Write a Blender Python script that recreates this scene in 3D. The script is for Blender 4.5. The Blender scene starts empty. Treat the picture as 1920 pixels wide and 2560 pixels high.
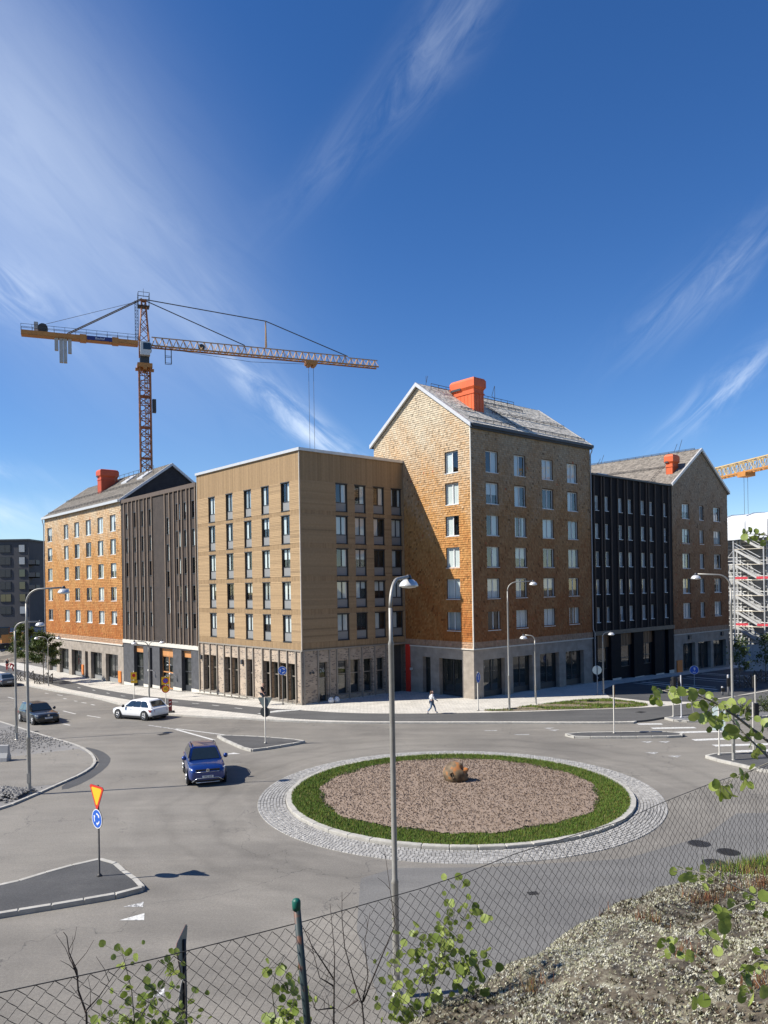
import bpy, bmesh, math, random
import numpy as np
from mathutils import Vector, Matrix
random.seed(7); rng = np.random.default_rng(11)
R = math.radians
SC = bpy.context.scene
COL = SC.collection

# ---------------------------------------------------------------- camera
cam = bpy.data.cameras.new('camera'); camo = bpy.data.objects.new('camera', cam); COL.objects.link(camo)
cam.sensor_fit = 'HORIZONTAL'; cam.sensor_width = 36.0; cam.lens = 36.0 * 1930 / 1920
cam.shift_y = 0.0984; cam.clip_start = 0.05; cam.clip_end = 6000
camo.location = (0, 0, 9.3)
camo.rotation_euler = (Matrix.Rotation(R(90), 3, 'X') @ Matrix.Rotation(-0.0165, 3, 'Z')).to_euler()
SC.camera = camo

# ---------------------------------------------------------------- light and exposure
SUN_EL = 43.0; SUN_XY = Vector((-0.986, -0.168))          # direction towards the sun
SC.view_settings.view_transform = 'Standard'; SC.view_settings.look = 'None'
SC.view_settings.exposure = 0.56; SC.view_settings.gamma = 1.0; SC.view_settings.use_curve_mapping = False
SC.cycles.use_denoising = True
SC.cycles.max_bounces = 5; SC.cycles.diffuse_bounces = 3; SC.cycles.glossy_bounces = 3; SC.cycles.transparent_max_bounces = 12; SC.cycles.caustics_reflective = False; SC.cycles.caustics_refractive = False
sl = bpy.data.lights.new('sun', 'SUN'); sl.energy = 4.9; sl.angle = R(0.53); sl.color = (1.0, 0.95, 0.865)
so = bpy.data.objects.new('sun', sl); COL.objects.link(so)
sd = Vector((SUN_XY.x * math.cos(R(SUN_EL)), SUN_XY.y * math.cos(R(SUN_EL)), math.sin(R(SUN_EL))))
so.rotation_euler = sd.to_track_quat('Z', 'Y').to_euler(); so.location = (-60, -10, 60)

W = bpy.data.worlds.new('World'); SC.world = W; W.use_nodes = True
def build_world():
    nt = W.node_tree; nt.nodes.clear(); N = nt.nodes.new; L = nt.links.new
    out = N('ShaderNodeOutputWorld'); bg = N('ShaderNodeBackground'); bg.inputs[1].default_value = 0.098
    L(bg.outputs[0], out.inputs[0])
    sky = N('ShaderNodeTexSky'); sky.sky_type = 'NISHITA'; sky.sun_disc = False
    sky.sun_elevation = R(SUN_EL); sky.sun_rotation = math.atan2(SUN_XY.x, SUN_XY.y) % (2 * math.pi)
    sky.altitude = 1200; sky.air_density = 1.0; sky.dust_density = 0.0; sky.ozone_density = 3.0
    tc = N('ShaderNodeTexCoord'); sep = N('ShaderNodeSeparateXYZ'); L(tc.outputs['Generated'], sep.inputs[0])
    def m(op, a, b=None, c=None):
        n = N('ShaderNodeMath'); n.operation = op
        for i, v in enumerate((a, b, c)):
            if v is None: continue
            if isinstance(v, (int, float)): n.inputs[i].default_value = v
            else: L(v, n.inputs[i])
        return n.outputs[0]
    az = m('ARCTAN2', sep.outputs[0], sep.outputs[1])
    el = m('ARCSINE', sep.outputs[2])
    # wisps of cirrus: an elongated bank of cloud around (azimuth, elevation), filled with fibres drawn along its length
    total = None
    noises = {}
    def fibre(tilt):
        if tilt not in noises:
            c, s = math.cos(R(tilt)), math.sin(R(tilt))
            u = m('ADD', m('MULTIPLY', az, c), m('MULTIPLY', el, s)); v = m('SUBTRACT', m('MULTIPLY', el, c), m('MULTIPLY', az, s))
            cv = N('ShaderNodeCombineXYZ'); L(m('MULTIPLY', u, 5.5), cv.inputs[0]); L(m('MULTIPLY', v, 22), cv.inputs[1]); cv.inputs[2].default_value = tilt * .37
            no = N('ShaderNodeTexNoise'); no.inputs['Scale'].default_value = 1.5; no.inputs['Detail'].default_value = 6; no.inputs['Roughness'].default_value = .62
            no.inputs['Distortion'].default_value = .8; L(cv.outputs[0], no.inputs['Vector']); noises[tilt] = no.outputs[0]
        return noises[tilt]
    banks = [  # azimuth deg, elevation deg, tilt deg, half length, half width, strength, fibre tilt, softness (low edge of the noise ramp)
        (-25, 27, -42, 16, 8.5, .36, -38, -1.0), (-12, 19, -48, 8, 3.0, .10, -38, .1), (0.5, 31.5, 36, 8.5, 1.5, .13, 42, .25), (6, 36.5, 44, 6, 2.2, .11, 42, .2),
        (-6.6, 12.8, -36, 5.6, 1.0, .62, -38, .34), (-4.0, 10.6, -24, 3.6, .75, .42, -38, .3), (-27, 20.0, -22, 6, 1.7, .36, -38, .34),
        (23.8, 12.6, 38, 4.2, 1.0, .66, 42, .34), (23, 19.5, 32, 6, 1.6, .22, 42, .34), (-27, 5.2, 3, 6, 1.2, .40, -38, .2), (-27, 8.3, -8, 4, .7, .25, -38, .3),
        (70, 24, 35, 22, 6, .35, 42, .34), (-75, 24, -30, 25, 7, .45, -38, .3), (130, 28, 20, 26, 7, .35, 42, .34), (-150, 28, -20, 26, 7, .35, -38, .34)]
    for a0, e0, tilt, hl, hw, st, ft, lo in banks:
        da = m('SUBTRACT', az, R(a0)); de = m('SUBTRACT', el, R(e0)); c, s = math.cos(R(tilt)), math.sin(R(tilt))
        u = m('ADD', m('MULTIPLY', da, c / R(hl)), m('MULTIPLY', de, s / R(hl))); v = m('SUBTRACT', m('MULTIPLY', de, c / R(hw)), m('MULTIPLY', da, s / R(hw)))
        mask = m('POWER', 2.718, m('MULTIPLY', m('ADD', m('MULTIPLY', u, u), m('MULTIPLY', v, v)), -1.1))
        mr = N('ShaderNodeMapRange'); mr.interpolation_type = 'SMOOTHSTEP'; L(fibre(ft), mr.inputs[0])
        mr.inputs[1].default_value = lo; mr.inputs[2].default_value = .80; mr.inputs[3].default_value = 0; mr.inputs[4].default_value = st
        w = m('MULTIPLY', mask, mr.outputs[0])
        total = w if total is None else m('ADD', total, w)
    total = m('MINIMUM', total, .85)
    hs = N('ShaderNodeHueSaturation'); hs.inputs['Saturation'].default_value = 1.27; hs.inputs['Hue'].default_value = .509; L(sky.outputs[0], hs.inputs['Color'])
    mix = N('ShaderNodeMixRGB'); L(total, mix.inputs[0]); L(hs.outputs[0], mix.inputs[1]); mix.inputs[2].default_value = (7.6, 8.4, 9.3, 1)
    L(mix.outputs[0], bg.inputs[0])
W.cycles.sampling_method = 'MANUAL'; W.cycles.sample_map_resolution = 512
build_world()

# ---------------------------------------------------------------- materials
MATS = {}
def newmat(name):
    m = bpy.data.materials.new(name); m.use_nodes = True; nt = m.node_tree
    return m, nt, nt.nodes['Principled BSDF']
def pm(name, col, rough=.6, metal=0, var=.12, scale=4, bump=0, bscale=30, attr=False, coat=0, spec=.5, world=False, detail=5, stretch=None, col2=None):
    """principled material with noise-driven colour variation and fine relief"""
    if name in MATS: return MATS[name]
    m, nt, b = newmat(name); N = nt.nodes.new; L = nt.links.new
    b.inputs['Roughness'].default_value = rough; b.inputs['Metallic'].default_value = metal
    b.inputs['Coat Weight'].default_value = coat; b.inputs['Specular IOR Level'].default_value = spec
    if world: g = N('ShaderNodeNewGeometry'); vec = g.outputs['Position']
    else: t = N('ShaderNodeTexCoord'); vec = t.outputs['Object']
    if stretch:
        mp = N('ShaderNodeMapping'); mp.inputs['Scale'].default_value = stretch; L(vec, mp.inputs[0]); vec = mp.outputs[0]
    no = N('ShaderNodeTexNoise'); no.inputs['Scale'].default_value = scale; no.inputs['Detail'].default_value = detail; no.inputs['Roughness'].default_value = .62; L(vec, no.inputs['Vector'])
    mr = N('ShaderNodeMapRange'); L(no.outputs[0], mr.inputs[0]); mr.inputs[1].default_value = .25; mr.inputs[2].default_value = .75
    mr.inputs[3].default_value = 0; mr.inputs[4].default_value = 1
    mx = N('ShaderNodeMixRGB'); L(mr.outputs[0], mx.inputs[0])
    c1 = tuple(max(0, c * (1 - var)) for c in col) + (1,); c2 = tuple(c * (1 + var) for c in (col2 or col)) + (1,)
    if attr:
        at = N('ShaderNodeAttribute'); at.attribute_name = 'Col'
        mx.inputs[1].default_value = (1 - var,) * 3 + (1,); mx.inputs[2].default_value = (1 + var,) * 3 + (1,)
        mu = N('ShaderNodeMixRGB'); mu.blend_type = 'MULTIPLY'; mu.inputs[0].default_value = 1; L(at.outputs['Color'], mu.inputs[1]); L(mx.outputs[0], mu.inputs[2]); L(mu.outputs[0], b.inputs['Base Color'])
    else:
        mx.inputs[1].default_value = c1; mx.inputs[2].default_value = c2; L(mx.outputs[0], b.inputs['Base Color'])
    if bump:
        n2 = N('ShaderNodeTexNoise'); n2.inputs['Scale'].default_value = bscale; n2.inputs['Detail'].default_value = 4; L(vec, n2.inputs['Vector'])
        bp = N('ShaderNodeBump'); bp.inputs['Strength'].default_value = bump; bp.inputs['Distance'].default_value = .02; L(n2.outputs[0], bp.inputs['Height']); L(bp.outputs[0], b.inputs['Normal'])
    MATS[name] = m; return m
def brickmat(name, c1, c2, mortar, bw=.24, bh=.075, ms=.012, dark=None, rough=.85, bump=.4, amount=.14):
    m, nt, b = newmat(name); N = nt.nodes.new; L = nt.links.new
    t = N('ShaderNodeTexCoord'); s = N('ShaderNodeSeparateXYZ'); L(t.outputs['Object'], s.inputs[0])
    a = N('ShaderNodeMath'); a.operation = 'ADD'; L(s.outputs[0], a.inputs[0]); L(s.outputs[1], a.inputs[1])
    cv = N('ShaderNodeCombineXYZ'); L(a.outputs[0], cv.inputs[0]); L(s.outputs[2], cv.inputs[1])
    br = N('ShaderNodeTexBrick'); L(cv.outputs[0], br.inputs['Vector']); br.inputs['Scale'].default_value = 1
    br.inputs['Brick Width'].default_value = bw; br.inputs['Row Height'].default_value = bh; br.inputs['Mortar Size'].default_value = ms; br.inputs['Mortar Smooth'].default_value = .2
    br.inputs['Color1'].default_value = c1 + (1,); br.inputs['Color2'].default_value = c2 + (1,); br.inputs['Mortar'].default_value = mortar + (1,)
    no = N('ShaderNodeTexNoise'); no.inputs['Scale'].default_value = 1.3; no.inputs['Detail'].default_value = 6; L(cv.outputs[0], no.inputs['Vector'])
    mr = N('ShaderNodeMapRange'); L(no.outputs[0], mr.inputs[0]); mr.inputs[1].default_value = .3; mr.inputs[2].default_value = .7; mr.inputs[3].default_value = .78; mr.inputs[4].default_value = 1.16
    mu = N('ShaderNodeMixRGB'); mu.blend_type = 'MULTIPLY'; mu.inputs[0].default_value = 1; L(br.outputs[0], mu.inputs[1]); L(mr.outputs[0], mu.inputs[2]); colr = mu.outputs[0]
    if dark:
        mp = N('ShaderNodeMapping'); mp.inputs['Scale'].default_value = (5.4, 13, 1); L(cv.outputs[0], mp.inputs[0])
        vo = N('ShaderNodeTexVoronoi'); vo.inputs['Scale'].default_value = 1.0; L(mp.outputs[0], vo.inputs['Vector'])
        sx = N('ShaderNodeSeparateColor'); L(vo.outputs['Color'], sx.inputs[0])
        lt = N('ShaderNodeMath'); lt.operation = 'LESS_THAN'; L(sx.outputs[0], lt.inputs[0]); lt.inputs[1].default_value = amount
        dk = N('ShaderNodeMixRGB'); L(lt.outputs[0], dk.inputs[0]); L(colr, dk.inputs[1]); dk.inputs[2].default_value = dark + (1,); colr = dk.outputs[0]
    L(colr, b.inputs['Base Color']); b.inputs['Roughness'].default_value = rough
    bp = N('ShaderNodeBump'); bp.inputs['Strength'].default_value = bump; bp.inputs['Distance'].default_value = .012; bp.invert = True; L(br.outputs['Fac'], bp.inputs['Height']); L(bp.outputs[0], b.inputs['Normal'])
    MATS[name] = m; return m
def glassmat(name, tint=(.86, .91, .91), ior=.11):
    m, nt, b = newmat(name); N = nt.nodes.new; L = nt.links.new; nt.nodes.remove(b)
    o = nt.nodes['Material Output']; tr = N('ShaderNodeBsdfTransparent'); tr.inputs[0].default_value = tint + (1,)
    gl = N('ShaderNodeBsdfGlossy'); gl.inputs['Roughness'].default_value = .01; lw_ = N('ShaderNodeLayerWeight'); lw_.inputs[0].default_value = .5; pw = N('ShaderNodeMath'); pw.operation = 'POWER'; L(lw_.outputs['Facing'], pw.inputs[0]); pw.inputs[1].default_value = 4.0; fr = N('ShaderNodeMapRange'); L(pw.outputs[0], fr.inputs[0]); fr.inputs[3].default_value = ior; fr.inputs[4].default_value = .95
    no = N('ShaderNodeTexNoise'); no.inputs['Scale'].default_value = .9; t = N('ShaderNodeTexCoord'); L(t.outputs['Object'], no.inputs['Vector'])
    bp = N('ShaderNodeBump'); bp.inputs['Strength'].default_value = .05; L(no.outputs[0], bp.inputs['Height']); L(bp.outputs[0], gl.inputs['Normal'])
    mx = N('ShaderNodeMixShader'); L(fr.outputs[0], mx.inputs[0]); L(tr.outputs[0], mx.inputs[1]); L(gl.outputs[0], mx.inputs[2]); L(mx.outputs[0], o.inputs[0])
    MATS[name] = m; return m
def leafmat(name, c1, c2):
    m, nt, b = newmat(name); N = nt.nodes.new; L = nt.links.new
    oi = N('ShaderNodeObjectInfo'); g = N('ShaderNodeNewGeometry')
    ad = N('ShaderNodeMath'); ad.operation = 'ADD'; L(oi.outputs['Random'], ad.inputs[0]); L(g.outputs['Random Per Island'], ad.inputs[1])
    fr = N('ShaderNodeMath'); fr.operation = 'FRACT'; L(ad.outputs[0], fr.inputs[0])
    mx = N('ShaderNodeMixRGB'); L(fr.outputs[0], mx.inputs[0]); mx.inputs[1].default_value = c1 + (1,); mx.inputs[2].default_value = c2 + (1,)
    L(mx.outputs[0], b.inputs['Base Color']); b.inputs['Roughness'].default_value = .5
    tl = N('ShaderNodeBsdfTranslucent'); L(mx.outputs[0], tl.inputs[0])
    ms = N('ShaderNodeMixShader'); ms.inputs[0].default_value = .38; L(b.outputs[0], ms.inputs[1]); L(tl.outputs[0], ms.inputs[2]); L(ms.outputs[0], nt.nodes['Material Output'].inputs[0])
    MATS[name] = m; return m
def asphaltmat(name, base, light, dust, crack=.0):
    m, nt, b = newmat(name); N = nt.nodes.new; L = nt.links.new
    g = N('ShaderNodeNewGeometry'); pos = g.outputs['Position']
    def noise(sc, det, st=None, rough=.6):
        v = pos
        if st: mp = N('ShaderNodeMapping'); mp.inputs['Scale'].default_value = st[:3]; mp.inputs['Rotation'].default_value = (0, 0, st[3]); L(pos, mp.inputs[0]); v = mp.outputs[0]
        n = N('ShaderNodeTexNoise'); n.inputs['Scale'].default_value = sc; n.inputs['Detail'].default_value = det; n.inputs['Roughness'].default_value = rough; L(v, n.inputs['Vector']); return n.outputs[0]
    def ramp(x, a, bb, c=0, d=1):
        r = N('ShaderNodeMapRange'); L(x, r.inputs[0]); r.inputs[1].default_value = a; r.inputs[2].default_value = bb; r.inputs[3].default_value = c; r.inputs[4].default_value = d; return r.outputs[0]
    def mix(f, a, c, bt='MIX'):
        x = N('ShaderNodeMixRGB'); x.blend_type = bt
        for i, v in ((0, f), (1, a), (2, c)):
            if isinstance(v, (float, int)): x.inputs[i].default_value = v
            elif isinstance(v, tuple): x.inputs[i].default_value = v + (1,)
            else: L(v, x.inputs[i])
        return x.outputs[0]
    c = mix(ramp(noise(.085, 6), .38, .62), base, light)
    c = mix(ramp(noise(.33, 8, None, .72), .46, .80, 0, .5), c, dust)
    c = mix(1.0, c, ramp(noise(.55, 4, (.35, 1.6, 1, .9)), .3, .7, .86, 1.10), 'MULTIPLY')
    c = mix(1.0, c, ramp(noise(14, 3), .2, .8, .80, 1.18), 'MULTIPLY')
    c = mix(1.0, c, ramp(noise(48, 3), .25, .75, .64, 1.36), 'MULTIPLY')
    if name == 'asphalt':
        vd = N('ShaderNodeVectorMath'); vd.operation = 'DISTANCE'; fl = N('ShaderNodeVectorMath'); fl.operation = 'MULTIPLY'; L(pos, fl.inputs[0]); fl.inputs[1].default_value = (1, 1, 0); L(fl.outputs[0], vd.inputs[0]); vd.inputs[1].default_value = (3.15, 34.68, 0)
        jit = N('ShaderNodeMath'); jit.operation = 'MULTIPLY_ADD'; L(noise(.25, 3), jit.inputs[0]); jit.inputs[1].default_value = 2.2; L(vd.outputs['Value'], jit.inputs[2])
        for rad_, wid_, amt_ in ((11.9, .34, .86), (13.6, .38, .88), (10.75, .22, 1.10), (15.2, .5, 1.08)):
            df = N('ShaderNodeMath'); df.operation = 'SUBTRACT'; L(jit.outputs[0], df.inputs[0]); df.inputs[1].default_value = rad_; ab = N('ShaderNodeMath'); ab.operation = 'ABSOLUTE'; L(df.outputs[0], ab.inputs[0])
            c = mix(1.0, c, ramp(ab.outputs[0], 0, wid_, amt_, 1.0), 'MULTIPLY')
    if crack:
        mp = N('ShaderNodeMapping'); mp.inputs['Scale'].default_value = (.11, .11, .11); L(pos, mp.inputs[0])
        wv = N('ShaderNodeTexNoise'); wv.inputs['Scale'].default_value = .6; wv.inputs['Detail'].default_value = 5; L(pos, wv.inputs['Vector'])
        av = N('ShaderNodeMixRGB'); av.blend_type = 'ADD'; av.inputs[0].default_value = .5; L(mp.outputs[0], av.inputs[1]); L(wv.outputs['Color'], av.inputs[2])
        vo = N('ShaderNodeTexVoronoi'); vo.feature = 'DISTANCE_TO_EDGE'; vo.inputs['Scale'].default_value = 1; L(av.outputs[0], vo.inputs['Vector'])
        c = mix(ramp(vo.outputs[0], 0, .0035, crack, 0), c, (.045, .045, .045))
    L(c, b.inputs['Base Color']); b.inputs['Roughness'].default_value = .82; b.inputs['Specular IOR Level'].default_value = .35
    bp = N('ShaderNodeBump'); bp.inputs['Strength'].default_value = .35; bp.inputs['Distance'].default_value = .01; L(noise(70, 2), bp.inputs['Height']); L(bp.outputs[0], b.inputs['Normal'])
    MATS[name] = m; return m
def paintmat(name, col, wear=.45):
    """road paint worn through to the asphalt"""
    m, nt, b = newmat(name); N = nt.nodes.new; L = nt.links.new
    g = N('ShaderNodeNewGeometry'); n = N('ShaderNodeTexNoise'); n.inputs['Scale'].default_value = 9; n.inputs['Detail'].default_value = 8; n.inputs['Roughness'].default_value = .75; L(g.outputs['Position'], n.inputs['Vector'])
    r = N('ShaderNodeMapRange'); L(n.outputs[0], r.inputs[0]); r.inputs[1].default_value = wear; r.inputs[2].default_value = wear + .1
    x = N('ShaderNodeMixRGB'); L(r.outputs[0], x.inputs[0]); x.inputs[1].default_value = (.19, .185, .18, 1); x.inputs[2].default_value = col + (1,); L(x.outputs[0], b.inputs['Base Color']); b.inputs['Roughness'].default_value = .7
    MATS[name] = m; return m
def pavemat(name, c1, c2, bw, bh, rot):
    m, nt, b = newmat(name); N = nt.nodes.new; L = nt.links.new
    g = N('ShaderNodeNewGeometry'); mp = N('ShaderNodeMapping'); mp.inputs['Rotation'].default_value = (0, 0, rot); L(g.outputs['Position'], mp.inputs[0])
    br = N('ShaderNodeTexBrick'); L(mp.outputs[0], br.inputs['Vector']); br.inputs['Scale'].default_value = 1; br.inputs['Brick Width'].default_value = bw; br.inputs['Row Height'].default_value = bh
    br.inputs['Mortar Size'].default_value = .012; br.inputs['Color1'].default_value = c1 + (1,); br.inputs['Color2'].default_value = c2 + (1,); br.inputs['Mortar'].default_value = tuple(x * .55 for x in c1) + (1,)
    n = N('ShaderNodeTexNoise'); n.inputs['Scale'].default_value = .7; n.inputs['Detail'].default_value = 8; n.inputs['Roughness'].default_value = .7; L(g.outputs['Position'], n.inputs['Vector'])
    r = N('ShaderNodeMapRange'); L(n.outputs[0], r.inputs[0]); r.inputs[1].default_value = .3; r.inputs[2].default_value = .7; r.inputs[3].default_value = .78; r.inputs[4].default_value = 1.12
    x = N('ShaderNodeMixRGB'); x.blend_type = 'MULTIPLY'; x.inputs[0].default_value = 1; L(br.outputs[0], x.inputs[1]); L(r.outputs[0], x.inputs[2]); L(x.outputs[0], b.inputs['Base Color']); b.inputs['Roughness'].default_value = .85
    MATS[name] = m; return m

asphaltmat('asphalt', (.172, .158, .137), (.234, .215, .184), (.295, .268, .225), .6)
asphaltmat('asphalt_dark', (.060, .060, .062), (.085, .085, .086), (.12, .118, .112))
asphaltmat('asphalt_cycle', (.085, .083, .080), (.115, .112, .106), (.14, .136, .128))
asphaltmat('asphalt_island', (.060, .060, .060), (.090, .088, .086), (.16, .155, .145))
asphaltmat('asphalt_patch', (.152, .147, .139), (.178, .172, .160), (.20, .192, .176), .3)
asphaltmat('gravel', (.15, .145, .138), (.25, .24, .225), (.33, .31, .28))
asphaltmat('soil_ground', (.16, .13, .10), (.24, .21, .17), (.30, .27, .22))
paintmat('road_paint', (.64, .63, .59), .38); paintmat('road_paint_worn', (.72, .71, .67), .47)
pavemat('paving', (.57, .535, .465), (.63, .59, .515), .35, .21, -.72)
pavemat('paving_dark', (.17, .17, .175), (.21, .21, .215), .35, .21, -.72)
pm('kerb', (.41, .39, .345), .85, var=.22, scale=3, bump=.4, bscale=25, world=True)
pm('sett', (.5, .5, .5), .8, attr=True, var=.2, scale=9, bump=.4, bscale=40)
pm('sett_joint', (.25, .238, .215), .9, var=.2, scale=20)
pm('soil', (.265, .198, .148), .95, var=.16, scale=11, bump=.6, bscale=22, detail=9)
pm('mulch', (.5, .5, .5), .95, attr=True, var=.2, scale=12)
pm('grass_base', (.075, .105, .024), .95, var=.4, scale=9)
pm('grass', (.1, .15, .03), .7, attr=True, var=.15, scale=3, spec=.2)
pm('shingle', (.5, .5, .5), .85, attr=True, var=.16, scale=14, stretch=(1, 1, .35), bump=.25, bscale=60, spec=.25)
pm('board', (.5, .5, .5), .75, attr=True, var=.10, scale=5, bump=.12, bscale=40, spec=.25)
pm('underlay', (.14, .09, .055), .9)
pm('interior', (.055, .053, .05), .95, var=.3, scale=.6)
brickmat('tan_brick', (.48, .375, .275), (.43, .33, .235), (.39, .33, .265), .26, .07, .012, (.20, .165, .135), amount=.16)
brickmat('granite', (.335, .29, .24), (.305, .262, .215), (.27, .235, .195), .6, .3, .006)
brickmat('dark_brick', (.058, .043, .034), (.045, .033, .027), (.030, .024, .021), .42, .065, .012)
brickmat('slate_cladding', (.040, .038, .039), (.05, .047, .047), (.02, .02, .02), .34, .19, .012)
pm('dark_render', (.070, .071, .076), .85, var=.35, scale=1.6, bump=.3, bscale=40)
pm('black_cladding', (.009, .009, .012), .7, var=.3, scale=1.2, spec=.15)
pm('bronze', (.30, .262, .215), .45, metal=.15, var=.12)
pm('fin_wood', (.27, .20, .145), .8, var=.25, scale=3, stretch=(3, 3, .3))
pm('fin_dark', (.10, .074, .058), .8, var=.25, scale=3, stretch=(3, 3, .3))
pm('orange_wood', (.52, .24, .085), .55, var=.2, scale=2, stretch=(4, 4, .4))
pm('brown_wood', (.17, .085, .035), .6, var=.25, scale=2, stretch=(4, 4, .4))
pm('white_frame', (.70, .70, .68), .45, var=.04)
pm('dark_frame', (.035, .038, .042), .45, var=.1)
pm('grey_panel', (.255, .255, .245), .5, var=.06)
pm('blind', (.80, .80, .77), .85, var=.04, scale=1)
pm('blind_grey', (.40, .42, .42), .85, var=.06, scale=1)
pm('light_metal', (.58, .57, .55), .4, metal=.3, var=.08)
pm('zinc', (.40, .40, .41), .45, metal=.4, var=.1)
pm('dark_metal', (.050, .053, .060), .45, metal=.3, var=.15)
pm('stone_base', (.60, .565, .49), .85, var=.12, scale=3, bump=.2)
pm('roof_shingle', (.5, .5, .5), .92, attr=True, var=.22, scale=9, bump=.3, bscale=40)
pm('chimney_orange', (.62, .105, .022), .55, var=.2, scale=1.1, bump=.1, bscale=8)
pm('chimney_red', (.50, .075, .026), .55, var=.12, scale=1.5)
pm('orange_box', (.72, .21, .035), .5, var=.08)
pm('red_post', (.62, .035, .02), .5, var=.06)
pm('galv', (.34, .325, .29), .5, metal=.35, var=.12, scale=6)
pm('lamp_shell', (.72, .71, .68), .28, metal=.35, var=.04)
pm('lamp_glass', (.82, .80, .74), .25, var=.02)
pm('fence_wire', (.028, .026, .024), .6, metal=.3, var=.3, scale=12); pm('steel_dark', (.075, .070, .066), .55, metal=.5, var=.3, scale=12)
pm('plastic_green', (.0, .10, .07), .5, var=.1)
pm('post_paint', (.038, .085, .082), .5, var=.5, scale=9, col2=(.05, .09, .09))
pm('rust', (.30, .11, .035), .9, var=.5, scale=6, bump=.4, bscale=30)
pm('crane_yellow', (.47, .20, .045), .5, var=.18, scale=2)
pm('crane_pale', (.47, .285, .135), .5, var=.15, scale=2)
pm('crane_light', (.60, .43, .19), .5, var=.15, scale=2)
pm('crane_rust', (.33, .125, .05), .6, var=.25, scale=2)
pm('concrete', (.40, .395, .385), .85, var=.15, scale=1.5, bump=.2)
pm('cab_white', (.62, .63, .62), .4, var=.06)
pm('sign_blue', (.015, .11, .52), .4, var=.04); pm('sign_white', (.80, .80, .78), .4, var=.03); pm('sign_red', (.62, .03, .02), .4, var=.04)
pm('sign_yellow', (.88, .50, .02), .4, var=.04); pm('sign_back', (.045, .050, .050), .6, metal=.1, var=.1); pm('sign_green_back', (.16, .19, .18), .6, var=.1); pm('verge_soil', (.21, .165, .11), .95, var=.35, scale=4); pm('sign_pale', (.55, .64, .62), .45, var=.08)
pm('panel_blue', (.02, .03, .16), .4, var=.05)
pm('rubber', (.018, .018, .018), .8, var=.2); pm('alloy', (.55, .55, .55), .3, metal=.8, var=.05); pm('black_plastic', (.014, .014, .015), .5, var=.2)
pm('paint_blue', (.008, .035, .19), .28, metal=.35, var=.05, coat=.9, spec=.6); pm('paint_white', (.78, .78, .77), .3, var=.02, coat=.8)
pm('paint_black', (.022, .023, .026), .3, metal=.3, var=.08, coat=.7); pm('paint_grey', (.10, .12, .145), .3, metal=.4, var=.05, coat=.7)
pm('chrome', (.72, .72, .72), .18, metal=.9, var=.03); pm('lens', (.78, .82, .84), .12, var=.02, coat=.8); pm('tail_red', (.20, .008, .008), .25, var=.05, coat=.6)
glassmat('window_glass'); glassmat('shop_glass', (.62, .68, .66), .14)
pm('car_glass', (.012, .018, .020), .06, var=.1, spec=.8, coat=.5)
leafmat('aspen_leaf', (.17, .24, .035), (.38, .45, .11)); leafmat('tree_leaf', (.035, .070, .016), (.11, .135, .030))
pm('bark', (.20, .185, .15), .85, var=.35, scale=20, bump=.4); pm('twig', (.060, .045, .038), .85, var=.4, scale=30)
pm('twig_red', (.20, .085, .055), .85, attr=False, var=.4, scale=12)
pm('skin', (.55, .33, .24), .6, var=.06); pm('hair_brown', (.10, .055, .03), .6, var=.2); pm('hair_fair', (.32, .19, .10), .6, var=.2)
pm('cloth_black', (.018, .018, .022), .85, var=.2); pm('cloth_denim', (.14, .20, .29), .85, var=.2, scale=8); pm('cloth_white', (.75, .74, .72), .85, var=.06)
pm('cloth_navy', (.035, .05, .075), .85, var=.2); pm('cloth_red', (.45, .03, .04), .8, var=.1); pm('shoe_white', (.70, .68, .64), .6, var=.08)
pm('netting', (.34, .345, .34), .95, var=.35, scale=.5, stretch=(1, 1, 3)); pm('tarp', (.62, .65, .68), .6, var=.07, scale=.7); pm('scaffold', (.62, .62, .61), .4, metal=.3, var=.15)
pm('scaffold_plank', (.58, .53, .43), .8, var=.15); pm('banner_red', (.55, .05, .07), .7, var=.15, scale=1.2)
pm('far_grey', (.070, .070, .075), .85, var=.15, scale=.4); pm('far_red', (.135, .028, .028), .85, var=.12, scale=.4); pm('container_blue', (.03, .06, .13), .6, var=.2, scale=.4)
pm('barrier_red', (.55, .03, .03), .5, var=.1)
pm('barrier_dark', (.16, .022, .02), .6, var=.2)

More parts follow.
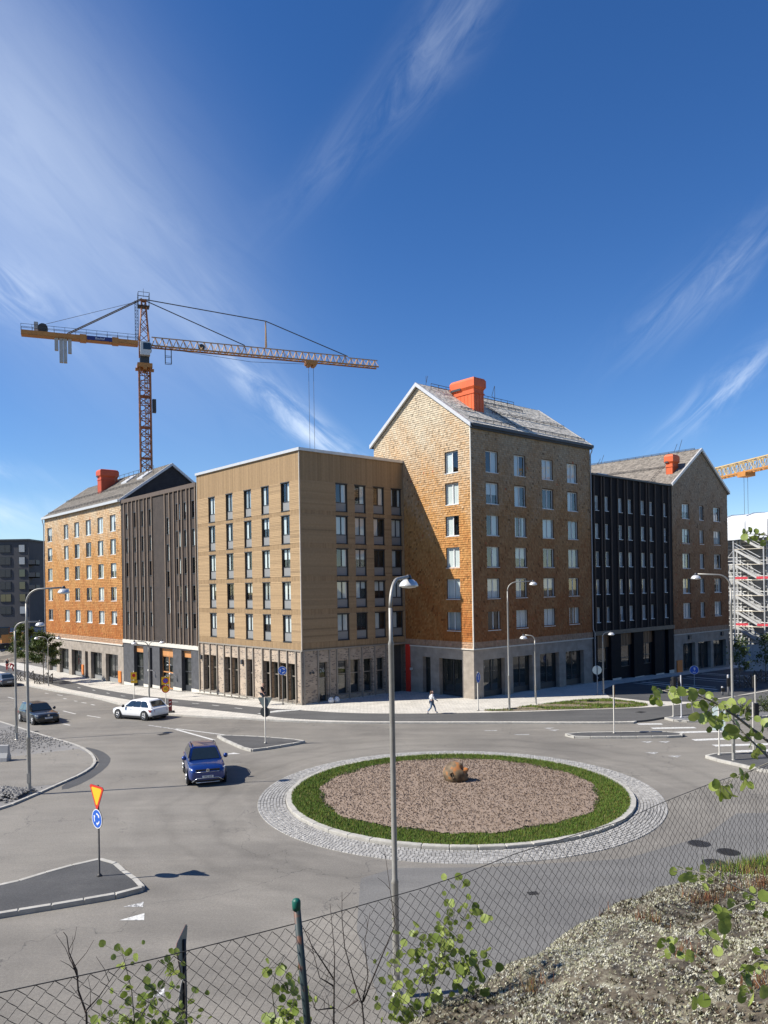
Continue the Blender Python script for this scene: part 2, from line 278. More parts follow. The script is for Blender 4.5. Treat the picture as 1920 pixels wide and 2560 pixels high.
# ---------------------------------------------------------------- mesh helpers
class MB:
    """collects geometry; build() links it as ONE mesh object"""
    def __init__(s): s.v = []; s.f = []; s.c = []; s.mi = []; s.cur = 0
    def add(s, vs, fs, col=None):
        n = len(s.v); s.v += [tuple(p) for p in vs]
        for f in fs: s.f.append(tuple(i + n for i in f)); s.c.append(col); s.mi.append(s.cur)
    def box(s, x0, x1, y0, y1, z0, z1, col=None):
        s.add([(x0, y0, z0), (x1, y0, z0), (x1, y1, z0), (x0, y1, z0), (x0, y0, z1), (x1, y0, z1), (x1, y1, z1), (x0, y1, z1)],
              [(0, 3, 2, 1), (4, 5, 6, 7), (0, 1, 5, 4), (1, 2, 6, 5), (2, 3, 7, 6), (3, 0, 4, 7)], col)
    def bbox(s, x0, x1, y0, y1, z0, z1, b=.02):
        """box with chamfered vertical edges and top"""
        p = [(x0 + b, y0), (x1 - b, y0), (x1, y0 + b), (x1, y1 - b), (x1 - b, y1), (x0 + b, y1), (x0, y1 - b), (x0, y0 + b)]
        cx, cy = (x0 + x1) / 2, (y0 + y1) / 2
        q = [(cx + (x - cx) * (1 - 2 * b / (x1 - x0)), cy + (y - cy) * (1 - 2 * b / (y1 - y0))) for x, y in p]
        v = [(x, y, z0) for x, y in p] + [(x, y, z1 - b) for x, y in p] + [(x, y, z1) for x, y in q]
        f = [tuple(range(7, -1, -1)), tuple(range(16, 24))]
        for k in range(2):
            for i in range(8): j = (i + 1) % 8; f.append((k * 8 + i, k * 8 + j, k * 8 + 8 + j, k * 8 + 8 + i))
        s.add(v, f)
    def beam(s, p0, p1, w, h=None, up=(0, 0, 1)):
        h = h or w; p0, p1 = Vector(p0), Vector(p1); d = (p1 - p0).normalized(); u = Vector(up)
        x = d.cross(u)
        if x.length < 1e-4: x = d.cross(Vector((1, 0, 0)))
        x.normalize(); y = x.cross(d); v = []
        for p in (p0, p1):
            for a, b in ((-1, -1), (1, -1), (1, 1), (-1, 1)): v.append(p + x * (a * w / 2) + y * (b * h / 2))
        s.add(v, [(3, 2, 1, 0), (4, 5, 6, 7), (0, 1, 5, 4), (1, 2, 6, 5), (2, 3, 7, 6), (3, 0, 4, 7)])
    def tube(s, pts, rad, n=8, cap=True):
        pts = [Vector(p) for p in pts]; rad = rad if isinstance(rad, (list, tuple)) else [rad] * len(pts)
        vs = []; fs = []; ref = None
        for i, p in enumerate(pts):
            d = (pts[min(i + 1, len(pts) - 1)] - pts[max(i - 1, 0)]).normalized()
            if ref is None: ref = d.cross(Vector((0, 0, 1))); ref = ref if ref.length > .05 else d.cross(Vector((1, 0, 0)))
            x = (ref - d * ref.dot(d)).normalized(); ref = x; y = d.cross(x)
            for k in range(n): a = 2 * math.pi * k / n; vs.append(p + (x * math.cos(a) + y * math.sin(a)) * rad[i])
        for i in range(len(pts) - 1):
            for k in range(n): j = (k + 1) % n; fs.append((i * n + k, i * n + j, i * n + n + j, i * n + n + k))
        if cap: fs.append(tuple(range(n - 1, -1, -1))); fs.append(tuple((len(pts) - 1) * n + k for k in range(n)))
        s.add(vs, fs)
    def lathe(s, prof, n=16, o=(0, 0, 0), axis='z'):
        vs = []; fs = []
        for r, z in prof:
            for k in range(n):
                a = 2 * math.pi * k / n; x, y = r * math.cos(a), r * math.sin(a)
                p = (x, y, z) if axis == 'z' else ((x, z, y) if axis == 'y' else (z, x, y))
                vs.append((p[0] + o[0], p[1] + o[1], p[2] + o[2]))
        for i in range(len(prof) - 1):
            for k in range(n): j = (k + 1) % n; fs.append((i * n + k, i * n + j, i * n + n + j, i * n + n + k))
        if prof[0][0] > 1e-6: fs.append(tuple(range(n - 1, -1, -1)))
        if prof[-1][0] > 1e-6: fs.append(tuple((len(prof) - 1) * n + k for k in range(n)))
        s.add(vs, fs)
    def prism(s, poly, t0, t1, fn):
        """extrude polygon [(u,v)] from t0 to t1; fn(u,v,t) -> point"""
        n = len(poly); v = [fn(u, w, t0) for u, w in poly] + [fn(u, w, t1) for u, w in poly]
        f = [tuple(range(n - 1, -1, -1)), tuple(range(n, 2 * n))] + [(i, (i + 1) % n, n + (i + 1) % n, n + i) for i in range(n)]
        s.add(v, f)
    def mesh(s, name, mat, smooth=False, off=(0, 0, 0)):
        me = bpy.data.meshes.new(name); v = [(a - off[0], b - off[1], c - off[2]) for a, b, c in s.v]
        me.from_pydata(v, [], s.f)
        for mm in (mat if isinstance(mat, (list, tuple)) else [mat]): me.materials.append(MATS[mm])
        if any(s.mi): me.polygons.foreach_set('material_index', s.mi)
        if any(c is not None for c in s.c):
            at = me.attributes.new('Col', 'FLOAT_COLOR', 'FACE'); at.data.foreach_set('color', [x for c in s.c for x in ((c or (.5, .5, .5)) + (1,))])
        if smooth: me.polygons.foreach_set('use_smooth', [True] * len(me.polygons))
        me.update(); return me
    def build(s, name, mat, parent=None, smooth=False, off=(0, 0, 0), loc=None):
        return link(name, s.mesh(name, mat, smooth, off), parent, loc)
def link(name, me, parent=None, loc=None, rot=None, scale=None):
    o = bpy.data.objects.new(name, me); COL.objects.link(o); o.parent = parent
    if loc is not None: o.location = loc
    if rot is not None: o.rotation_euler = rot if isinstance(rot, (tuple, list)) else (0, 0, rot)
    if scale is not None: o.scale = scale
    return o
def tag(o, label=None, cat=None, group=None, kind=None):
    if label: o['label'] = label
    if cat: o['category'] = cat
    if group: o['group'] = group
    if kind: o['kind'] = kind
    return o
def thing(name, label, cat, loc=(0, 0, 0), rz=0, group=None):
    return tag(link(name, None, None, loc, rz), label, cat, group)
def copy_tree(o, parent=None, loc=None, rz=None, label=None):
    c = o.copy(); COL.objects.link(c); c.parent = parent
    if loc is not None: c.location = loc
    if rz is not None: c.rotation_euler = (0, 0, rz)
    if label: c['label'] = label
    for ch in list(o.children): copy_tree(ch, c)
    return c
def fastmesh(name, V, Fq, mat, cols=None, parent=None, smooth=False):
    """numpy mesh: V (n,3), Fq (m,k) with k 3 or 4, cols (m,3)"""
    me = bpy.data.meshes.new(name); V = np.asarray(V, np.float32); Fq = np.asarray(Fq, np.int32); k = Fq.shape[1]
    me.vertices.add(len(V)); me.vertices.foreach_set('co', V.ravel())
    me.loops.add(Fq.size); me.loops.foreach_set('vertex_index', Fq.ravel())
    me.polygons.add(len(Fq)); me.polygons.foreach_set('loop_start', np.arange(0, Fq.size, k, dtype=np.int32)); me.polygons.foreach_set('loop_total', np.full(len(Fq), k, np.int32))
    me.materials.append(MATS[mat]); me.update(calc_edges=True)
    if cols is not None:
        at = me.attributes.new('Col', 'FLOAT_COLOR', 'FACE'); at.data.foreach_set('color', np.c_[cols, np.ones(len(Fq))].astype(np.float32).ravel())
    me.polygons.foreach_set('use_smooth', np.full(len(Fq), smooth)); me.validate()
    return link(name, me, parent)
def textmesh(txt, size, mat, parent, loc, rot, name='lettering', ext=.004, align='CENTER'):
    cu = bpy.data.curves.new(name, 'FONT'); cu.body = txt; cu.size = size; cu.extrude = ext; cu.align_x = align; cu.align_y = 'CENTER'; cu.resolution_u = 3
    t = bpy.data.objects.new(name, cu); COL.objects.link(t); dg = bpy.context.evaluated_depsgraph_get()
    me = bpy.data.meshes.new_from_object(t.evaluated_get(dg)); me.materials.clear(); me.materials.append(MATS[mat])
    bpy.data.objects.remove(t); bpy.data.curves.remove(cu)
    return link(name, me, parent, loc, rot)

# ---------------------------------------------------------------- lie of the land
C = np.array([-6.5735, 61.3433]); D1 = np.array([-.65879, .75234]); D2 = np.array([.75234, .65879]); TH = math.atan2(D2[1], D2[0])
AM, BM = 11.192, -8.114                                   # tall shingle house corner in block coordinates
def lw(a, b): p = C + a * D2 + b * D1; return (p[0], p[1])
M_ = np.array(lw(AM, BM))
UA = [(-1e4, 0), (-2, 0), (8, -.27), (17.2, -.63), (26, -1.02), (35.5, -1.36), (48, -1.5), (1e4, -1.5)]
UB = [(-1e4, 0), (0, 0), (8, -.08), (16.8, -.22), (32, -.56), (45, -.97), (60, -1.2), (1e4, -1.2)]
ua, va = zip(*UA); ub, vb = zip(*UB)
def gh(x, y):
    p = np.array([x, y]); return float(np.interp((p - C) @ D1, ua, va) + np.interp((p - M_) @ D2, ub, vb))
def sheet(name, poly, off, mat, parent=None, kind='structure', skirt=0):
    bm = bmesh.new(); vs = [bm.verts.new((x, y, 0)) for x, y in poly]; f = bm.faces.new(vs)
    bmesh.ops.triangulate(bm, faces=[f])
    for (pts, org, d) in ((ua, C, D1), (ub, M_, D2)):
        for u in pts:
            if abs(u) > 1e3: continue
            q = org + d * u
            bmesh.ops.bisect_plane(bm, geom=bm.verts[:] + bm.edges[:] + bm.faces[:], plane_co=(q[0], q[1], 0), plane_no=(d[0], d[1], 0))
    if skirt:
        be = [e for e in bm.edges if e.is_boundary]; r = bmesh.ops.extrude_edge_only(bm, edges=be)
        low = set(v for v in r['geom'] if isinstance(v, bmesh.types.BMVert))
    else: low = ()
    for v in bm.verts: v.co.z = gh(v.co.x, v.co.y) + off - (skirt if v in low else 0)
    bmesh.ops.recalc_face_normals(bm, faces=bm.faces[:])
    if bm.faces[:] and sum(f.normal.z for f in bm.faces) < 0: bmesh.ops.reverse_faces(bm, faces=bm.faces[:])
    me = bpy.data.meshes.new(name); bm.to_mesh(me); bm.free(); me.materials.append(MATS[mat])
    o = link(name, me, parent)
    if kind and not parent: o['kind'] = kind
    return o
def smooth_poly(pts, it=2, closed=True):
    for _ in range(it):
        q = []; n = len(pts); rng_ = range(n) if closed else range(n - 1)
        if not closed: q.append(pts[0])
        for i in rng_:
            a, b = pts[i], pts[(i + 1) % n]
            q += [(a[0] * .75 + b[0] * .25, a[1] * .75 + b[1] * .25), (a[0] * .25 + b[0] * .75, a[1] * .25 + b[1] * .75)]
        if not closed: q.append(pts[-1])
        pts = q
    return pts
kb = MB(); kb.bbox(-.5, .5, -.5, .5, -.2, 0, .03); KERB_ME = kb.mesh('kerb_stone', 'kerb')
def kerb(parent, pts, top=.12, width=.16, step=1.0, closed=False):
    """row of separate kerb stones along a line"""
    P = [np.array(p) for p in (list(pts) + [pts[0]] if closed else pts)]
    seg = [np.linalg.norm(P[i + 1] - P[i]) for i in range(len(P) - 1)]; tot = sum(seg); n = max(1, round(tot / step)); cum = np.r_[0, np.cumsum(seg)]
    def at(s): i = min(np.searchsorted(cum, s, 'right') - 1, len(seg) - 1); return P[i] + (P[i + 1] - P[i]) * (s - cum[i]) / seg[i]
    for k in range(n):
        a, b = at(tot * k / n), at(tot * (k + 1) / n); m = (a + b) / 2; l = np.linalg.norm(b - a)
        za, zb = gh(*a), gh(*b)
        o = link('kerb_stone', KERB_ME, parent, (m[0], m[1], (za + zb) / 2 + top + random.uniform(-.004, .004)), (0, -math.atan2(zb - za, l), math.atan2(b[1] - a[1], b[0] - a[0]) + random.uniform(-.008, .008)), (l - .004, width, 1))

# ---------------------------------------------------------------- ground, roads, pavements
big = [(-1500, -300), (1500, -300), (1500, 2500), (-1500, 2500)]
sheet('ground', big, -.06, 'soil_ground')
road = sheet('road', [(-75, -5), (70, -5), (70, 75), (60, 120), (-90, 160), (-75, 60)], 0, 'asphalt')

# wooded hill added unseen behind the camera to block skylight on the shaded facades
def hill():
    n = 90; X = np.linspace(-90, 170, n); Y = np.linspace(-140, 44, n); GX_, GY_ = np.meshgrid(X, Y, indexing='ij')
    foot = np.interp(GX_, [-90, -30, -8, 13.5, 15, 24, 34, 60, 170], [-40, -12, -2.6, -2.6, 6, 14, 20, 29, 38]); d = np.clip(foot - GY_, 0, 99)   # foot of the slope; extended unseen along the right-hand road to block low sky
    z = np.where(np.abs(GX_) < 14, 7.4 + 11 * np.clip((d - 3) / 38, 0, 1) ** .8, np.minimum(1.1 * d, 9) + 9 * np.clip((d - 8) / 30, 0, 1)) + (1.2 * np.sin(GX_ * .11) * np.sin(GY_ * .09) + .8 * np.sin(GX_ * .31 + GY_ * .2)) * np.clip(d / 6, 0, 1)
    ok_ = (d > 0).ravel(); i = np.arange(n * n).reshape(n, n); Fq_ = np.stack([i[:-1, :-1].ravel(), i[1:, :-1].ravel(), i[1:, 1:].ravel(), i[:-1, 1:].ravel()], 1); Fq_ = Fq_[ok_[Fq_].all(1)]
    o = fastmesh('sky_block_hill', np.stack([GX_.ravel(), GY_.ravel(), z.ravel()], 1), Fq_, 'sky_block_ground', None, None, True); o['kind'] = 'structure'
    k = 42000; xs = rng.uniform(-60, 150, k); ys = rng.uniform(-60, 36, k); ft = np.interp(xs, [-90, -30, -8, 13.5, 15, 24, 34, 60, 170], [-40, -12, -9, -9, 3, 11, 17, 26, 35]); dd = ft - ys; m_ = dd > 1.5; xs, ys, dd = xs[m_], ys[m_], dd[m_]; zz = np.where(np.abs(xs) < 14, 7.4 + 11 * np.clip((dd - 3) / 38, 0, 1) ** .8, np.minimum(1.1 * (dd + 3), 9) + 9 * np.clip((dd - 5) / 30, 0, 1))
    keep = np.sin(xs * .7) * np.sin(ys * .8 + xs * .2) > -.25; xs, ys, zz = xs[keep], ys[keep], zz[keep]; h_ = np.abs(rng.normal(0, 1, len(xs))) * 2.6
    c_ = leafcloud_('sky_block_trees', np.c_[xs, ys, zz + h_ + .3], .55, 'tree_leaf'); c_['kind'] = 'stuff'; tag(c_, 'unseen trees added behind the viewpoint to block skylight', 'trees')  # foliage added on the unseen hill, cutting more of the low sky
def leafcloud_(name, pts, size, mat):
    n = len(pts); ax = rng.normal(size=(n, 3)); ax /= np.linalg.norm(ax, axis=1)[:, None]; b = rng.normal(size=(n, 3)); b -= (b * ax).sum(1)[:, None] * ax; b /= np.linalg.norm(b, axis=1)[:, None]; s = (size * rng.uniform(.6, 1.4, n))[:, None]
    return fastmesh(name, np.stack([pts - ax * s, pts + b * s * .6, pts + ax * s, pts - b * s * .6], 1).reshape(-1, 3), np.arange(4 * n).reshape(-1, 4), mat)
pm('sky_block_ground', (.06, .075, .03), .95, var=.4, scale=.6)  # ground of the added skylight-blocking hill
hill()

# far pavement: paved footway, cycle path and kerb in front of the block
kerb_line = [(-62, 110), (-50.2, 99.2), (-44.75, 93.16), (-40.71, 88.59), (-37.0, 84.9), (-29.17, 76.3), (-21.52, 64.80), (-18.6, 60.9), (-16.1, 58.6), (-13.4, 56.95), (-9.28, 55.01), (-6.78, 53.93), (-2.16, 52.85), (2.32, 52.44), (8.45, 51.86), (13, 51.3), (16.4, 51.2)]
kl = smooth_poly(kerb_line, 2, False)
back = [lw(AM + 62, BM + .6), lw(AM + .5, BM + .5), lw(AM + .5, 6), lw(-1, 6), lw(.6, 64), (-75, 140)]
pav_edge = kl + [(18.6, 53.9), (22.6, 56.4), (28.2, 61.6), (33.9, 66.6), (44, 76), (60, 92)]
pavement = sheet('pavement', pav_edge + back, .115, 'paving', skirt=.2)
kerb(pavement, kl, .122, .13, 1.0)
bike_top = [(-58, 116), (-50.53, 107.2), (-42.45, 98.41), (-35.90, 89.88), (-24.99, 75.79), (-19.49, 69.63), (-10.29, 61.11), (-8.0, 59.3), (-3.51, 56.95), (.11, 56.2), (3.66, 55.95), (9.1, 56.0), (13.4, 56.4), (20, 57.5), (23.4, 59.4), (28.5, 63.2), (34, 67.8), (46, 78)]
bike_bot = [(49, 76.5), (37, 66), (31, 60.4), (25.2, 55.6), (21.6, 54.2), (19.4, 53.3), (17.2, 51.6), (15.0, 51.45), (8.45, 52.2), (2.32, 52.78), (-2.16, 53.25), (-6.9, 54.65), (-9.57, 56.9), (-11.8, 58.8), (-17.2, 63.6), (-21.6, 68.0), (-28.46, 76.9), (-38.34, 89.0), (-45, 97.5), (-60, 114)]
cyc = sheet('cycle_path', smooth_poly(bike_top, 2, False) + smooth_poly(bike_bot, 2, False), .121, 'asphalt_cycle', skirt=.2)
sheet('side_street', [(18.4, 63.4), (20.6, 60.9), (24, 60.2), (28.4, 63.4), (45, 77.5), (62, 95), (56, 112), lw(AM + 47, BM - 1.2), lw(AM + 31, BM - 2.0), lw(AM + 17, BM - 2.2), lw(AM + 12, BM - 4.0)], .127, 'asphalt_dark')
# dashes along the cycle path
dash = [(-34.0, 85.6), (-31.0, 82.0), (-28.1, 78.1), (-25.3, 74.3), (-21.8, 70.4), (-18.3, 66.9), (-16.0, 64.9), (-13.9, 63.0), (-11.6, 60.7)]
def stripe(x, y, dx, dy, l, w, name='road_marking', off=.129, mat='road_paint', parent=None):
    d = np.array([dx, dy]); d = d / np.linalg.norm(d); n = np.array([-d[1], d[0]]); p = np.array([x, y])
    q = [p - d * l / 2 - n * w / 2, p + d * l / 2 - n * w / 2, p + d * l / 2 + n * w / 2, p - d * l / 2 + n * w / 2]
    return sheet(name, [tuple(k) for k in q], off, mat, parent)
for i, (x, y) in enumerate(dash):
    j = min(i, len(dash) - 2); stripe(x, y, dash[j + 1][0] - dash[j][0], dash[j + 1][1] - dash[j][1], 1.0, .13, parent=cyc)
sheet('road_marking', [(-9.6, 57.3), (-9.2, 57.0), (-8.2, 58.2), (-6.9, 58.3), (-6.3, 58.75), (-6.9, 58.7), (-8.3, 58.75), (-8.9, 57.9)], .129, 'road_paint', cyc)
# street markings
def line(a, b, w, dashl=0, gap=0, mat='road_paint', off=.006):
    a, b = np.array(a), np.array(b); L_ = np.linalg.norm(b - a); d = (b - a) / L_
    if not dashl: stripe(*((a + b) / 2), *d, L_, w, off=off, mat=mat, parent=road); return
    s = 0
    while s < L_: stripe(*(a + d * (s + dashl / 2)), *d, dashl, w, off=off, mat=mat, parent=road); s += dashl + gap
line((-27.0, 64.59), (-24.94, 62.02), .14); line((-23.49, 60.66), (-21.86, 59.03), .14); line((-38.96, 79.57), (-37.42, 77.68), .14); line((-34.89, 74.27), (-33.03, 71.83), .14); line((-31.1, 69.7), (-29.4, 67.6), .14)
line((-23.51, 56.2), (-22.7, 55.46), .14); line((-46, 88.2), (-44, 85.8), .14)
for a, b in (((-29.44, 72.91), (-28.92, 72.32)), ((-28.0, 71.08), (-27.22, 70.16)), ((-26.3, 68.9), (-25.7, 68.1)), ((-34.03, 79.93), (-33.0, 78.8)), ((-22.44, 64.3), (-21.9, 63.7)), ((-31.7, 75.9), (-31.1, 75.2)), ((-36.3, 82.3), (-35.7, 81.6))): line(a, b, .16)
line((-16.73, 54.23), (-14.13, 51.86), .16, mat='road_paint_worn'); line((-14.13, 51.86), (-10.67, 47.9), .2); line((-14.22, 52.17), (-10.3, 49.55), .14)
line((-6.6, 58.0), (-6.5, 57.9), .02)
# pedestrian crossing on the right-hand road, worn give-way teeth
for (x0, y0), (x1, y1) in (((16.62, 51.0), (18.2, 50.95)), ((17.0, 49.42), (19.8, 49.5)), ((17.55, 47.9), (20.9, 48.1)), ((18.1, 45.55), (21.6, 45.95)), ((18.6, 43.9), (22.6, 44.1)), ((19.1, 42.3), (23.5, 42.6))): line((x0, y0), (x1, y1), .48)
for x, y in ((14.9, 45.35), (15.9, 45.3), (14.2, 42.4), (15.1, 41.5), (10.2, 50.2), (10.35, 49.5)):
    sheet('road_marking', [(x, y), (x + .75, y + .05), (x + .35, y - .42)], .006, 'road_paint_worn', road)
sheet('road_marking', [(-7.85, 22.78), (-7.36, 23.14), (-7.26, 22.76)], .006, 'road_paint_worn', road); sheet('road_marking', [(-7.65, 21.86), (-7.08, 22.32), (-6.94, 21.84)], .006, 'road_paint', road)
sheet('road_marking', [(-5.9, 17.7), (-5.3, 18.1), (-5.2, 17.7)], .006, 'road_paint_worn', road); sheet('road_marking', [(-9.2, 43.7), (-8.75, 44.15), (-8.3, 43.8)], .006, 'road_paint', road)
for x0, x1, y in ((6.3, 7.1, 49.6), (8.0, 8.9, 48.1)): line((x0, y), (x1, y), .2, mat='road_paint_worn')
sheet('asphalt_patch', [(-.9, 24.7), (.2, 25.6), (3.2, 25.5), (8, 26.1), (11.5, 28.2), (14, 31), (19, 31), (22, 20), (16, 12), (5, 12), (-.2, 17), (-.9, 21)], .003, 'asphalt_patch', road)
# shaded crossing and bay lines on the side street
sstreet = bpy.data.objects['side_street']
for x0, y0, x1, y1, w in ((23.54, 73.32, 28.61, 66.44, .25), (24.6, 74.1, 29.2, 68.0, .55), (25.55, 75.0, 29.8, 69.72, .25), (29.64, 77.97, 33.41, 73.35, .25), (30.9, 79.2, 34.9, 74.6, .5), (33.03, 82.59, 38.28, 76.85, .25), (34.2, 83.4, 39.6, 77.9, .45)):
    d = (x1 - x0, y1 - y0); stripe((x0 + x1) / 2, (y0 + y1) / 2, *d, math.hypot(*d), w, off=.134, parent=sstreet)

# left verge: gravel lot with kerb, worn turning apron
lk = smooth_poly([(-60, 95), (-40, 71.5), (-29.32, 58.61), (-24.25, 52.67), (-20.36, 48.41), (-18.43, 46.44), (-17.0, 44.39), (-15.96, 42.35), (-15.55, 40.7), (-15.61, 38.88), (-15.91, 37.38), (-16.11, 35.99), (-16.40, 34.45), (-16.65, 33.16), (-18.5, 31), (-30, 29)], 2, False)
lot = sheet('gravel_lot', lk + [(-75, 29), (-75, 95)], .07, 'gravel')
kerb(lot, lk, .09, .15, 1.0)
sheet('asphalt_patch', smooth_poly([(-18.4, 46.7), (-16.85, 45.43), (-15.92, 44.1), (-15.29, 42.87), (-14.83, 40.82), (-14.77, 37.9), (-15.27, 36.21), (-15.75, 37.4), (-15.45, 38.9), (-15.4, 40.9), (-15.8, 42.5), (-16.9, 44.6)], 1), .004, 'asphalt_dark', road)
sheet('turning_apron', [(-75, 43.2), (-30, 43.0), (-21.2, 43.8), (-18.2, 45.6), (-16.9, 44.0), (-15.8, 42.2), (-15.75, 39), (-16.1, 37.2), (-18, 36.6), (-30, 36.4), (-75, 36)], .076, 'asphalt')

# traffic islands
def island(name, pts, top, mat, it=1):
    q = smooth_poly(pts, it); o = sheet(name, q, top, mat); kerb(o, q, top + .012, .17, .9, True); return o
island('traffic_island', [(-16.2, 22.6), (-14.5, 23.3), (-12.16, 24.2), (-11.26, 25.38), (-10.05, 26.55), (-9.55, 26.5), (-8.44, 24.99), (-7.62, 24.15), (-7.7, 23.75), (-8.2, 23.5), (-8.9, 23.17), (-10.07, 22.66), (-11.3, 22.15), (-14, 20.9), (-16.5, 20.6)], .14, 'asphalt_island')
island('traffic_island', [(-10.75, 48.8), (-10.3, 48.95), (-7.6, 48.1), (-5.4, 47.05), (-4.85, 46.6), (-5.3, 46.2), (-7.4, 44.45), (-7.9, 44.35), (-8.3, 44.9)], .13, 'asphalt_island')
island('traffic_island', [(10.9, 47.3), (11.4, 47.85), (15.3, 47.85), (17.9, 47.5), (18.15, 46.3), (15, 46.3), (11.45, 46.5)], .13, 'asphalt_island')
island('traffic_island', [(16.8, 40.7), (17.3, 41.35), (19.2, 41.5), (26, 41.9), (26, 34.5), (21.5, 35.3), (18.6, 37.2), (17.75, 38.9)], .13, 'asphalt_island')
island('traffic_island', [(19.0, 52.6), (19.3, 53.2), (21.8, 53.3), (27, 56.8), (34, 62.0), (35, 61), (27, 53.4), (22.6, 51.7), (19.7, 51.3)], .125, 'paving_dark')

# grass verge in front of the tall shingle house
vp = smooth_poly([(6.6, 56.75), (9.2, 57.55), (11.7, 59.2), (15.4, 61.6), (18.0, 62.2), (19.0, 61.0), (20.3, 58.5), (18.2, 57.4), (13.4, 56.75), (9.1, 56.4)], 2)
verge = sheet('grass_verge', vp, .15, 'verge_soil', skirt=.12)
def inside(x, y, poly):
    r = False; n = len(poly)
    for i in range(n):
        (x0, y0), (x1, y1) = poly[i], poly[(i + 1) % n]
        if (y0 > y) != (y1 > y) and x < (x1 - x0) * (y - y0) / (y1 - y0) + x0: r = not r
    return r
def blades(name, pts, zs, hgt, wid, cols, parent=None, lean=.5):
    n = len(pts); a = rng.uniform(0, 2 * np.pi, n); l = rng.uniform(.5, 1.15, n) * hgt; b = rng.uniform(0, 2 * np.pi, n); k = rng.uniform(0, lean, n)
    ca, sa = np.cos(a) * wid / 2, np.sin(a) * wid / 2
    V = np.empty((n, 3, 3)); V[:, 0] = np.c_[pts[:, 0] - ca, pts[:, 1] - sa, zs - .01]; V[:, 1] = np.c_[pts[:, 0] + ca, pts[:, 1] + sa, zs - .01]
    V[:, 2] = np.c_[pts[:, 0] + np.cos(b) * k * l, pts[:, 1] + np.sin(b) * k * l, zs + l]
    o = fastmesh(name, V.reshape(-1, 3), np.arange(3 * n).reshape(-1, 3), 'grass', cols, parent); o['kind'] = 'stuff'; return o
def grasscols(n, dry=.15):
    c = np.c_[rng.uniform(.085, .15, n), rng.uniform(.135, .21, n), rng.uniform(.018, .04, n)]
    d = rng.random(n) < dry; c[d] = np.c_[rng.uniform(.2, .3, d.sum()), rng.uniform(.18, .24, d.sum()), rng.uniform(.06, .1, d.sum())]; return c
vg = [(x, y) for x, y in zip(rng.uniform(6, 21, 30000), rng.uniform(56, 63, 30000)) if inside(x, y, vp) and (math.sin(x * .9 + y * 2.4) * .25 + math.sin(x * .55 - y * 1.6) * .25 + .5 < .56 or random.random() < .06)]
vg = np.array(vg); blades('grass', vg, np.array([gh(x, y) + .15 for x, y in vg]), .13, .05, grasscols(len(vg), .12), verge)
tag(verge, kind='structure')

# ---------------------------------------------------------------- roundabout
RC = np.array([3.15, 34.68]); RG = 7.38; RS = 6.17
def circ(r, n=96, c=RC): return [(c[0] + r * math.cos(2 * math.pi * i / n), c[1] + r * math.sin(2 * math.pi * i / n)) for i in range(n)]
rb = sheet('roundabout', circ(8.86), .01, 'sett_joint')
def setts():
    V = []; Fs = []; cols = []; r = 7.66
    while r < 8.80:
        w = .135; n = int(2 * math.pi * (r + w / 2) / .145)
        for i in range(n):
            a0 = 2 * math.pi * (i + (.5 if int(r * 100) % 2 else 0)) / n; da = 2 * math.pi / n * .46; hh = .026 + random.uniform(-.006, .007) + .03 * (9.02 - r) / 1.36
            g = .006; b = len(V); rr0, rr1 = r + g, r + w - g
            for (rr, aa, z) in ((rr0, a0 - da, -.0), (rr1, a0 - da, 0), (rr1, a0 + da, 0), (rr0, a0 + da, 0)): V.append((RC[0] + rr * math.cos(aa), RC[1] + rr * math.sin(aa), z))
            t = .012
            for (rr, aa) in ((rr0 + t, a0 - da * .84), (rr1 - t, a0 - da * .84), (rr1 - t, a0 + da * .84), (rr0 + t, a0 + da * .84)): V.append((RC[0] + rr * math.cos(aa), RC[1] + rr * math.sin(aa), hh + random.uniform(-.006, .006)))
            Fs += [(b + 4, b + 7, b + 6, b + 5)] + [(b + j, b + (j + 1) % 4, b + 4 + (j + 1) % 4, b + 4 + j) for j in range(4)]
            k = random.uniform(.27, .41); cols += [(k, k * .965, k * .90)] * 5
        r += w
    o = fastmesh('sett_paving', V, Fs, 'sett', np.array(cols), rb); o['kind'] = 'stuff'
setts()
kerb(rb, circ(7.52, 48), .17, .26, .98, True)
sheet('grass_ring_base', circ(7.40), .15, 'grass_base', rb)
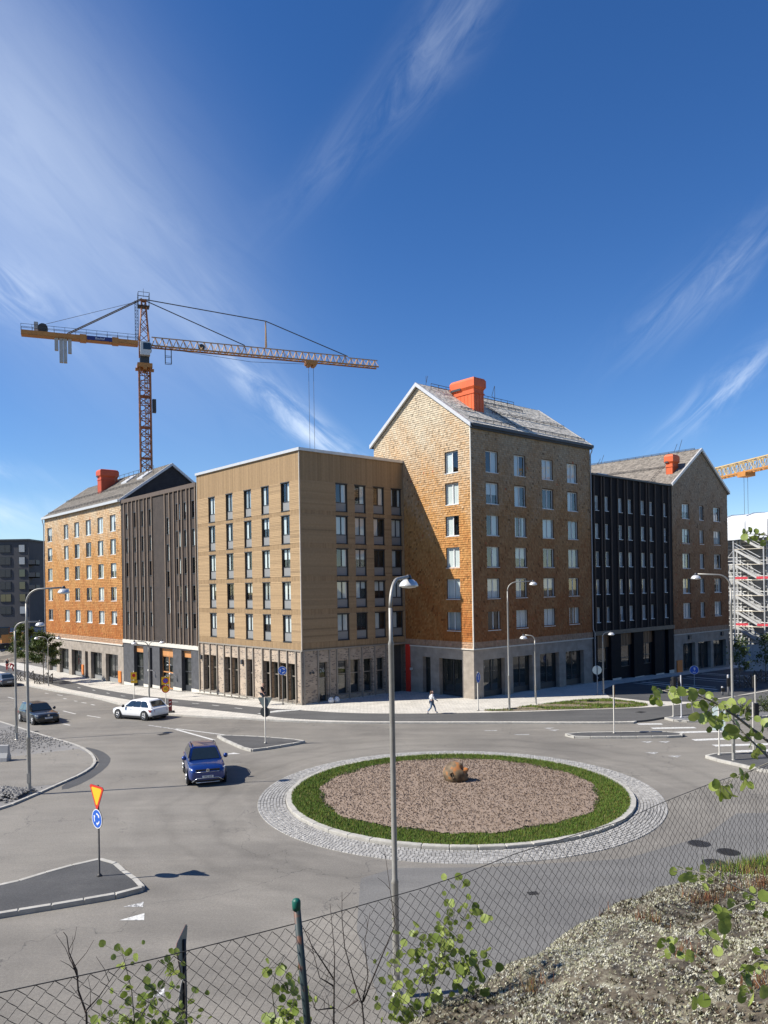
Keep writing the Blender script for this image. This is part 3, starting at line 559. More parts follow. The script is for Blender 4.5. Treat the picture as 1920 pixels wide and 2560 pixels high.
def soil_disc():
    n = 110; V = []; Fs = []; idx = {}
    g = np.linspace(-6.35, 6.35, n)
    for i in range(n):
        for j in range(n):
            x, y = g[i], g[j]; r = math.hypot(x, y)
            if r < 6.17 + .12 * math.sin(7 * math.atan2(y, x)) + .08 * math.sin(17 * math.atan2(y, x)):
                idx[i, j] = len(V); V.append((RC[0] + x, RC[1] + y, .19 + .13 * (1 - (r / 6.3) ** 2) + random.uniform(-.022, .022)))
    for i in range(n - 1):
        for j in range(n - 1):
            q = [(i, j), (i + 1, j), (i + 1, j + 1), (i, j + 1)]
            if all(k in idx for k in q): Fs.append([idx[k] for k in q])
    fastmesh('soil_bed', V, Fs, 'soil', None, rb, True)
    m = 17000; a = rng.uniform(0, 2 * np.pi, m); r = np.sqrt(rng.random(m)) * 6.2; x = RC[0] + r * np.cos(a); y = RC[1] + r * np.sin(a); z = .19 + .13 * (1 - (r / 6.3) ** 2) + .012
    s = rng.uniform(.010, .034, m); th = rng.uniform(0, np.pi, m); e = rng.uniform(.2, .6, m); ti = rng.uniform(-.035, .045, m)
    V = np.empty((m, 4, 3)); c, sn = np.cos(th), np.sin(th)
    for k, (u, w) in enumerate(((-1, -1), (1, -1), (1, 1), (-1, 1))):
        V[:, k] = np.c_[x + u * s * c - w * s * e * sn, y + u * s * sn + w * s * e * c, z + u * ti * .6 + w * .018 + .012]
    k = rng.uniform(.68, 1.2, m)[:, None]; cols = np.array([[.275, .205, .152]]) * k
    o = fastmesh('bark_mulch', V.reshape(-1, 3), np.arange(4 * m).reshape(-1, 4), 'mulch', cols, rb); o['kind'] = 'stuff'
soil_disc()
n = 62000; a = rng.uniform(0, 2 * np.pi, n); r = np.sqrt(rng.uniform(5.98 ** 2, 7.42 ** 2, n)); keep = r > 6.12 + .13 * np.sin(7 * a) + .09 * np.sin(17 * a) + rng.normal(0, .05, n)
a, r = a[keep], r[keep]; P = np.c_[RC[0] + r * np.cos(a), RC[1] + r * np.sin(a)]
blades('grass', P, np.full(len(P), .16), .10, .022, grasscols(len(P), .10), rb, .8)
rb['kind'] = 'structure'

# ---------------------------------------------------------------- buildings
# block coordinates: a runs along the right-hand street, b along the left-hand street, both from the corner of the tan house
class Bld:
    def __init__(s, name, label, a, b, group=None):
        s.off = (a, b, 0); s.root = thing(name, label, 'building', (*lw(a, b), 0), TH, group)
    def part(s, name, mb, mat, smooth=False, parent=None): return mb.build(name, mat, parent or s.root, smooth, s.off if parent is None else (0, 0, 0))
def fb(mb, F, h0, h1, z0, z1, o0, o1, col=None):
    k, c = F
    if k == 'X': mb.box(c - o1, c - o0, h0, h1, z0, z1, col)
    else: mb.box(h0, h1, c - o1, c - o0, z0, z1, col)
def fp(F, h, z, o): return (F[1] - o, h, z) if F[0] == 'X' else (h, F[1] - o, z)
def wall(mb, F, h0, h1, z0, z1, holes, depth=.3, rakes=None):
    hs = sorted({h0, h1} | {x for q in holes for x in q[:2] if h0 < x < h1}); zs = sorted({z0, z1} | {x for q in holes for x in q[2:4] if z0 < x < z1})
    for i in range(len(hs) - 1):
        for j in range(len(zs) - 1):
            hm, zm = (hs[i] + hs[i + 1]) / 2, (zs[j] + zs[j + 1]) / 2
            if any(q[0] < hm < q[1] and q[2] < zm < q[3] for q in holes): continue
            mb.add([fp(F, hs[i], zs[j], 0), fp(F, hs[i + 1], zs[j], 0), fp(F, hs[i + 1], zs[j + 1], 0), fp(F, hs[i], zs[j + 1], 0)], [(0, 1, 2, 3)])
    for q in holes:
        a, b, c, d = q[:4]
        if d < z0 or c > z1: continue
        c = max(c, z0); d = min(d, z1)
        for (p, r) in (((a, c), (b, c)), ((b, c), (b, d)), ((b, d), (a, d)), ((a, d), (a, c))):
            mb.add([fp(F, *p, 0), fp(F, *r, 0), fp(F, *r, -depth), fp(F, *p, -depth)], [(0, 1, 2, 3)])
def cladding(name, bld, O, U, V, Nn, u0, u1, v0, v1, holes, e, wmin, wmax, colfn, mat, stick=.03, lim=None, skip=None, lap=1.12, gap=.004):
    """courses of separate shingles or boards on a plane O + u U + v V, lifted along Nn"""
    lo, hi, zb, zt, ob = [], [], [], [], []
    k = 0; v = v0
    while v < v1 - .02:
        ve = min(v + e, v1); vm = (v + ve) / 2; a, b = (u0, u1) if lim is None else lim(vm)
        iv = [(max(a, u0), min(b, u1))]
        for q in holes:
            if q[2] < vm < q[3]:
                nv = []
                for (x, y) in iv:
                    if q[1] <= x or q[0] >= y: nv.append((x, y)); continue
                    if x < q[0]: nv.append((x, q[0]))
                    if y > q[1]: nv.append((q[1], y))
                iv = nv
        for (x, y) in iv:
            if y - x < .02: continue
            n = max(1, int((y - x) / ((wmin + wmax) / 2))); w = rng.uniform(wmin, wmax, n); w = np.r_[0, np.cumsum(w)]; w = x + w * (y - x) / w[-1]
            if skip is not None:
                m = ~skip((w[:-1] + w[1:]) / 2, vm)
            else: m = np.ones(n, bool)
            lo.append(w[:-1][m] + gap / 2); hi.append(w[1:][m] - gap / 2); c = m.sum(); zb.append(np.full(c, v) + rng.uniform(-.006, .006, c)); zt.append(np.full(c, min(v + e * lap, v1 + .02))); ob.append(stick * rng.uniform(.75, 1.25, c))
        v += e; k += 1
    lo, hi, zb, zt, ob = map(np.concatenate, (lo, hi, zb, zt, ob)); n = len(lo); O, U, V, Nn = (np.array(q, float) for q in (O, U, V, Nn))
    def P(u, vv, o): return O + u[:, None] * U + vv[:, None] * V + o[:, None] * Nn
    z0 = np.zeros(n); vs = np.stack([P(lo, zb, ob), P(hi, zb, ob), P(hi, zt, ob * .15), P(lo, zt, ob * .15), P(lo, zb, z0 - .01), P(hi, zb, z0 - .01), P(hi, zt, z0 - .01), P(lo, zt, z0 - .01)], 1).reshape(-1, 3)
    base = np.arange(n)[:, None] * 8; fs = np.concatenate([base + np.array(q) for q in ((0, 1, 2, 3), (4, 5, 1, 0), (5, 6, 2, 1), (7, 4, 0, 3))], 1).reshape(-1, 4)
    cols = np.repeat(colfn((lo + hi) / 2, zb), 4, 0)
    o = fastmesh(name, vs - np.array([bld.off]), fs, mat, cols, bld.root); o['kind'] = 'stuff'; return o
def facade_axes(F): return ((F[1], 0, 0), (0, 1, 0), (0, 0, 1), (-1, 0, 0)) if F[0] == 'X' else ((0, F[1], 0), (1, 0, 0), (0, 0, 1), (0, -1, 0))
def cedar(zlo, zhi, gtop=1.0, seed=0, grey=0.0):
    def f(u, z):
        n = len(u); t = np.clip((z - zlo) / (zhi - zlo), 0, 1)
        lf = .5 + .22 * np.sin(u * .9 + seed) * np.sin(z * .7 + 1.3 * seed) + .16 * np.sin(u * 2.3 - z * 1.7 + seed)
        p = np.clip((t - .50) * 2.0 + (lf - .5) * .5 + rng.normal(0, .09, n), 0, 1)[:, None]
        low = np.array([.33, .115, .028]); mid = np.array([.45, .235, .080]); top = np.array([.52, .44, .32]) * gtop
        q = np.clip(t / .5 + (lf - .5) * .7 + rng.normal(0, .16, n), 0, 1)[:, None]
        if grey: low, mid, top = (x_ * (1 - grey) + g_ * grey for x_, g_ in ((low, np.array([.23, .10, .045])), (mid, np.array([.30, .185, .105])), (top, np.array([.36, .295, .215]))))
        c = low + (mid - low) * q; c = c + (top - c) * p
        c = c * rng.uniform(.82, 1.15, n)[:, None]
        d = rng.random(n); c[d < .025] *= .55; c[(d > .05) & (d < .0525) & (t < .8)] = (.42, .12, .05)
        b = z < zlo + .5; c[b] = c[b] * .45 + np.array([.40, .32, .235]) * rng.uniform(.45, .7, b.sum())[:, None]
        return c
    return f
def plain(col, s=.12, dark=.0):
    def f(u, z):
        c = np.array([col]) * rng.uniform(1 - s, 1 + s, len(u))[:, None]
        if dark: c[rng.random(len(u)) < dark] *= .8
        return c
    return f
WIN = {}
def wmesh(key, fn):
    if key not in WIN: WIN[key] = fn()
    return WIN[key]
def window(bld, F, h0, h1, z0, z1, frame='white_frame', ft=.07, mull=(.5,), trans=(), panel=0, pmat='grey_panel', sill=None, glass='window_glass', rec=.14, blinds='rand', name='window', deep=.22, lintel=None):
    w, h = round(h1 - h0, 2), round(z1 - z0, 2); hm = (h0 + h1) / 2
    def mk():
        mb = MB(); d = .07
        mb.box(-w / 2, w / 2, 0, d, 0, ft); mb.box(-w / 2, w / 2, 0, d, h - ft, h); mb.box(-w / 2, -w / 2 + ft, 0, d, ft, h - ft); mb.box(w / 2 - ft, w / 2, 0, d, ft, h - ft)
        for m in mull: x = -w / 2 + w * m; mb.box(x - ft * .6, x + ft * .6, -.004, d, ft + panel, h - ft)
        for m in trans: mb.box(-w / 2 + ft, w / 2 - ft, -.006, d - .01, h * m - ft * .6, h * m + ft * .6)
        if panel: mb.box(-w / 2 + ft, w / 2 - ft, -.002, d, panel - ft * .3, panel + ft * .7)
        return mb.mesh('window_frame', frame)
    me = wmesh(('f', w, h, frame, ft, mull, trans, panel), mk)
    p = fp(F, hm, z0, -rec); rot = -math.pi / 2 if F[0] == 'X' else 0
    o = link(name, me, bld.root, (p[0] - bld.off[0], p[1] - bld.off[1], p[2]), rot)
    def mp(): mb = MB(); z_ = max(panel, ft); mb.add([(-w / 2 + ft, .03, z_), (w / 2 - ft, .03, z_), (w / 2 - ft, .03, h - ft), (-w / 2 + ft, .03, h - ft)], [(0, 1, 2, 3)]); return mb.mesh('pane', glass)
    link('pane', wmesh(('p', w, h, ft, panel, glass), mp), o)
    if panel:
        def mq(): mb = MB(); mb.box(-w / 2 + ft, w / 2 - ft, .02, .06, ft, panel - ft * .3); return mb.mesh('spandrel_panel', pmat)
        link('spandrel_panel', wmesh(('q', w, panel, ft, pmat), mq), o)
    if sill:
        def ms(): mb = MB(); mb.box(-w / 2 - .03, w / 2 + .03, -rec - .05, .0, -.035, .012); return mb.mesh('sill', sill)
        link('sill', wmesh(('s', w, sill, rec), ms), o)
    if lintel:
        def mn(): mb = MB(); mb.box(-w / 2 - .03, w / 2 + .03, -rec - .05, -rec + .02, h - .02, h + .05); return mb.mesh('lintel', lintel)
        link('lintel', wmesh(('l', w, h, lintel, rec), mn), o)
    if blinds:
        b = blinds if blinds != 'rand' else random.choice(['full', 'full', 'full', 'full', 'left', 'left', 'right', 'top', 'none', 'grey', 'half', 'both'])
        lim = {'full': [(0, 1, 0)], 'left': [(0, .52, 0)], 'right': [(.48, 1, 0)], 'both': [(0, .24, 0), (.76, 1, 0)], 'top': [(0, 1, .45)], 'none': [], 'grey': [(0, 1, 0)], 'half': [(0, .5, 0), (.5, 1, .6)]}[b]
        for (x0, x1, zf) in lim:
            def mbk():
                mb = MB(); zz = max(panel, ft); n = 9; X0, X1 = -w / 2 + ft + (w - 2 * ft) * x0, -w / 2 + ft + (w - 2 * ft) * x1; Z0 = zz + (h - ft - zz) * zf
                for i in range(n):   # pleated
                    xa, xb = X0 + (X1 - X0) * i / n, X0 + (X1 - X0) * (i + 1) / n; s_ = .012 if i % 2 else 0
                    mb.add([(xa, .075 + s_, Z0), (xb, .075 + (.012 - s_), Z0), (xb, .075 + (.012 - s_), h - ft), (xa, .075 + s_, h - ft)], [(0, 1, 2, 3)])
                return mb.mesh('blind', 'blind_grey' if b == 'grey' else 'blind')
            link('blind', wmesh(('b', w, h, ft, panel, x0, x1, zf, b == 'grey'), mbk), o)
    return o
def core(bld, a0, a1, b0, b1, z1, z0=-2.2): mb = MB(); mb.box(a0, a1, b0, b1, z0, z1); bld.part('interior_core', mb, 'interior')
def chimney(bld, a0, a1, b0, b1, zb, zt, mat):
    mb = MB(); mb.bbox(a0, a1, b0, b1, zb, zt - 1.05, .03)
    o = .14; ch = .42
    mb.box(a0 - .06, a1 + .06, b0 - .06, b1 + .06, zt - 1.45, zt - 1.38); mb.box(a0 + .02, a1 - .02, b0 + .02, b1 - .02, zt - 1.05, zt - .95)
    c = bld.part('chimney', mb, mat)
    m2 = MB(); n = 6
    rings = [(-.02, zt - 1.1), (o, zt - .85), (o, zt - .28), (o - .12, zt - .08), (o - .32, zt)]
    vs = []; fs = []
    for (e, z) in rings: vs += [(a0 - e, b0 - e, z), (a1 + e, b0 - e, z), (a1 + e, b1 + e, z), (a0 - e, b1 + e, z)]
    for i in range(len(rings) - 1):
        for k in range(4): fs.append((i * 4 + k, i * 4 + (k + 1) % 4, i * 4 + 4 + (k + 1) % 4, i * 4 + 4 + k))
    fs += [(3, 2, 1, 0), (16, 17, 18, 19)]; m2.add(vs, fs); bld.part('chimney_cap', m2, mat)
    m3 = MB(); bs = np.arange(b0 + .3, b1, .42); 
    for q in bs: m3.box(a0 - .018, a0 + .004, q - .012, q + .012, zb, zt - 1.45)
    for q in np.arange(a0 + .3, a1, .42): m3.box(q - .012, q + .012, b0 - .018, b0 + .004, zb, zt - 1.45)
    bld.part('standing_seam', m3, mat)
    m4 = MB(); m4.box(a0 - o - .012, a0 - o + .2, b0 + (b1 - b0) * .55, b1 + .02, zt - .98, zt - .80); bld.part('vent_slot', m4, 'dark_metal')
    return c
def roof(bld, ridge_axis, e0, rz, r, ez, l0, l1, ov=.28, thick=.22, cols=(.33, .30, .265), slopes=(0, 1), e=.24):
    """gable roof. eave coordinates e0 (near) and 2r-e0 (far), ridge at r, running l0..l1 along the other axis"""
    sl = (rz - ez) / (r - e0)
    for k in slopes:
        s_ = 1 if k == 0 else -1; ee = e0 if k == 0 else 2 * r - e0; eo = ee - s_ * ov; zo = ez - sl * ov
        f = (lambda q, l, z: (q, l, z)) if ridge_axis == 'b' else (lambda q, l, z: (l, q, z))
        mb = MB(); mb.add([f(eo, l0, zo), f(r, l0, rz), f(r, l1, rz), f(eo, l1, zo), f(eo, l0, zo - thick), f(r, l0, rz - thick), f(r, l1, rz - thick), f(eo, l1, zo - thick)],
                          [(0, 1, 2, 3), (7, 6, 5, 4), (0, 4, 5, 1), (2, 6, 7, 3), (0, 3, 7, 4)])
        bld.part('roof_deck', mb, 'dark_metal')
        L_ = math.hypot(r - eo, rz - zo); up = np.array(f((r - eo) / L_, 0, (rz - zo) / L_)); nn = np.array(f(-s_ * abs(rz - zo) / L_, 0, abs(r - eo) / L_)); ul = np.array(f(0, 1, 0))
        cladding('roof_shingles', bld, f(eo, 0, zo + .005), ul, up, nn, l0 + .12, l1 - .12, 0, L_, [], e, .14, .3, plain(cols, .3, .1), 'roof_shingle', .03)
        for l in (l0, l1):   # verge trim
            m2 = MB(); w = .1
            m2.add([f(eo, l - w, zo + .07), f(r, l - w, rz + .07), f(r, l + w, rz + .07), f(eo, l + w, zo + .07), f(eo, l - w, zo - thick - .02), f(r, l - w, rz - thick - .02), f(r, l + w, rz - thick - .02), f(eo, l + w, zo - thick - .02)],
                   [(0, 1, 2, 3), (7, 6, 5, 4), (0, 4, 5, 1), (2, 6, 7, 3), (0, 3, 7, 4), (1, 5, 6, 2)])
            bld.part('verge_trim', m2, 'light_metal')
    return sl
def rail(bld, name, pts, hgt, n, mat='dark_metal', r=.025):
    """snow guard or roof rail: two bars on short stands"""
    pts = [Vector(p) for p in pts]; mb = MB(); a, b = pts
    for k in (.55, 1.0): mb.tube([a + Vector((0, 0, hgt * k)), b + Vector((0, 0, hgt * k))], r, 5)
    for i in range(n + 1): p = a.lerp(b, i / n); mb.tube([p, p + Vector((0, 0, hgt))], r, 5)
    bld.part(name, mb, mat)

# ---- tan board-clad corner house
tan = Bld('tan_apartment_house', 'flat-roofed tan board-clad corner apartment house above a pale brick ground floor', 0, 0)
FA, FB_ = ('X', 0.0), ('Y', 0.0)
colsA = [(13.65, 14.86), (10.44, 11.62), (7.30, 8.48), (4.48, 5.65), (1.46, 2.68)]; colsB = [(3.59, 4.82), (5.61, 6.80), (7.66, 8.89), (9.72, 10.92)]
rowsT = [(5.0 + 2.665 * k, 7.17 + 2.70 * k) for k in range(5)]
hA = [(a, b, c, d) for a, b in colsA for c, d in rowsT]; hB = [(a, b, c, d) for a, b in colsB for c, d in rowsT]
core(tan, .5, AM - .02, .5, 17.0, 20.1)
mb = MB(); wall(mb, FA, 0, 17.12, 4.4, 20.3, hA, .3); wall(mb, FB_, 0, AM, 4.4, 20.3, hB, .3); mb.box(0, AM + .3, 17.0, 17.12, 4.4, 20.3); tan.part('wall', mb, 'underlay')
board = plain((.368, .252, .138), .08, .05); vboard = plain((.352, .240, .132), .11)
for F, hh, U1 in ((FA, hA, 17.10), (FB_, hB, AM - .01)):
    O, U, V, Nn = facade_axes(F)
    bands = [(4.42, 4.98)] + [(7.20 + 2.70 * k + .0, 7.66 + 2.665 * k) for k in range(4)] + [(18.0, 20.32)]
    lo = [4.98] + [b[1] for b in bands[1:-1]]; hi = [b[0] for b in bands[1:]]
    for k, (c, d) in enumerate(zip(lo, hi)): cladding('clapboards', tan, O, U, V, Nn, .02, U1, c, d, hh, .142, 2.2, 4.2, board, 'board', .022)
    for c, d in bands:   # upright boards between the storeys
        cladding('upright_boards', tan, O, V, U, Nn, c, d, .02, U1, [(q[2], q[3], q[0], q[1]) for q in hh], .115, 3, 6, vboard, 'board', .014, lap=.96)
    for h in (0.0, U1): 
        mb = MB(); fb(mb, F, h - (.0 if h == 0 else .05), h + (.05 if h == 0 else 0), 4.42, 20.32, -.01, .05); tan.part('corner_trim', mb, 'stone_base' if F is FA else 'fin_wood')
for a, b in colsA:
    for c, d in rowsT: window(tan, FA, a, b, c, d, 'dark_frame', .06, (.5,), (), .74, sill='dark_frame', lintel='dark_frame', rec=.12)
for a, b in colsB:
    for c, d in rowsT: window(tan, FB_, a, b, c, d, 'dark_frame', .06, (.5,), (), .74, sill='dark_frame', lintel='dark_frame', rec=.12)
mb = MB(); e = .16; mb.box(-e, AM - .03, -e, .30, 20.32, 20.55); mb.box(-e, .30, .30, 17.15, 20.32, 20.55); mb.box(.30, AM - .03, .30, 17.15, 20.25, 20.32); tan.part('parapet_capping', mb, 'light_metal')
mb = MB(); mb.box(-.10, AM + .0, -.10, 0, 4.30, 4.42); mb.box(-.10, 0, 0, 17.12, 4.30, 4.42); tan.part('string_course', mb, 'bronze')
# pale brick ground floor
pilA = [17.0, 16.18, 14.94, 13.61, 12.3, 11.06, 9.74, 8.42, 7.29, 5.8, 4.57, 3.31, 2.09, .84, .07]
gfA = [(14.94, 16.18, -.08, 3.24), (13.61, 14.94, -.08, 3.24), (11.06, 12.3, -.05, 3.24), (9.74, 11.06, -.05, 3.24), (7.29, 8.42, -.28, 3.24), (4.57, 5.8, .18, 3.26), (3.31, 4.57, .2, 3.26), (2.09, 3.31, .22, 3.26), (.84, 2.09, .25, 3.26)]
gfB = [(1.64, 2.48, .10, 3.34), (3.55, 4.58, .50, 3.34), (4.86, 5.92, .48, 3.32), (6.32, 7.28, .46, 3.3), (7.79, 8.66, .45, 3.28), (9.25, 11.05, -.1, 4.28)]
mb = MB(); wall(mb, FA, 0, 17.12, -1.0, 4.32, gfA, .4); wall(mb, FB_, 0, AM, -.6, 4.32, gfB, .4); tan.part('brick_wall', mb, 'tan_brick')
for (a, b, c, d) in gfA: window(tan, FA, a + .05, b - .05, c, d, 'bronze', .06, (), (.655,), 0, glass='shop_glass', rec=.26, blinds=None, name='door' if a == 7.29 else 'shop_window', sill=None if a == 7.29 else 'bronze')
for k, (a, b, c, d) in enumerate(gfB[:5]):
    w_ = window(tan, FB_, a, b, c, d, 'bronze', .06, (), (.60,), 0, glass='shop_glass', rec=.2, blinds=None, name='door' if k == 0 else 'shop_window', sill=None if k == 0 else 'bronze')
    if k == 0: textmesh('26', .52, 'blind_grey', w_, (0, .015, 2.55), (R(90), 0, 0), 'house_number')
for s in pilA: mb = MB(); fb(mb, FA, s - .055, s + .055, -.35 if s > 6 else .05, 4.30, .0, .12); tan.part('pilaster', mb, 'bronze')
for s in (.12, 1.5, 2.66, 3.42, 4.72, 6.10, 7.52, 8.80, 9.16): mb = MB(); fb(mb, FB_, s - .055, s + .055, .02, 4.30, 0, .10); tan.part('pilaster', mb, 'bronze')
mb = MB(); mb.prism([(0, .14), (17.12, -.26), (17.12, -2.0), (0, -2.0)], -.05, .1, lambda u, v, t: (t, u, v)); mb.box(.1, 9.2, -.05, .1, -2, .12); tan.part('plinth', mb, 'stone_base')
mb = MB(); mb.prism([(0, .20), (17.12, -.18), (17.12, -.26), (0, .12)], -.1, .02, lambda u, v, t: (t, u, v)); tan.part('plinth_ledge', mb, 'bronze')
for s in (16.62, 9.1): mb = MB(); fb(mb, FA, s - .13, s + .13, 2.75, 3.15, 0, .18); tan.part('wall_lantern', mb, 'dark_metal')
for s in (.72, 1.02): mb = MB(); mb.lathe([(.09, -.0), (.11, .03), (.07, .09)], 12, (s, -.09, 2.55), 'y'); tan.part('wall_lamp', mb, 'dark_metal')
# recessed entrance with red side panel
mb = MB(); mb.box(9.25, 11.05, .95, 1.0, -.1, 4.28); mb.box(9.2, 9.25, 0, 1, -.1, 4.28); mb.box(11.05, 11.10, 0, 1, -.1, 4.28); mb.box(9.25, 11.05, 0, 1, 4.24, 4.28); tan.part('entrance_lining', mb, 'fin_wood')
mb = MB(); mb.box(9.55, 10.95, .86, .95, -.05, 2.35); mb.box(9.55, 10.95, .80, .86, 2.35, 2.5); tan.part('entrance_door', mb, 'brown_wood')
for x in (9.66, 10.32): mb = MB(); mb.box(x, x + .5, .82, .858, .2, 2.2); tan.part('door_pane', mb, 'car_glass')
mb = MB(); mb.box(9.55, 10.95, .88, .95, 3.4, 4.2); tan.part('transom_window', mb, 'car_glass')
mb = MB(); mb.lathe([(.0, -.2), (.14, -.15), (.2, 0), (.14, .15), (0, .2)], 14, (9.75, .55, 2.78)); tan.part('globe_lamp', mb, 'lamp_glass', True)
mb = MB(); mb.box(AM - .16, AM - .03, -.62, -.12, -.05, 4.25); tan.part('red_entrance_panel', mb, 'red_post')

# ---- tall shingle-clad house
main = Bld('shingled_gable_house', 'tall gabled house clad in orange-brown shingles with the largest orange chimney', AM, BM)
FG, FR = ('X', AM), ('Y', BM); RL = 16.8; AE = AM + RL
rowsM = [(5.60 + 2.625 * k, 7.24 + 2.655 * k) for k in range(6)]
hG = [(BM + 1.36, BM + 2.90, c, d) for c, d in rowsM]; hR = [(AM + a, AM + b, c, d) for a, b in ((1.78, 3.37), (5.45, 7.02), (9.31, 10.95), (13.09, 14.68)) for c, d in rowsM]
core(main, AM + .5, AE - .3, BM + .5, BM + 11.7, 22.2)
EZ, RZ = 22.55, 26.85
mb = MB(); wall(mb, FG, BM, BM + 12, 4.1, EZ, hG, .3); wall(mb, FR, AM, AE, 4.1, EZ, hR, .3)
mb.add([(AM, BM, EZ), (AM, BM + 12, EZ), (AM, BM + 6, RZ)], [(0, 1, 2)]); mb.box(AE - .1, AE, BM, BM + 12, 0, EZ); mb.add([(AE, BM, EZ), (AE, BM + 12, EZ), (AE, BM + 6, RZ)], [(0, 2, 1)]); mb.box(AM, AE, BM + 11.9, BM + 12, 0, EZ)
main.part('wall', mb, 'underlay')
gsl = (RZ - EZ) / 6
def glim(v): return (BM, BM + 12) if v < EZ else (BM + (v - EZ) / gsl, BM + 12 - (v - EZ) / gsl)
cladding('wall_shingles', main, *facade_axes(FG), BM + .0, BM + 12, 4.18, RZ - .15, hG, .186, .10, .20, cedar(4.15, 24.5, 1.0, 1), 'shingle', .050, glim, lambda u, v: (u > .25) & (v < 20.2))
cladding('wall_shingles', main, *facade_axes(FR), AM + .03, AE - .02, 4.18, EZ - .2, hR, .186, .10, .20, cedar(4.15, 25.0, .9, 2, .5), 'shingle', .050)
for q, bl in zip(hG, ('grey', 'full', 'full', 'left', 'full', 'left')): window(main, FG, *q, sill='white_frame', rec=.12, mull=(.5,), blinds=bl)
for k, q in enumerate(hR): window(main, FR, *q, sill='white_frame', rec=.12)
roof(main, 'a', BM, RZ + .12, BM + 6, EZ + .12, AM - .22, AE + .12, .3, .25, (.64, .585, .50))
mb = MB(); mb.box(AM - .1, AE + .1, BM - .42, BM - .22, EZ - .28, EZ - .05); mb.box(AM - .1, AE + .1, BM - .24, BM - .04, EZ - .42, EZ - .12); main.part('gutter', mb, 'dark_metal')
mb = MB(); mb.box(AM - .06, AM + .02, BM - .06, BM + .04, 4.2, EZ - .1); main.part('corner_board', mb, 'stone_base')
mb = MB(); mb.tube([(AE - .05, BM - .3, EZ - .3), (AE - .05, BM - .3, EZ - .6), (AE - .05, BM - .12, EZ - .9), (AE - .05, BM - .12, 5), (AE + .1, BM - .2, 4.6), (AE + .1, BM - .2, .8), (AE + .35, BM - .3, .3)], .055, 6); main.part('downpipe', mb, 'zinc')
chimney(main, AM + 3.2, AM + 4.5, BM + 2.4, BM + 5.0, 23.7, 27.42, 'chimney_orange')
for k, (bb, l0, l1) in enumerate(((.35, .3, RL - .3), (2.1, 1.2, 3.0), (2.6, 5.8, RL - .4), (4.4, 6.0, RL - 4.5))): z = EZ + .12 + gsl * bb + .02; rail(main, 'snow_guard', ((AM + l0, BM + bb, z), (AM + l1, BM + bb, z)), .24, max(2, int(l1 - l0)), 'steel_dark')
z = RZ + .1; rail(main, 'ridge_walkway', ((AM + .8, BM + 5.2, z - .5), (AM + 12, BM + 5.2, z - .5)), .5, 12, 'steel_dark')
mb = MB()
for s in (0, .35): mb.tube([(AM + 6.2 + s, BM + .6, EZ + .75), (AM + 6.0 + s, BM + 4.6, EZ + 3.6)], .025, 5)
for i in range(11): t = i / 10; mb.tube([(AM + 6.2 - .2 * t, BM + .6 + 4 * t, EZ + .75 + 2.85 * t), (AM + 6.55 - .2 * t, BM + .6 + 4 * t, EZ + .75 + 2.85 * t)], .018, 4)
main.part('roof_ladder', mb, 'steel_dark')
mb = MB(); mb.tube([(AM + 5.7, BM + 2.2, 24.4), (AM + 5.7, BM + 2.2, 26.9), (AM + 6.6, BM + 3.3, 26.4), (AM + 8.5, BM + 4.6, 26.6)], .02, 5); mb.tube([(AM + .9, BM + 6, RZ), (AM + 1.2, BM + 6, RZ + 1.0)], .02, 5); mb.tube([(AM + 1.0, BM + 6, RZ + .4), (AM + .8, BM + 5.8, RZ + .9)], .015, 4); main.part('lightning_rod', mb, 'steel_dark')
gG = [(BM + 1.30, BM + 3.97, .05, 3.24), (BM + 5.02, BM + 5.98, -.2, 3.25)]; gR = [(AM + 1.15, AM + 3.88, .05, 3.22), (AM + 4.93, AM + 7.6, .0, 3.2), (AM + 8.65, AM + 11.47, -.02, 3.17), (AM + 12.48, AM + 15.32, -.05, 3.13)]
mb = MB(); wall(mb, FG, BM, 0.02, -.6, 4.12, gG, .45); wall(mb, FR, AM, AE, -.9, 4.12, gR, .45); main.part('granite_wall', mb, 'granite')
mb = MB(); mb.box(AM - .09, AM, BM - .09, -.02, 4.1, 4.2); mb.box(AM, AE, BM - .09, BM, 4.1, 4.2); main.part('drip_course', mb, 'stone_base')
window(main, FG, *gG[0], 'dark_frame', .06, (.5,), (), .35, 'dark_frame', glass='shop_glass', rec=.4, blinds=None, name='shop_window'); window(main, FG, *gG[1], 'dark_frame', .08, (), (.72,), 0, glass='shop_glass', rec=.4, blinds=None, name='door')
for q in gR: window(main, FR, *q, 'dark_frame', .06, (.5,), (), .5, 'dark_frame', glass='shop_glass', rec=.4, blinds=None, name='shop_window')
mb = MB(); fb(mb, FG, BM + 7.25, BM + 7.45, 2.0, 2.2, 0, .15); main.part('wall_lamp', mb, 'lamp_shell')

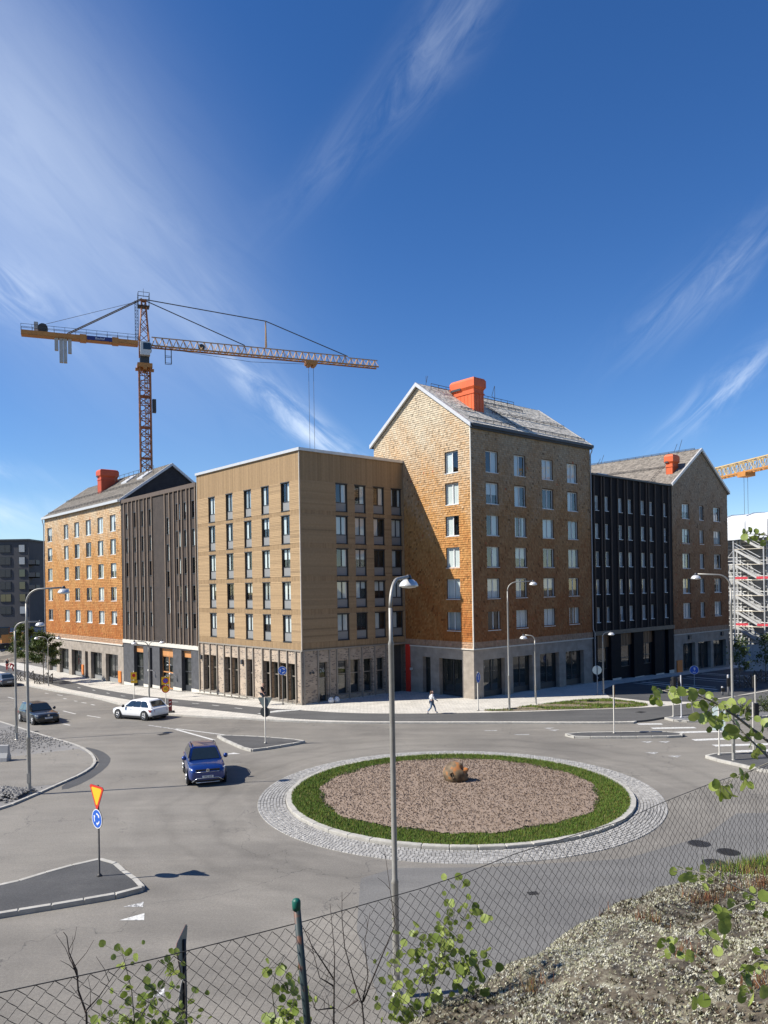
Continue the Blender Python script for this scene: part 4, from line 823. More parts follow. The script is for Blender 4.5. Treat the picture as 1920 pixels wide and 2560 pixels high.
# ---- black fin-clad house
blk = Bld('black_finned_house', 'black apartment house with thin upright fins between two shingled houses', AM + 16.85, BM)
B0, B1 = AM + 16.86, AM + 32.05
colsK = [(17.40, 18.17), (19.06, 19.85), (21.51, 22.32), (23.25, 24.08), (25.69, 26.53), (27.30, 28.14), (30.12, 30.92)]
rowsK = [(5.58 + 2.705 * k, 7.05 + 2.695 * k) for k in range(5)]
hK = [(AM + a, AM + b, c, d) for a, b in colsK for c, d in rowsK]
core(blk, B0 + .1, B1 - .1, BM + .5, BM + 11, 19.5)
mb = MB(); wall(mb, FR, B0, B1, 4.55, 19.75, hK, .3); mb.box(B0, B1, BM + 10.9, BM + 11, 4, 19.75); blk.part('wall', mb, 'black_cladding')
for q in hK: window(blk, FR, *q, sill='white_frame', ft=.05, mull=(.68,), rec=.1)
for s in (17.37, 18.49, 19.06, 20.18, 21.47, 22.6, 23.19, 24.31, 25.62, 26.74, 27.32, 28.48, 30.15, 31.27): mb = MB(); fb(mb, FR, AM + s - .045 - (.06 if s in (17.37, 19.06, 21.47, 23.19, 25.62, 27.32, 30.15) else -.06), AM + s + .045 - (.06 if s in (17.37, 19.06, 21.47, 23.19, 25.62, 27.32, 30.15) else -.06), 4.75, 19.7, 0, .13); blk.part('fin', mb, 'fin_dark')
mb = MB(); mb.box(B0, B1, BM - .2, BM + 11, 19.75, 19.92); blk.part('roof_capping', mb, 'dark_metal'); mb = MB(); fb(mb, FR, B0, B1, 4.35, 4.75, -.01, .16); blk.part('string_course', mb, 'dark_metal')
mb = MB(); mb.add([(AM + 19.2, BM + .2, 19.95), (AM + 21.0, BM + .2, 19.95), (AM + 21.0, BM + .9, 20.25), (AM + 19.2, BM + .9, 20.25)], [(0, 1, 2, 3)]); mb.box(AM + 19.2, AM + 21.0, BM + .85, BM + .92, 19.9, 20.25); blk.part('roof_hatch', mb, 'light_metal')
gK = [(AM + 17.62, AM + 19.95, -.3, 4.35), (AM + 21.70, AM + 24.1, -.4, 4.35), (AM + 25.93, AM + 28.15, -.5, 4.35), (AM + 30.0, AM + 31.0, -.6, 4.3)]
mb = MB(); wall(mb, FR, B0, B1, -1.4, 4.45, gK, .5); blk.part('ground_floor_wall', mb, 'black_cladding')
for k, (a, b, c, d) in enumerate(gK[:3]):
    mb = MB()
    for i in range(9): x = a + (b - a) * i / 9; fb(mb, FR, x + .01, x + (b - a) / 9 - .01, 3.12, 4.35, -.36, -.28 + (.02 if i % 2 else 0))
    blk.part('wood_panel', mb, 'brown_wood'); window(blk, FR, a, b - .35, .95, 3.1, 'dark_frame', .06, (.5,) if k == 2 else (), (.42,), 0, glass='shop_glass', rec=.32, blinds=None, name='shop_window')
    mb = MB(); fb(mb, FR, a, b, c - .2, .95, -.42, -.34); fb(mb, FR, b - .35, b, .95, 3.12, -.42, -.30); blk.part('base_panel', mb, 'black_cladding')
mb = MB(); fb(mb, FR, AM + 30.0, AM + 31.0, -.6, 4.3, -.45, -.38); blk.part('door', mb, 'dark_metal')
for a, b, z in ((AM + 20.1, AM + 21.6, -.02), (AM + 24.2, AM + 25.9, -.2), (AM + 28.3, AM + 29.9, -.25), (AM + 31.05, AM + 32, -.1)): mb = MB(); fb(mb, FR, a, b, -1.3, z, 0, .05); blk.part('stone_plinth', mb, 'stone_base')

# ---- right-hand shingled house with its gable to the street
rgt = Bld('shingled_gable_house', 'shaded brown-shingled gable house with the small orange chimney next to the scaffolding', AM + 32.1, BM)
G0, G1 = AM + 32.1, AM + 45.2; GM = (G0 + G1) / 2; REZ, RRZ = 20.05, 24.4; rsl = (RRZ - REZ) / (GM - G0)
hQ = [(AM + a, AM + b, c, d) for a, b in ((34.28, 35.95), (38.22, 39.22), (41.65, 43.35)) for c, d in [(5.33 + 2.765 * k, 7.02 + 2.755 * k) for k in range(5)]]
core(rgt, G0 + .5, G1 - .4, BM + .5, BM + 25.5, 19.8)
mb = MB(); wall(mb, FR, G0, G1, 3.6, REZ, hQ, .3); mb.add([(G0, BM, REZ), (G1, BM, REZ), (GM, BM, RRZ)], [(0, 1, 2)]); mb.box(G0, G0 + .1, BM, BM + 26, 0, REZ); mb.box(G1 - .1, G1, BM, BM + 26, -1.5, REZ); rgt.part('wall', mb, 'underlay')
def qlim(v): return (G0, G1) if v < REZ else (G0 + (v - REZ) / rsl, G1 - (v - REZ) / rsl)
cladding('wall_shingles', rgt, *facade_axes(FR), G0 + .02, G1, 3.65, RRZ - .12, hQ, .19, .11, .21, cedar(3.6, 22.5, .82, 4, .85), 'shingle', .048, qlim)
for q in hQ: window(rgt, FR, *q, sill='white_frame', rec=.12)
roof(rgt, 'b', G0, RRZ + .12, GM, REZ + .12, BM - .2, BM + 26, .25, .22, (.24, .21, .175))
chimney(rgt, G0 + 1.75, G0 + 2.95, BM + .75, BM + 1.55, 20.9, 23.62, 'chimney_orange')
for bb in (.5, 3.2): z = REZ + .15 + rsl * bb; rail(rgt, 'snow_guard', ((G0 + bb, BM + 2.2, z), (G0 + bb, BM + 24, z)), .24, 20, 'steel_dark')
z = RRZ + .14; rail(rgt, 'ridge_rail', ((GM - .2, BM + .5, z - .1), (GM - .2, BM + 24, z - .1)), .22, 22, 'steel_dark')
mb = MB()
for s in (0, .35): mb.tube([(G0 + .3, BM + 2.7 + s, REZ + .35), (G0 + 3.8, BM + 2.7 + s, REZ + .35 + 3.5 * rsl)], .02, 5)
for i in range(10): t = .3 + 3.5 * i / 9; mb.tube([(G0 + t, BM + 2.7, REZ + .35 + (t - .3) * rsl), (G0 + t, BM + 3.05, REZ + .35 + (t - .3) * rsl)], .016, 4)
rgt.part('roof_ladder', mb, 'steel_dark')
for (bb, s) in ((2.6, 1.5), (3.2, 1.1), (13, 1.2), (13.5, .8)): mb = MB(); mb.tube([(GM, BM + bb, RRZ), (GM, BM + bb - .5, RRZ + s)], .025, 5); rgt.part('roof_stay', mb, 'steel_dark')
gQ = [(AM + 34.1, AM + 36.86, -.5, 2.57), (AM + 37.52, AM + 40.58, -.55, 2.52), (AM + 41.2, AM + 44.37, -.62, 2.5)]
mb = MB(); wall(mb, FR, G0, G1, -1.9, 3.62, gQ, .45); rgt.part('granite_wall', mb, 'granite'); mb = MB(); fb(mb, FR, G0, G1, 3.58, 3.66, 0, .08); rgt.part('drip_course', mb, 'stone_base')
for q in gQ: window(rgt, FR, *q, 'dark_frame', .06, (.5,), (), 0, glass='shop_glass', rec=.4, blinds=None, name='shop_window')
mb = MB(); fb(mb, FR, AM + 32.62, AM + 33.72, -.6, .82, 0, .12); rgt.part('orange_cabinet', mb, 'orange_box')
for a in (35.2, 43.0): mb = MB(); fb(mb, FR, AM + a, AM + a + .5, 3.0, 3.45, 0, .2); rgt.part('wall_lantern', mb, 'dark_metal')
mb = MB(); mb.box(G1 + .02, G1 + .25, BM - .1, BM + 26, REZ - .35, REZ - .1); rgt.part('gutter', mb, 'dark_metal')

# ---- dark finned house on the left street
drk = Bld('dark_brick_finned_house', 'dark brown brick house with upright wooden fins left of the tan corner house', 0, 17.16)
D0, D1_ = 17.16, 35.15
colsD = [(33.20, 33.92), (30.90, 31.72), (28.98, 29.78), (27.06, 27.86), (20.70, 21.54), (19.04, 19.86), (17.44, 18.18)]
hD = [(a, b, c, d) for a, b in colsD for c, d in [(5.60 + 2.69 * k, 7.08 + 2.735 * k) for k in range(5)]] + [(22.90, 23.68, 7.0 + 2.70 * k, 8.62 + 2.72 * k) for k in range(4)]
core(drk, .5, 11.5, D0 + .05, D1_ - .05, 19.3)
mb = MB(); wall(mb, FA, D0, D1_, 3.6, 19.5, hD, .3); mb.box(11.4, 11.5, D0, D1_, 0, 19.5); drk.part('wall', mb, 'dark_brick')
for q in hD: window(drk, FA, *q, frame='dark_frame', ft=.05, mull=(), rec=.07, sill='dark_frame', lintel='dark_frame')
for s in (34.17, 33.03, 31.98, 30.89, 30.07, 28.96, 28.13, 27.04, 23.93, 22.86, 21.89, 20.86, 20.14, 19.09, 18.4, 17.35): mb = MB(); fb(mb, FA, s - .05, s + .05, 3.95, 19.35, 0, .13); drk.part('fin', mb, 'fin_wood')
mb = MB(); mb.box(-.14, .4, D0, D1_, 19.3, 19.72); mb.box(.4, 11.5, D0, D1_, 19.4, 19.6); drk.part('roof_capping', mb, 'fin_dark')
mb = MB(); fb(mb, FA, D0, D1_, 3.55, 3.95, -.01, .10); drk.part('string_course', mb, 'stone_base')
gD = [(29.86, 32.33, -1.5, 3.35), (27.62, 28.25, -1.5, 3.3), (22.76, 25.86, -1.3, 3.4), (18.82, 20.88, -1.1, 3.4)]
mb = MB(); wall(mb, FA, D0, D1_, -2.2, 3.6, gD, .5); drk.part('ground_floor_wall', mb, 'dark_render')
mb = MB()
for (a, b) in ((32.33, 35.1), (28.25, 29.86), (25.86, 27.62), (20.88, 22.76), (17.2, 18.82)): z = gh(*lw(-.1, (a + b) / 2)) + .42; fb(mb, FA, a, b, -2.2, z, 0, .03)
drk.part('plinth', mb, 'stone_base')
for (a, b, c, d) in (gD[0], gD[3]):
    mb = MB(); fb(mb, FA, a, b, d - .72, d - .08, -.40, -.30); drk.part('wood_panel', mb, 'orange_wood')
    window(drk, FA, a, b, c + .95, d - .72, 'dark_frame', .06, (), (.5,), 0, glass='shop_glass', rec=.34, blinds=None, name='shop_window'); mb = MB(); fb(mb, FA, a, b, c, c + .95, -.46, -.34); drk.part('base_panel', mb, 'dark_frame')
a, b, c, d = gD[2]; mb = MB(); fb(mb, FA, a, b, d - .82, d - .08, -.40, -.30); drk.part('wood_panel', mb, 'orange_wood')
window(drk, FA, a, b, c + .05, d - .82, 'orange_wood', .09, (.5,), (.56,), .5, 'orange_wood', glass='shop_glass', rec=.34, blinds=None, name='double_door')
mb = MB(); fb(mb, FA, gD[1][0], gD[1][1], -1.5, 3.3, -.48, -.42); drk.part('door', mb, 'dark_frame')
for s in (26.9, 21.9): mb = MB(); mb.tube([fp(FA, s, .6, 0), fp(FA, s + .15, .95, .25), fp(FA, s + .3, 1.0, .55)], .04, 6); mb.lathe([(.11, -.05), (.13, .05), (.05, .14)], 10, fp(FA, s + .32, .95, .6)); drk.part('wall_lamp', mb, 'light_metal')

# ---- left shingled house
lft = Bld('shingled_gable_house', 'sunlit orange-brown shingled house at the far left of the block with a dark red chimney', 0, 35.2)
L0, L1 = 35.2, 61.7; LEZ, LRZ, LW = 19.85, 24.35, 6.25; lsl = (LRZ - LEZ) / LW
hL = [(a, b, c, d) for a, b in ((58.68, 60.5), (52.3, 53.95), (48.38, 50.08), (44.42, 46.12), (40.55, 42.25), (36.78, 38.42)) for c, d in [(5.55 + 2.70 * k, 7.09 + 2.78 * k) for k in range(5)]]
core(lft, .5, 12.0, L0 + .4, L1 - .4, 19.6)
mb = MB(); wall(mb, FA, L0, L1, 3.2, LEZ, hL, .3); mb.box(0, 12.5, L1 - .1, L1, -1.6, LEZ); mb.box(12.4, 12.5, L0, L1, 0, LEZ); lft.part('wall', mb, 'underlay')
mb = MB(); mb.add([(0, L0, 19.0), (12.5, L0, 19.0), (12.5, L0, LEZ), (6.25, L0, LRZ), (0, L0, LEZ)], [(0, 1, 2, 3, 4)]); lft.part('gable_wall', mb, 'slate_cladding'); mb = MB(); mb.add([(0, L1, LEZ), (12.5, L1, LEZ), (6.25, L1, LRZ)], [(0, 2, 1)]); lft.part('gable_wall', mb, 'slate_cladding')
cladding('wall_shingles', lft, *facade_axes(FA), L0 + .02, L1, 3.28, LEZ - .15, hL, .20, .14, .26, cedar(3.25, 22.5, 1.0, 3), 'shingle', .045)
for q in hL: window(lft, FA, *q, sill='white_frame', rec=.09)
roof(lft, 'b', 0, LRZ + .12, LW, LEZ + .12, L0 - .15, L1 + .2, .3, .24, (.20, .178, .15))
mb = MB(); mb.box(-.42, -.2, L0, L1 + .2, LEZ - .32, LEZ - .02); lft.part('gutter', mb, 'light_metal')
mb = MB(); mb.tube([(-.35, L1 + .1, LEZ - .2), (-.2, L1 + .1, LEZ - .8), (-.12, L1 + .1, LEZ - 1.2), (-.12, L1 + .1, -1.4)], .06, 6); lft.part('downpipe', mb, 'zinc')
chimney(lft, 3.1, 5.3, 48.95, 50.2, 21.6, 25.35, 'chimney_red')
for bb in (.4, 2.9): z = LEZ + .15 + lsl * bb; rail(lft, 'snow_guard', ((bb, L0 + .4, z), (bb, L1 - .4, z)), .24, 26, 'steel_dark')
rail(lft, 'ridge_rail', ((4.6, 36.5, LEZ + .15 + lsl * 4.6), (4.6, 48, LEZ + .15 + lsl * 4.6)), .95, 8, 'steel_dark')
for (b0, b1, a0, a1) in ((43.3, 45.0, 4.1, 5.4), (38.6, 40.2, 4.1, 5.4)):
    mb = MB(); z0, z1 = LEZ + .2 + lsl * a0, LEZ + .2 + lsl * a1; mb.add([(a0, b0, z0 + .12), (a1, b0, z1 + .12), (a1, b1, z1 + .12), (a0, b1, z0 + .12), (a0, b0, z0 - .1), (a1, b0, z1 - .1), (a1, b1, z1 - .1), (a0, b1, z0 - .1)], [(0, 1, 2, 3), (4, 5, 1, 0), (5, 6, 2, 1), (6, 7, 3, 2), (7, 4, 0, 3)]); s_ = lft.part('skylight', mb, 'light_metal')
gL = [(57.72, 60.7, -1.8, 1.94), (53.0, 56.5, -1.8, 1.94), (48.24, 51.88, -1.8, 1.95), (46.14, 47.12, -1.8, 1.96), (41.64, 45.2, -1.75, 2.0), (36.82, 40.46, -1.7, 2.03)]
mb = MB(); wall(mb, FA, L0, L1, -2.4, 3.22, gL, .5); lft.part('granite_wall', mb, 'granite'); mb = MB(); fb(mb, FA, L0, L1, 3.16, 3.30, 0, .12); lft.part('drip_course', mb, 'stone_base')
for k, q in enumerate(gL):
    if k == 3: window(lft, FA, *q, 'dark_frame', .08, (), (), 0, glass='shop_glass', rec=.45, blinds=None, name='door')
    else: window(lft, FA, *q, 'dark_frame', .07, (.5,), (), .95, 'grey_panel', sill=None, glass='shop_glass', rec=.38, blinds=None, name='shop_window')
for a, b in ((47.55, 48.1), (35.82, 36.55)): mb = MB(); fb(mb, FA, a, b, -1.05, .22, 0, .12); lft.part('orange_cabinet', mb, 'orange_box')

# ---------------------------------------------------------------- street lamps
def lamp_head(root, p, d, r):
    """dome reflector lamp hanging at point p at the end of an arm running along d"""
    mb = MB(); mb.lathe([(.02, .62 * r), (.5 * r, .56 * r), (.82 * r, .30 * r), (.97 * r, .02 * r), (1.0 * r, -.12 * r), (.94 * r, -.16 * r)], 20, p); h = mb.build('lamp_head', 'lamp_shell', root, True)
    mb = MB(); mb.lathe([(.94 * r, -.13 * r), (.7 * r, -.26 * r), (.02, -.33 * r)], 16, p); mb.build('lamp_lens', 'lamp_glass', h, True)
    mb = MB(); mb.lathe([(.30 * r, .52 * r), (.34 * r, .72 * r), (.22 * r, .98 * r), (.05, 1.06 * r)], 12, p); mb.build('lamp_cap', 'dark_metal', h, True)
def street_lamp(label, x, y, hgt, dirs, reach, r=.24, rad=(.085, .065, .045), group='street lamps', tilt=0, joints=(.27, .84)):
    z0 = gh(x, y) + .05; t = thing('street_lamp', label, 'street lamp', (x, y, z0), 0, group); hgt -= z0; t.rotation_euler = (0, tilt, 0)
    mb = MB(); b = [(.0, rad[0] * 1.9), (.05, rad[0] * 1.9), (.08, rad[0] * 1.15)]
    mb.lathe([(rr, z) for z, rr in b] + [(rad[0], .12), (rad[0], hgt * joints[0]), (rad[0] * 1.12, hgt * joints[0] + .02), (rad[1], hgt * joints[0] + .10), (rad[1], hgt * joints[1]), (rad[1] * 1.15, hgt * joints[1] + .02), (rad[2], hgt * joints[1] + .12), (rad[2], hgt * .93 if len(dirs) == 1 else hgt * .9)], 14)
    mb.build('pole', 'galv', t, True)
    mb = MB(); mb.box(-rad[0] * .8, rad[0] * .8, -rad[0] * 1.03, -rad[0] * .6, .5, .95); mb.build('service_door', 'galv', t)
    for (dx, dy) in dirs:
        h0 = hgt * (.93 if len(dirs) == 1 else .9); pts = []; rb_ = min(hgt - h0, reach * .6)
        for i in range(9): a = math.pi / 2 * i / 8; pts.append((dx * rb_ * (1 - math.cos(a)), dy * rb_ * (1 - math.cos(a)), h0 + (hgt - .0 - h0) * math.sin(a)))
        pts.append((dx * reach, dy * reach, hgt + .05)); mb = MB(); mb.tube(pts, rad[2] * .92, 10); mb.build('arm', 'galv', t, True)
        lamp_head(t, (dx * (reach + r * .4), dy * (reach + r * .4), hgt - r * .62), (dx, dy), r)
    return t
def nd(x, y): l = math.hypot(x, y); return (x / l, y / l)
street_lamp('nearest tall street lamp, rising through the picture in front of the roundabout', .137, 17.5, 9.50, [nd(.32, 1)], 1.45, .24, (.078, .062, .045))
street_lamp('tall street lamp on the gravel lot, right-hand of the two on the left', -16.54, 35.67, 9.5, [nd(1, .05)], 1.6, .27)
street_lamp('shorter street lamp on the gravel lot, left-hand of the two on the left', -23.62, 49.30, 7.45, [nd(1, .1)], 1.45, .3, (.085, .07, .055))
street_lamp('double-headed lamp in front of the dark brick finned house', -21.56, 70.38, 4.75, [nd(-1, -.3), nd(1, .3)], 1.1, .28, (.07, .055, .045), 'double-headed lamps along the left street')
street_lamp('double-headed lamp beside the young trees at the far left', -38.48, 88.15, 4.3, [nd(-1, -.1), nd(1, .1)], 1.1, .28, (.07, .055, .045), 'double-headed lamps along the left street')
street_lamp('tall lamp at the left tip of the grass verge, arm pointing right', 9.11, 57.0, 9.55, [nd(1, .05)], 1.8, .30)
street_lamp('low lamp on the grass verge with its arm pointing left', 11.6, 59.74, 5.4, [nd(-1, 0)], .75, .30, (.07, .055, .05))
street_lamp('low lamp in the shade in front of the black house', 18.21, 64.56, 5.25, [nd(1, 0)], .6, .28, (.07, .055, .05))
street_lamp('tall lamp on the right-hand traffic island with a long arm pointing left', 17.85, 39.76, 9.68, [nd(-1, .05)], 1.65, .25)
for x, y, a in ((-60.5, 119, (1, 0)), (-47.5, 118, (1, 0)), (-45.0, 120, (-1, 0)), (-52.0, 128, (1, 0)), (-50.2, 132, (-1, 0))):
    street_lamp({-60.5: 'distant lamp beside the yellow excavator at the left edge', -47.5: 'distant lamp seen above the left young tree', -45.0: 'distant lamp seen through the crown of the right young tree', -52.0: 'distant lamp behind the left young tree', -50.2: 'farthest lamp between the two young tree crowns'}[x], x, y, 4.4 if x > -60 else 5.2, [a], .7, .32, (.08, .07, .06), 'distant street lamps at the far left')

# ---------------------------------------------------------------- road signs
def disc(mb, r, y0, y1, z, n=28): mb.lathe([(r, y0), (r, y1)], n, (0, 0, z), 'y')
def tri(mb, s, y0, y1, zt, inv=True):
    h = s * .866; c = s * .10
    P = [(-s / 2 + c, zt), (s / 2 - c, zt), (s / 2 - c * .2, zt - c * .6), (c * .55, zt - h + c * .3), (-c * .55, zt - h + c * .3), (-s / 2 + c * .2, zt - c * .6)]
    mb.prism(P, y0, y1, lambda u, v, t: (u, t, v))
def sign_post(label, x, y, h, rz=0, r=.03, name='road_sign', group=None, mat='galv'):
    t = thing(name, label, 'road sign', (x, y, gh(x, y) + .13), rz, group); mb = MB(); mb.lathe([(r * 2.6, 0), (r * 2.6, .04), (r * 1.3, .09), (r, .1), (r, h)], 10); mb.build('post', mat, t, True); return t
def arrow_ring(parent, z, y, r=.17):
    for k in range(3):
        mb = MB(); a0 = R(100 + 120 * k); pts = []
        for i in range(6): a = a0 - R(70) * i / 5; pts.append((math.cos(a), math.sin(a)))
        o = [(q[0] * r * 1.12, q[1] * r * 1.12) for q in pts[:5]] + [(q[0] * r * .82, q[1] * r * .82) for q in pts[:5]][::-1]
        mb.prism(o, y - .004, y, lambda u, v, t: (u, t, z + v)); a = a0 - R(82); b = pts[4]
        mb.prism([(b[0] * r * 1.35, b[1] * r * 1.35), (math.cos(a) * r, math.sin(a) * r), (b[0] * r * .6, b[1] * r * .6)], y - .004, y, lambda u, v, t: (u, t, z + v)); mb.build('arrow', 'sign_white', parent)
def give_way(t, zt, f=-.05, b=-.035):
    mb = MB(); tri(mb, .9, f, b, zt); p = mb.build('triangle_plate', 'sign_back', t); mb = MB(); tri(mb, .89, f - .003, f, zt - .003); mb.build('red_border', 'sign_red', p); mb = MB(); tri(mb, .66, f - .007, f - .003, zt - .07); mb.build('yellow_field', 'sign_yellow', p); mb = MB(); tri(mb, .88, b, b + .006, zt - .005); mb.build('plate_back', 'sign_green_back', p)
def blue_disc(t, z, r=.315, f=-.05, b=-.035, arrows=True):
    mb = MB(); disc(mb, r, f, b, z); p = mb.build('disc_plate', 'sign_back', t); mb = MB(); disc(mb, r * .99, f - .003, f, z); mb.build('white_rim', 'sign_white', p); mb = MB(); disc(mb, r * .9, f - .006, f - .003, z); mb.build('blue_field', 'sign_blue', p); mb = MB(); disc(mb, r * .985, b, b + .006, z); mb.build('plate_back', 'sign_back', p)
    if arrows: arrow_ring(p, z, f - .006, r * .52)
    return p
t = sign_post('red and yellow give-way triangle over a blue roundabout disc on the lower left island', -9.34, 24.92, 2.95, R(-41), .032, mat='steel_dark', group='roundabout entry signs'); give_way(t, 2.94); blue_disc(t, 1.87)
t = sign_post('roundabout sign seen from behind as a dark disc on the middle island', -7.22, 46.02, 2.75, R(172), .035, group='roundabout entry signs'); give_way(t, 2.74); blue_disc(t, 1.86, .30)
t = sign_post('give-way sign seen edge-on on the thin island right of the roundabout', 13.96, 47.33, 2.95, R(72), .035, group='roundabout entry signs'); give_way(t, 2.92); blue_disc(t, 1.80, .3)
t = sign_post('dark road sign seen edge-on from behind beyond the wire fence', -3.46, 13.0, 3.3, R(-87), .03, group='roundabout entry signs', mat='steel_dark'); give_way(t, 3.40); blue_disc(t, 2.3, .31)
t = sign_post('yellow parking sign above a round 40 speed sign beside the cycle path', -18.0, 63.13, 2.55, R(22), .035, mat='galv')
mb = MB(); mb.box(-.31, .31, -.05, -.035, 1.85, 2.47); p = mb.build('square_plate', 'sign_yellow', t); mb = MB(); disc(mb, .23, -.055, -.05, 2.16); q = mb.build('red_ring', 'sign_red', p); mb = MB(); disc(mb, .17, -.059, -.055, 2.16); mb.build('blue_field', 'sign_blue', p)
mb = MB(); mb.beam((-.13, -.062, 2.29), (.13, -.062, 2.03), .04, .004, (0, 1, 0)); mb.build('diagonal_bar', 'sign_red', p)
mb = MB(); disc(mb, .31, -.05, -.035, 1.48); p = mb.build('round_plate', 'sign_red', t); mb = MB(); disc(mb, .235, -.055, -.05, 1.48); mb.build('yellow_field', 'sign_yellow', p); textmesh('40', .30, 'dark_frame', p, (0, -.058, 1.48), (R(90), 0, 0))
t = sign_post('small yellow parking sign on a post in front of the dark brick house', -22.26, 68.29, 2.75, R(22), .035); mb = MB(); mb.box(-.26, .24, -.05, -.035, 1.95, 2.62); p = mb.build('square_plate', 'sign_yellow', t); mb = MB(); disc(mb, .15, -.055, -.05, 2.34, 16); mb.build('red_ring', 'sign_red', p); mb = MB(); mb.box(-.26, .30, -.052, -.037, 1.66, 1.90); mb.build('extra_plate', 'sign_yellow', t)
t = sign_post('round blue sign at the left tip of the grass verge', 6.79, 56.91, 2.85, R(60), .04, group='blue path signs'); blue_disc(t, 2.42, .40, arrows=False); mb = MB(); mb.box(-.05, .05, -.062, -.055, 2.25, 2.55); mb.prism([(-.13, 2.5), (.13, 2.5), (0, 2.68)], -.062, -.055, lambda u, v, t_: (u, t_, v)); mb.build('arrow', 'sign_white', t)
t = sign_post('round blue sign on a post before the brick shopfront of the tan house', -8.3, 62.2, 3.0, R(6), .04, group='blue path signs', mat='steel_dark'); blue_disc(t, 2.72, .36)
t = sign_post('round blue sign in front of the shaded right-hand gable house', 28.19, 70.49, 1.95, R(-18), .045, group='blue path signs'); blue_disc(t, 1.5, .40, arrows=False); mb = MB(); mb.prism([(-.06, 1.72), (.09, 1.72), (.1, 1.52), (.0, 1.42)], -.06, -.055, lambda u, v, t_: (u, t_, v)); mb.box(-.12, .14, -.06, -.055, 1.26, 1.33); mb.build('symbol', 'sign_white', t)
t = sign_post('round sign seen from behind in the shade of the tall shingled house', 17.77, 64.8, 2.45, R(170), .04); mb = MB(); disc(mb, .38, -.05, -.035, 2.05); mb.build('round_plate', 'sign_pale', t)
t = sign_post('two pale sign plates on a post at the right-hand island behind the leaves', 17.63, 40.92, 2.75, R(160), .04); mb = MB(); mb.box(-.32, .32, -.05, -.035, 2.0, 2.62); mb.build('upper_plate', 'sign_pale', t); mb = MB(); mb.box(-.32, .32, -.05, -.035, 1.3, 1.85); mb.build('lower_plate', 'sign_pale', t)
t = sign_post('red and white striped marker post behind the white car', -16.66, 59.66, .5, 0, .04, 'marker_post'); mb = MB(); mb.box(-.12, .12, -.04, .04, .1, 1.0); mb.build('board', 'barrier_dark', t)
for z in (.5, .8): mb = MB(); mb.beam((-.07, -.045, z - .03), (.07, -.045, z + .03), .05, .006, (0, 1, 0)); mb.build('reflector_band', 'sign_white', t)
mb = MB(); mb.bbox(-.3, .3, -.2, .2, 0, .12, .03); mb.build('foot', 'rubber', t)

# ---------------------------------------------------------------- traffic lights
def signal(label, x, y, h, rz, heads, white=True):
    t = thing('traffic_light', label, 'traffic light', (x, y, gh(x, y) + .12), rz, 'traffic lights at the right-hand crossing'); mb = MB(); mb.lathe([(.12, 0), (.12, .05), (.045, .08), (.045, h)], 12); mb.build('pole', 'zinc' if white and x > 20 else 'galv', t, True)
    for (dx, z0, z1) in heads:
        mb = MB(); mb.bbox(dx - .13, dx + .13, -.28, -.06, z0, z1, .03); hd = mb.build('signal_head', 'black_plastic', t)
        n = 3 if z1 - z0 > .7 else 2
        for i in range(n): z = z0 + (z1 - z0) * (i + .5) / n; mb = MB(); mb.lathe([(.085, -.295), (.085, -.28)], 12, (dx, 0, z), 'y'); mb.build('signal_lens', ('plastic_green', 'sign_back', 'tail_red')[i], hd); mb = MB(); mb.tube([(dx - .09, -.28, z + .03), (dx - .08, -.38, z + .07), (dx, -.40, z + .10), (dx + .08, -.38, z + .07), (dx + .09, -.28, z + .03)], .012, 4); mb.build('visor', 'black_plastic', hd)
    return t
signal('traffic light pair on the paved nose beyond the crossing', 20.16, 52.72, 2.9, R(200), [(-.1, 1.9, 2.75), (.45, 1.75, 2.8)])
signal('thin traffic light pole left of the pair on the paved nose', 19.75, 53.1, 2.5, R(170), [(0, 1.75, 2.45)], False)
signal('black traffic light on the right-hand island at the picture edge', 19.1, 40.2, 2.9, R(70), [(0, 1.95, 2.85)])
signal('traffic light standing in the planted strip at the right edge', 25.5, 53.3, 2.8, R(170), [(0, 1.9, 2.7)], False)
for x, y, h, lab in ((28.24, 63.66, 1.75, 'taller grey bollard post at the corner of the shaded side street'), (27.9, 64.0, .75, 'short grey bollard at the corner of the shaded side street')):
    t = thing('bollard', lab, 'bollard', (x, y, gh(x, y) + .12), 0); mb = MB(); mb.lathe([(.09, 0), (.09, h - .05), (.06, h)], 12); mb.build('post', 'zinc', t, True)
    mb = MB(); mb.bbox(-.16, .16, -.2, -.08, h * .45, h * .85, .02); mb.build('housing', 'black_plastic', t)

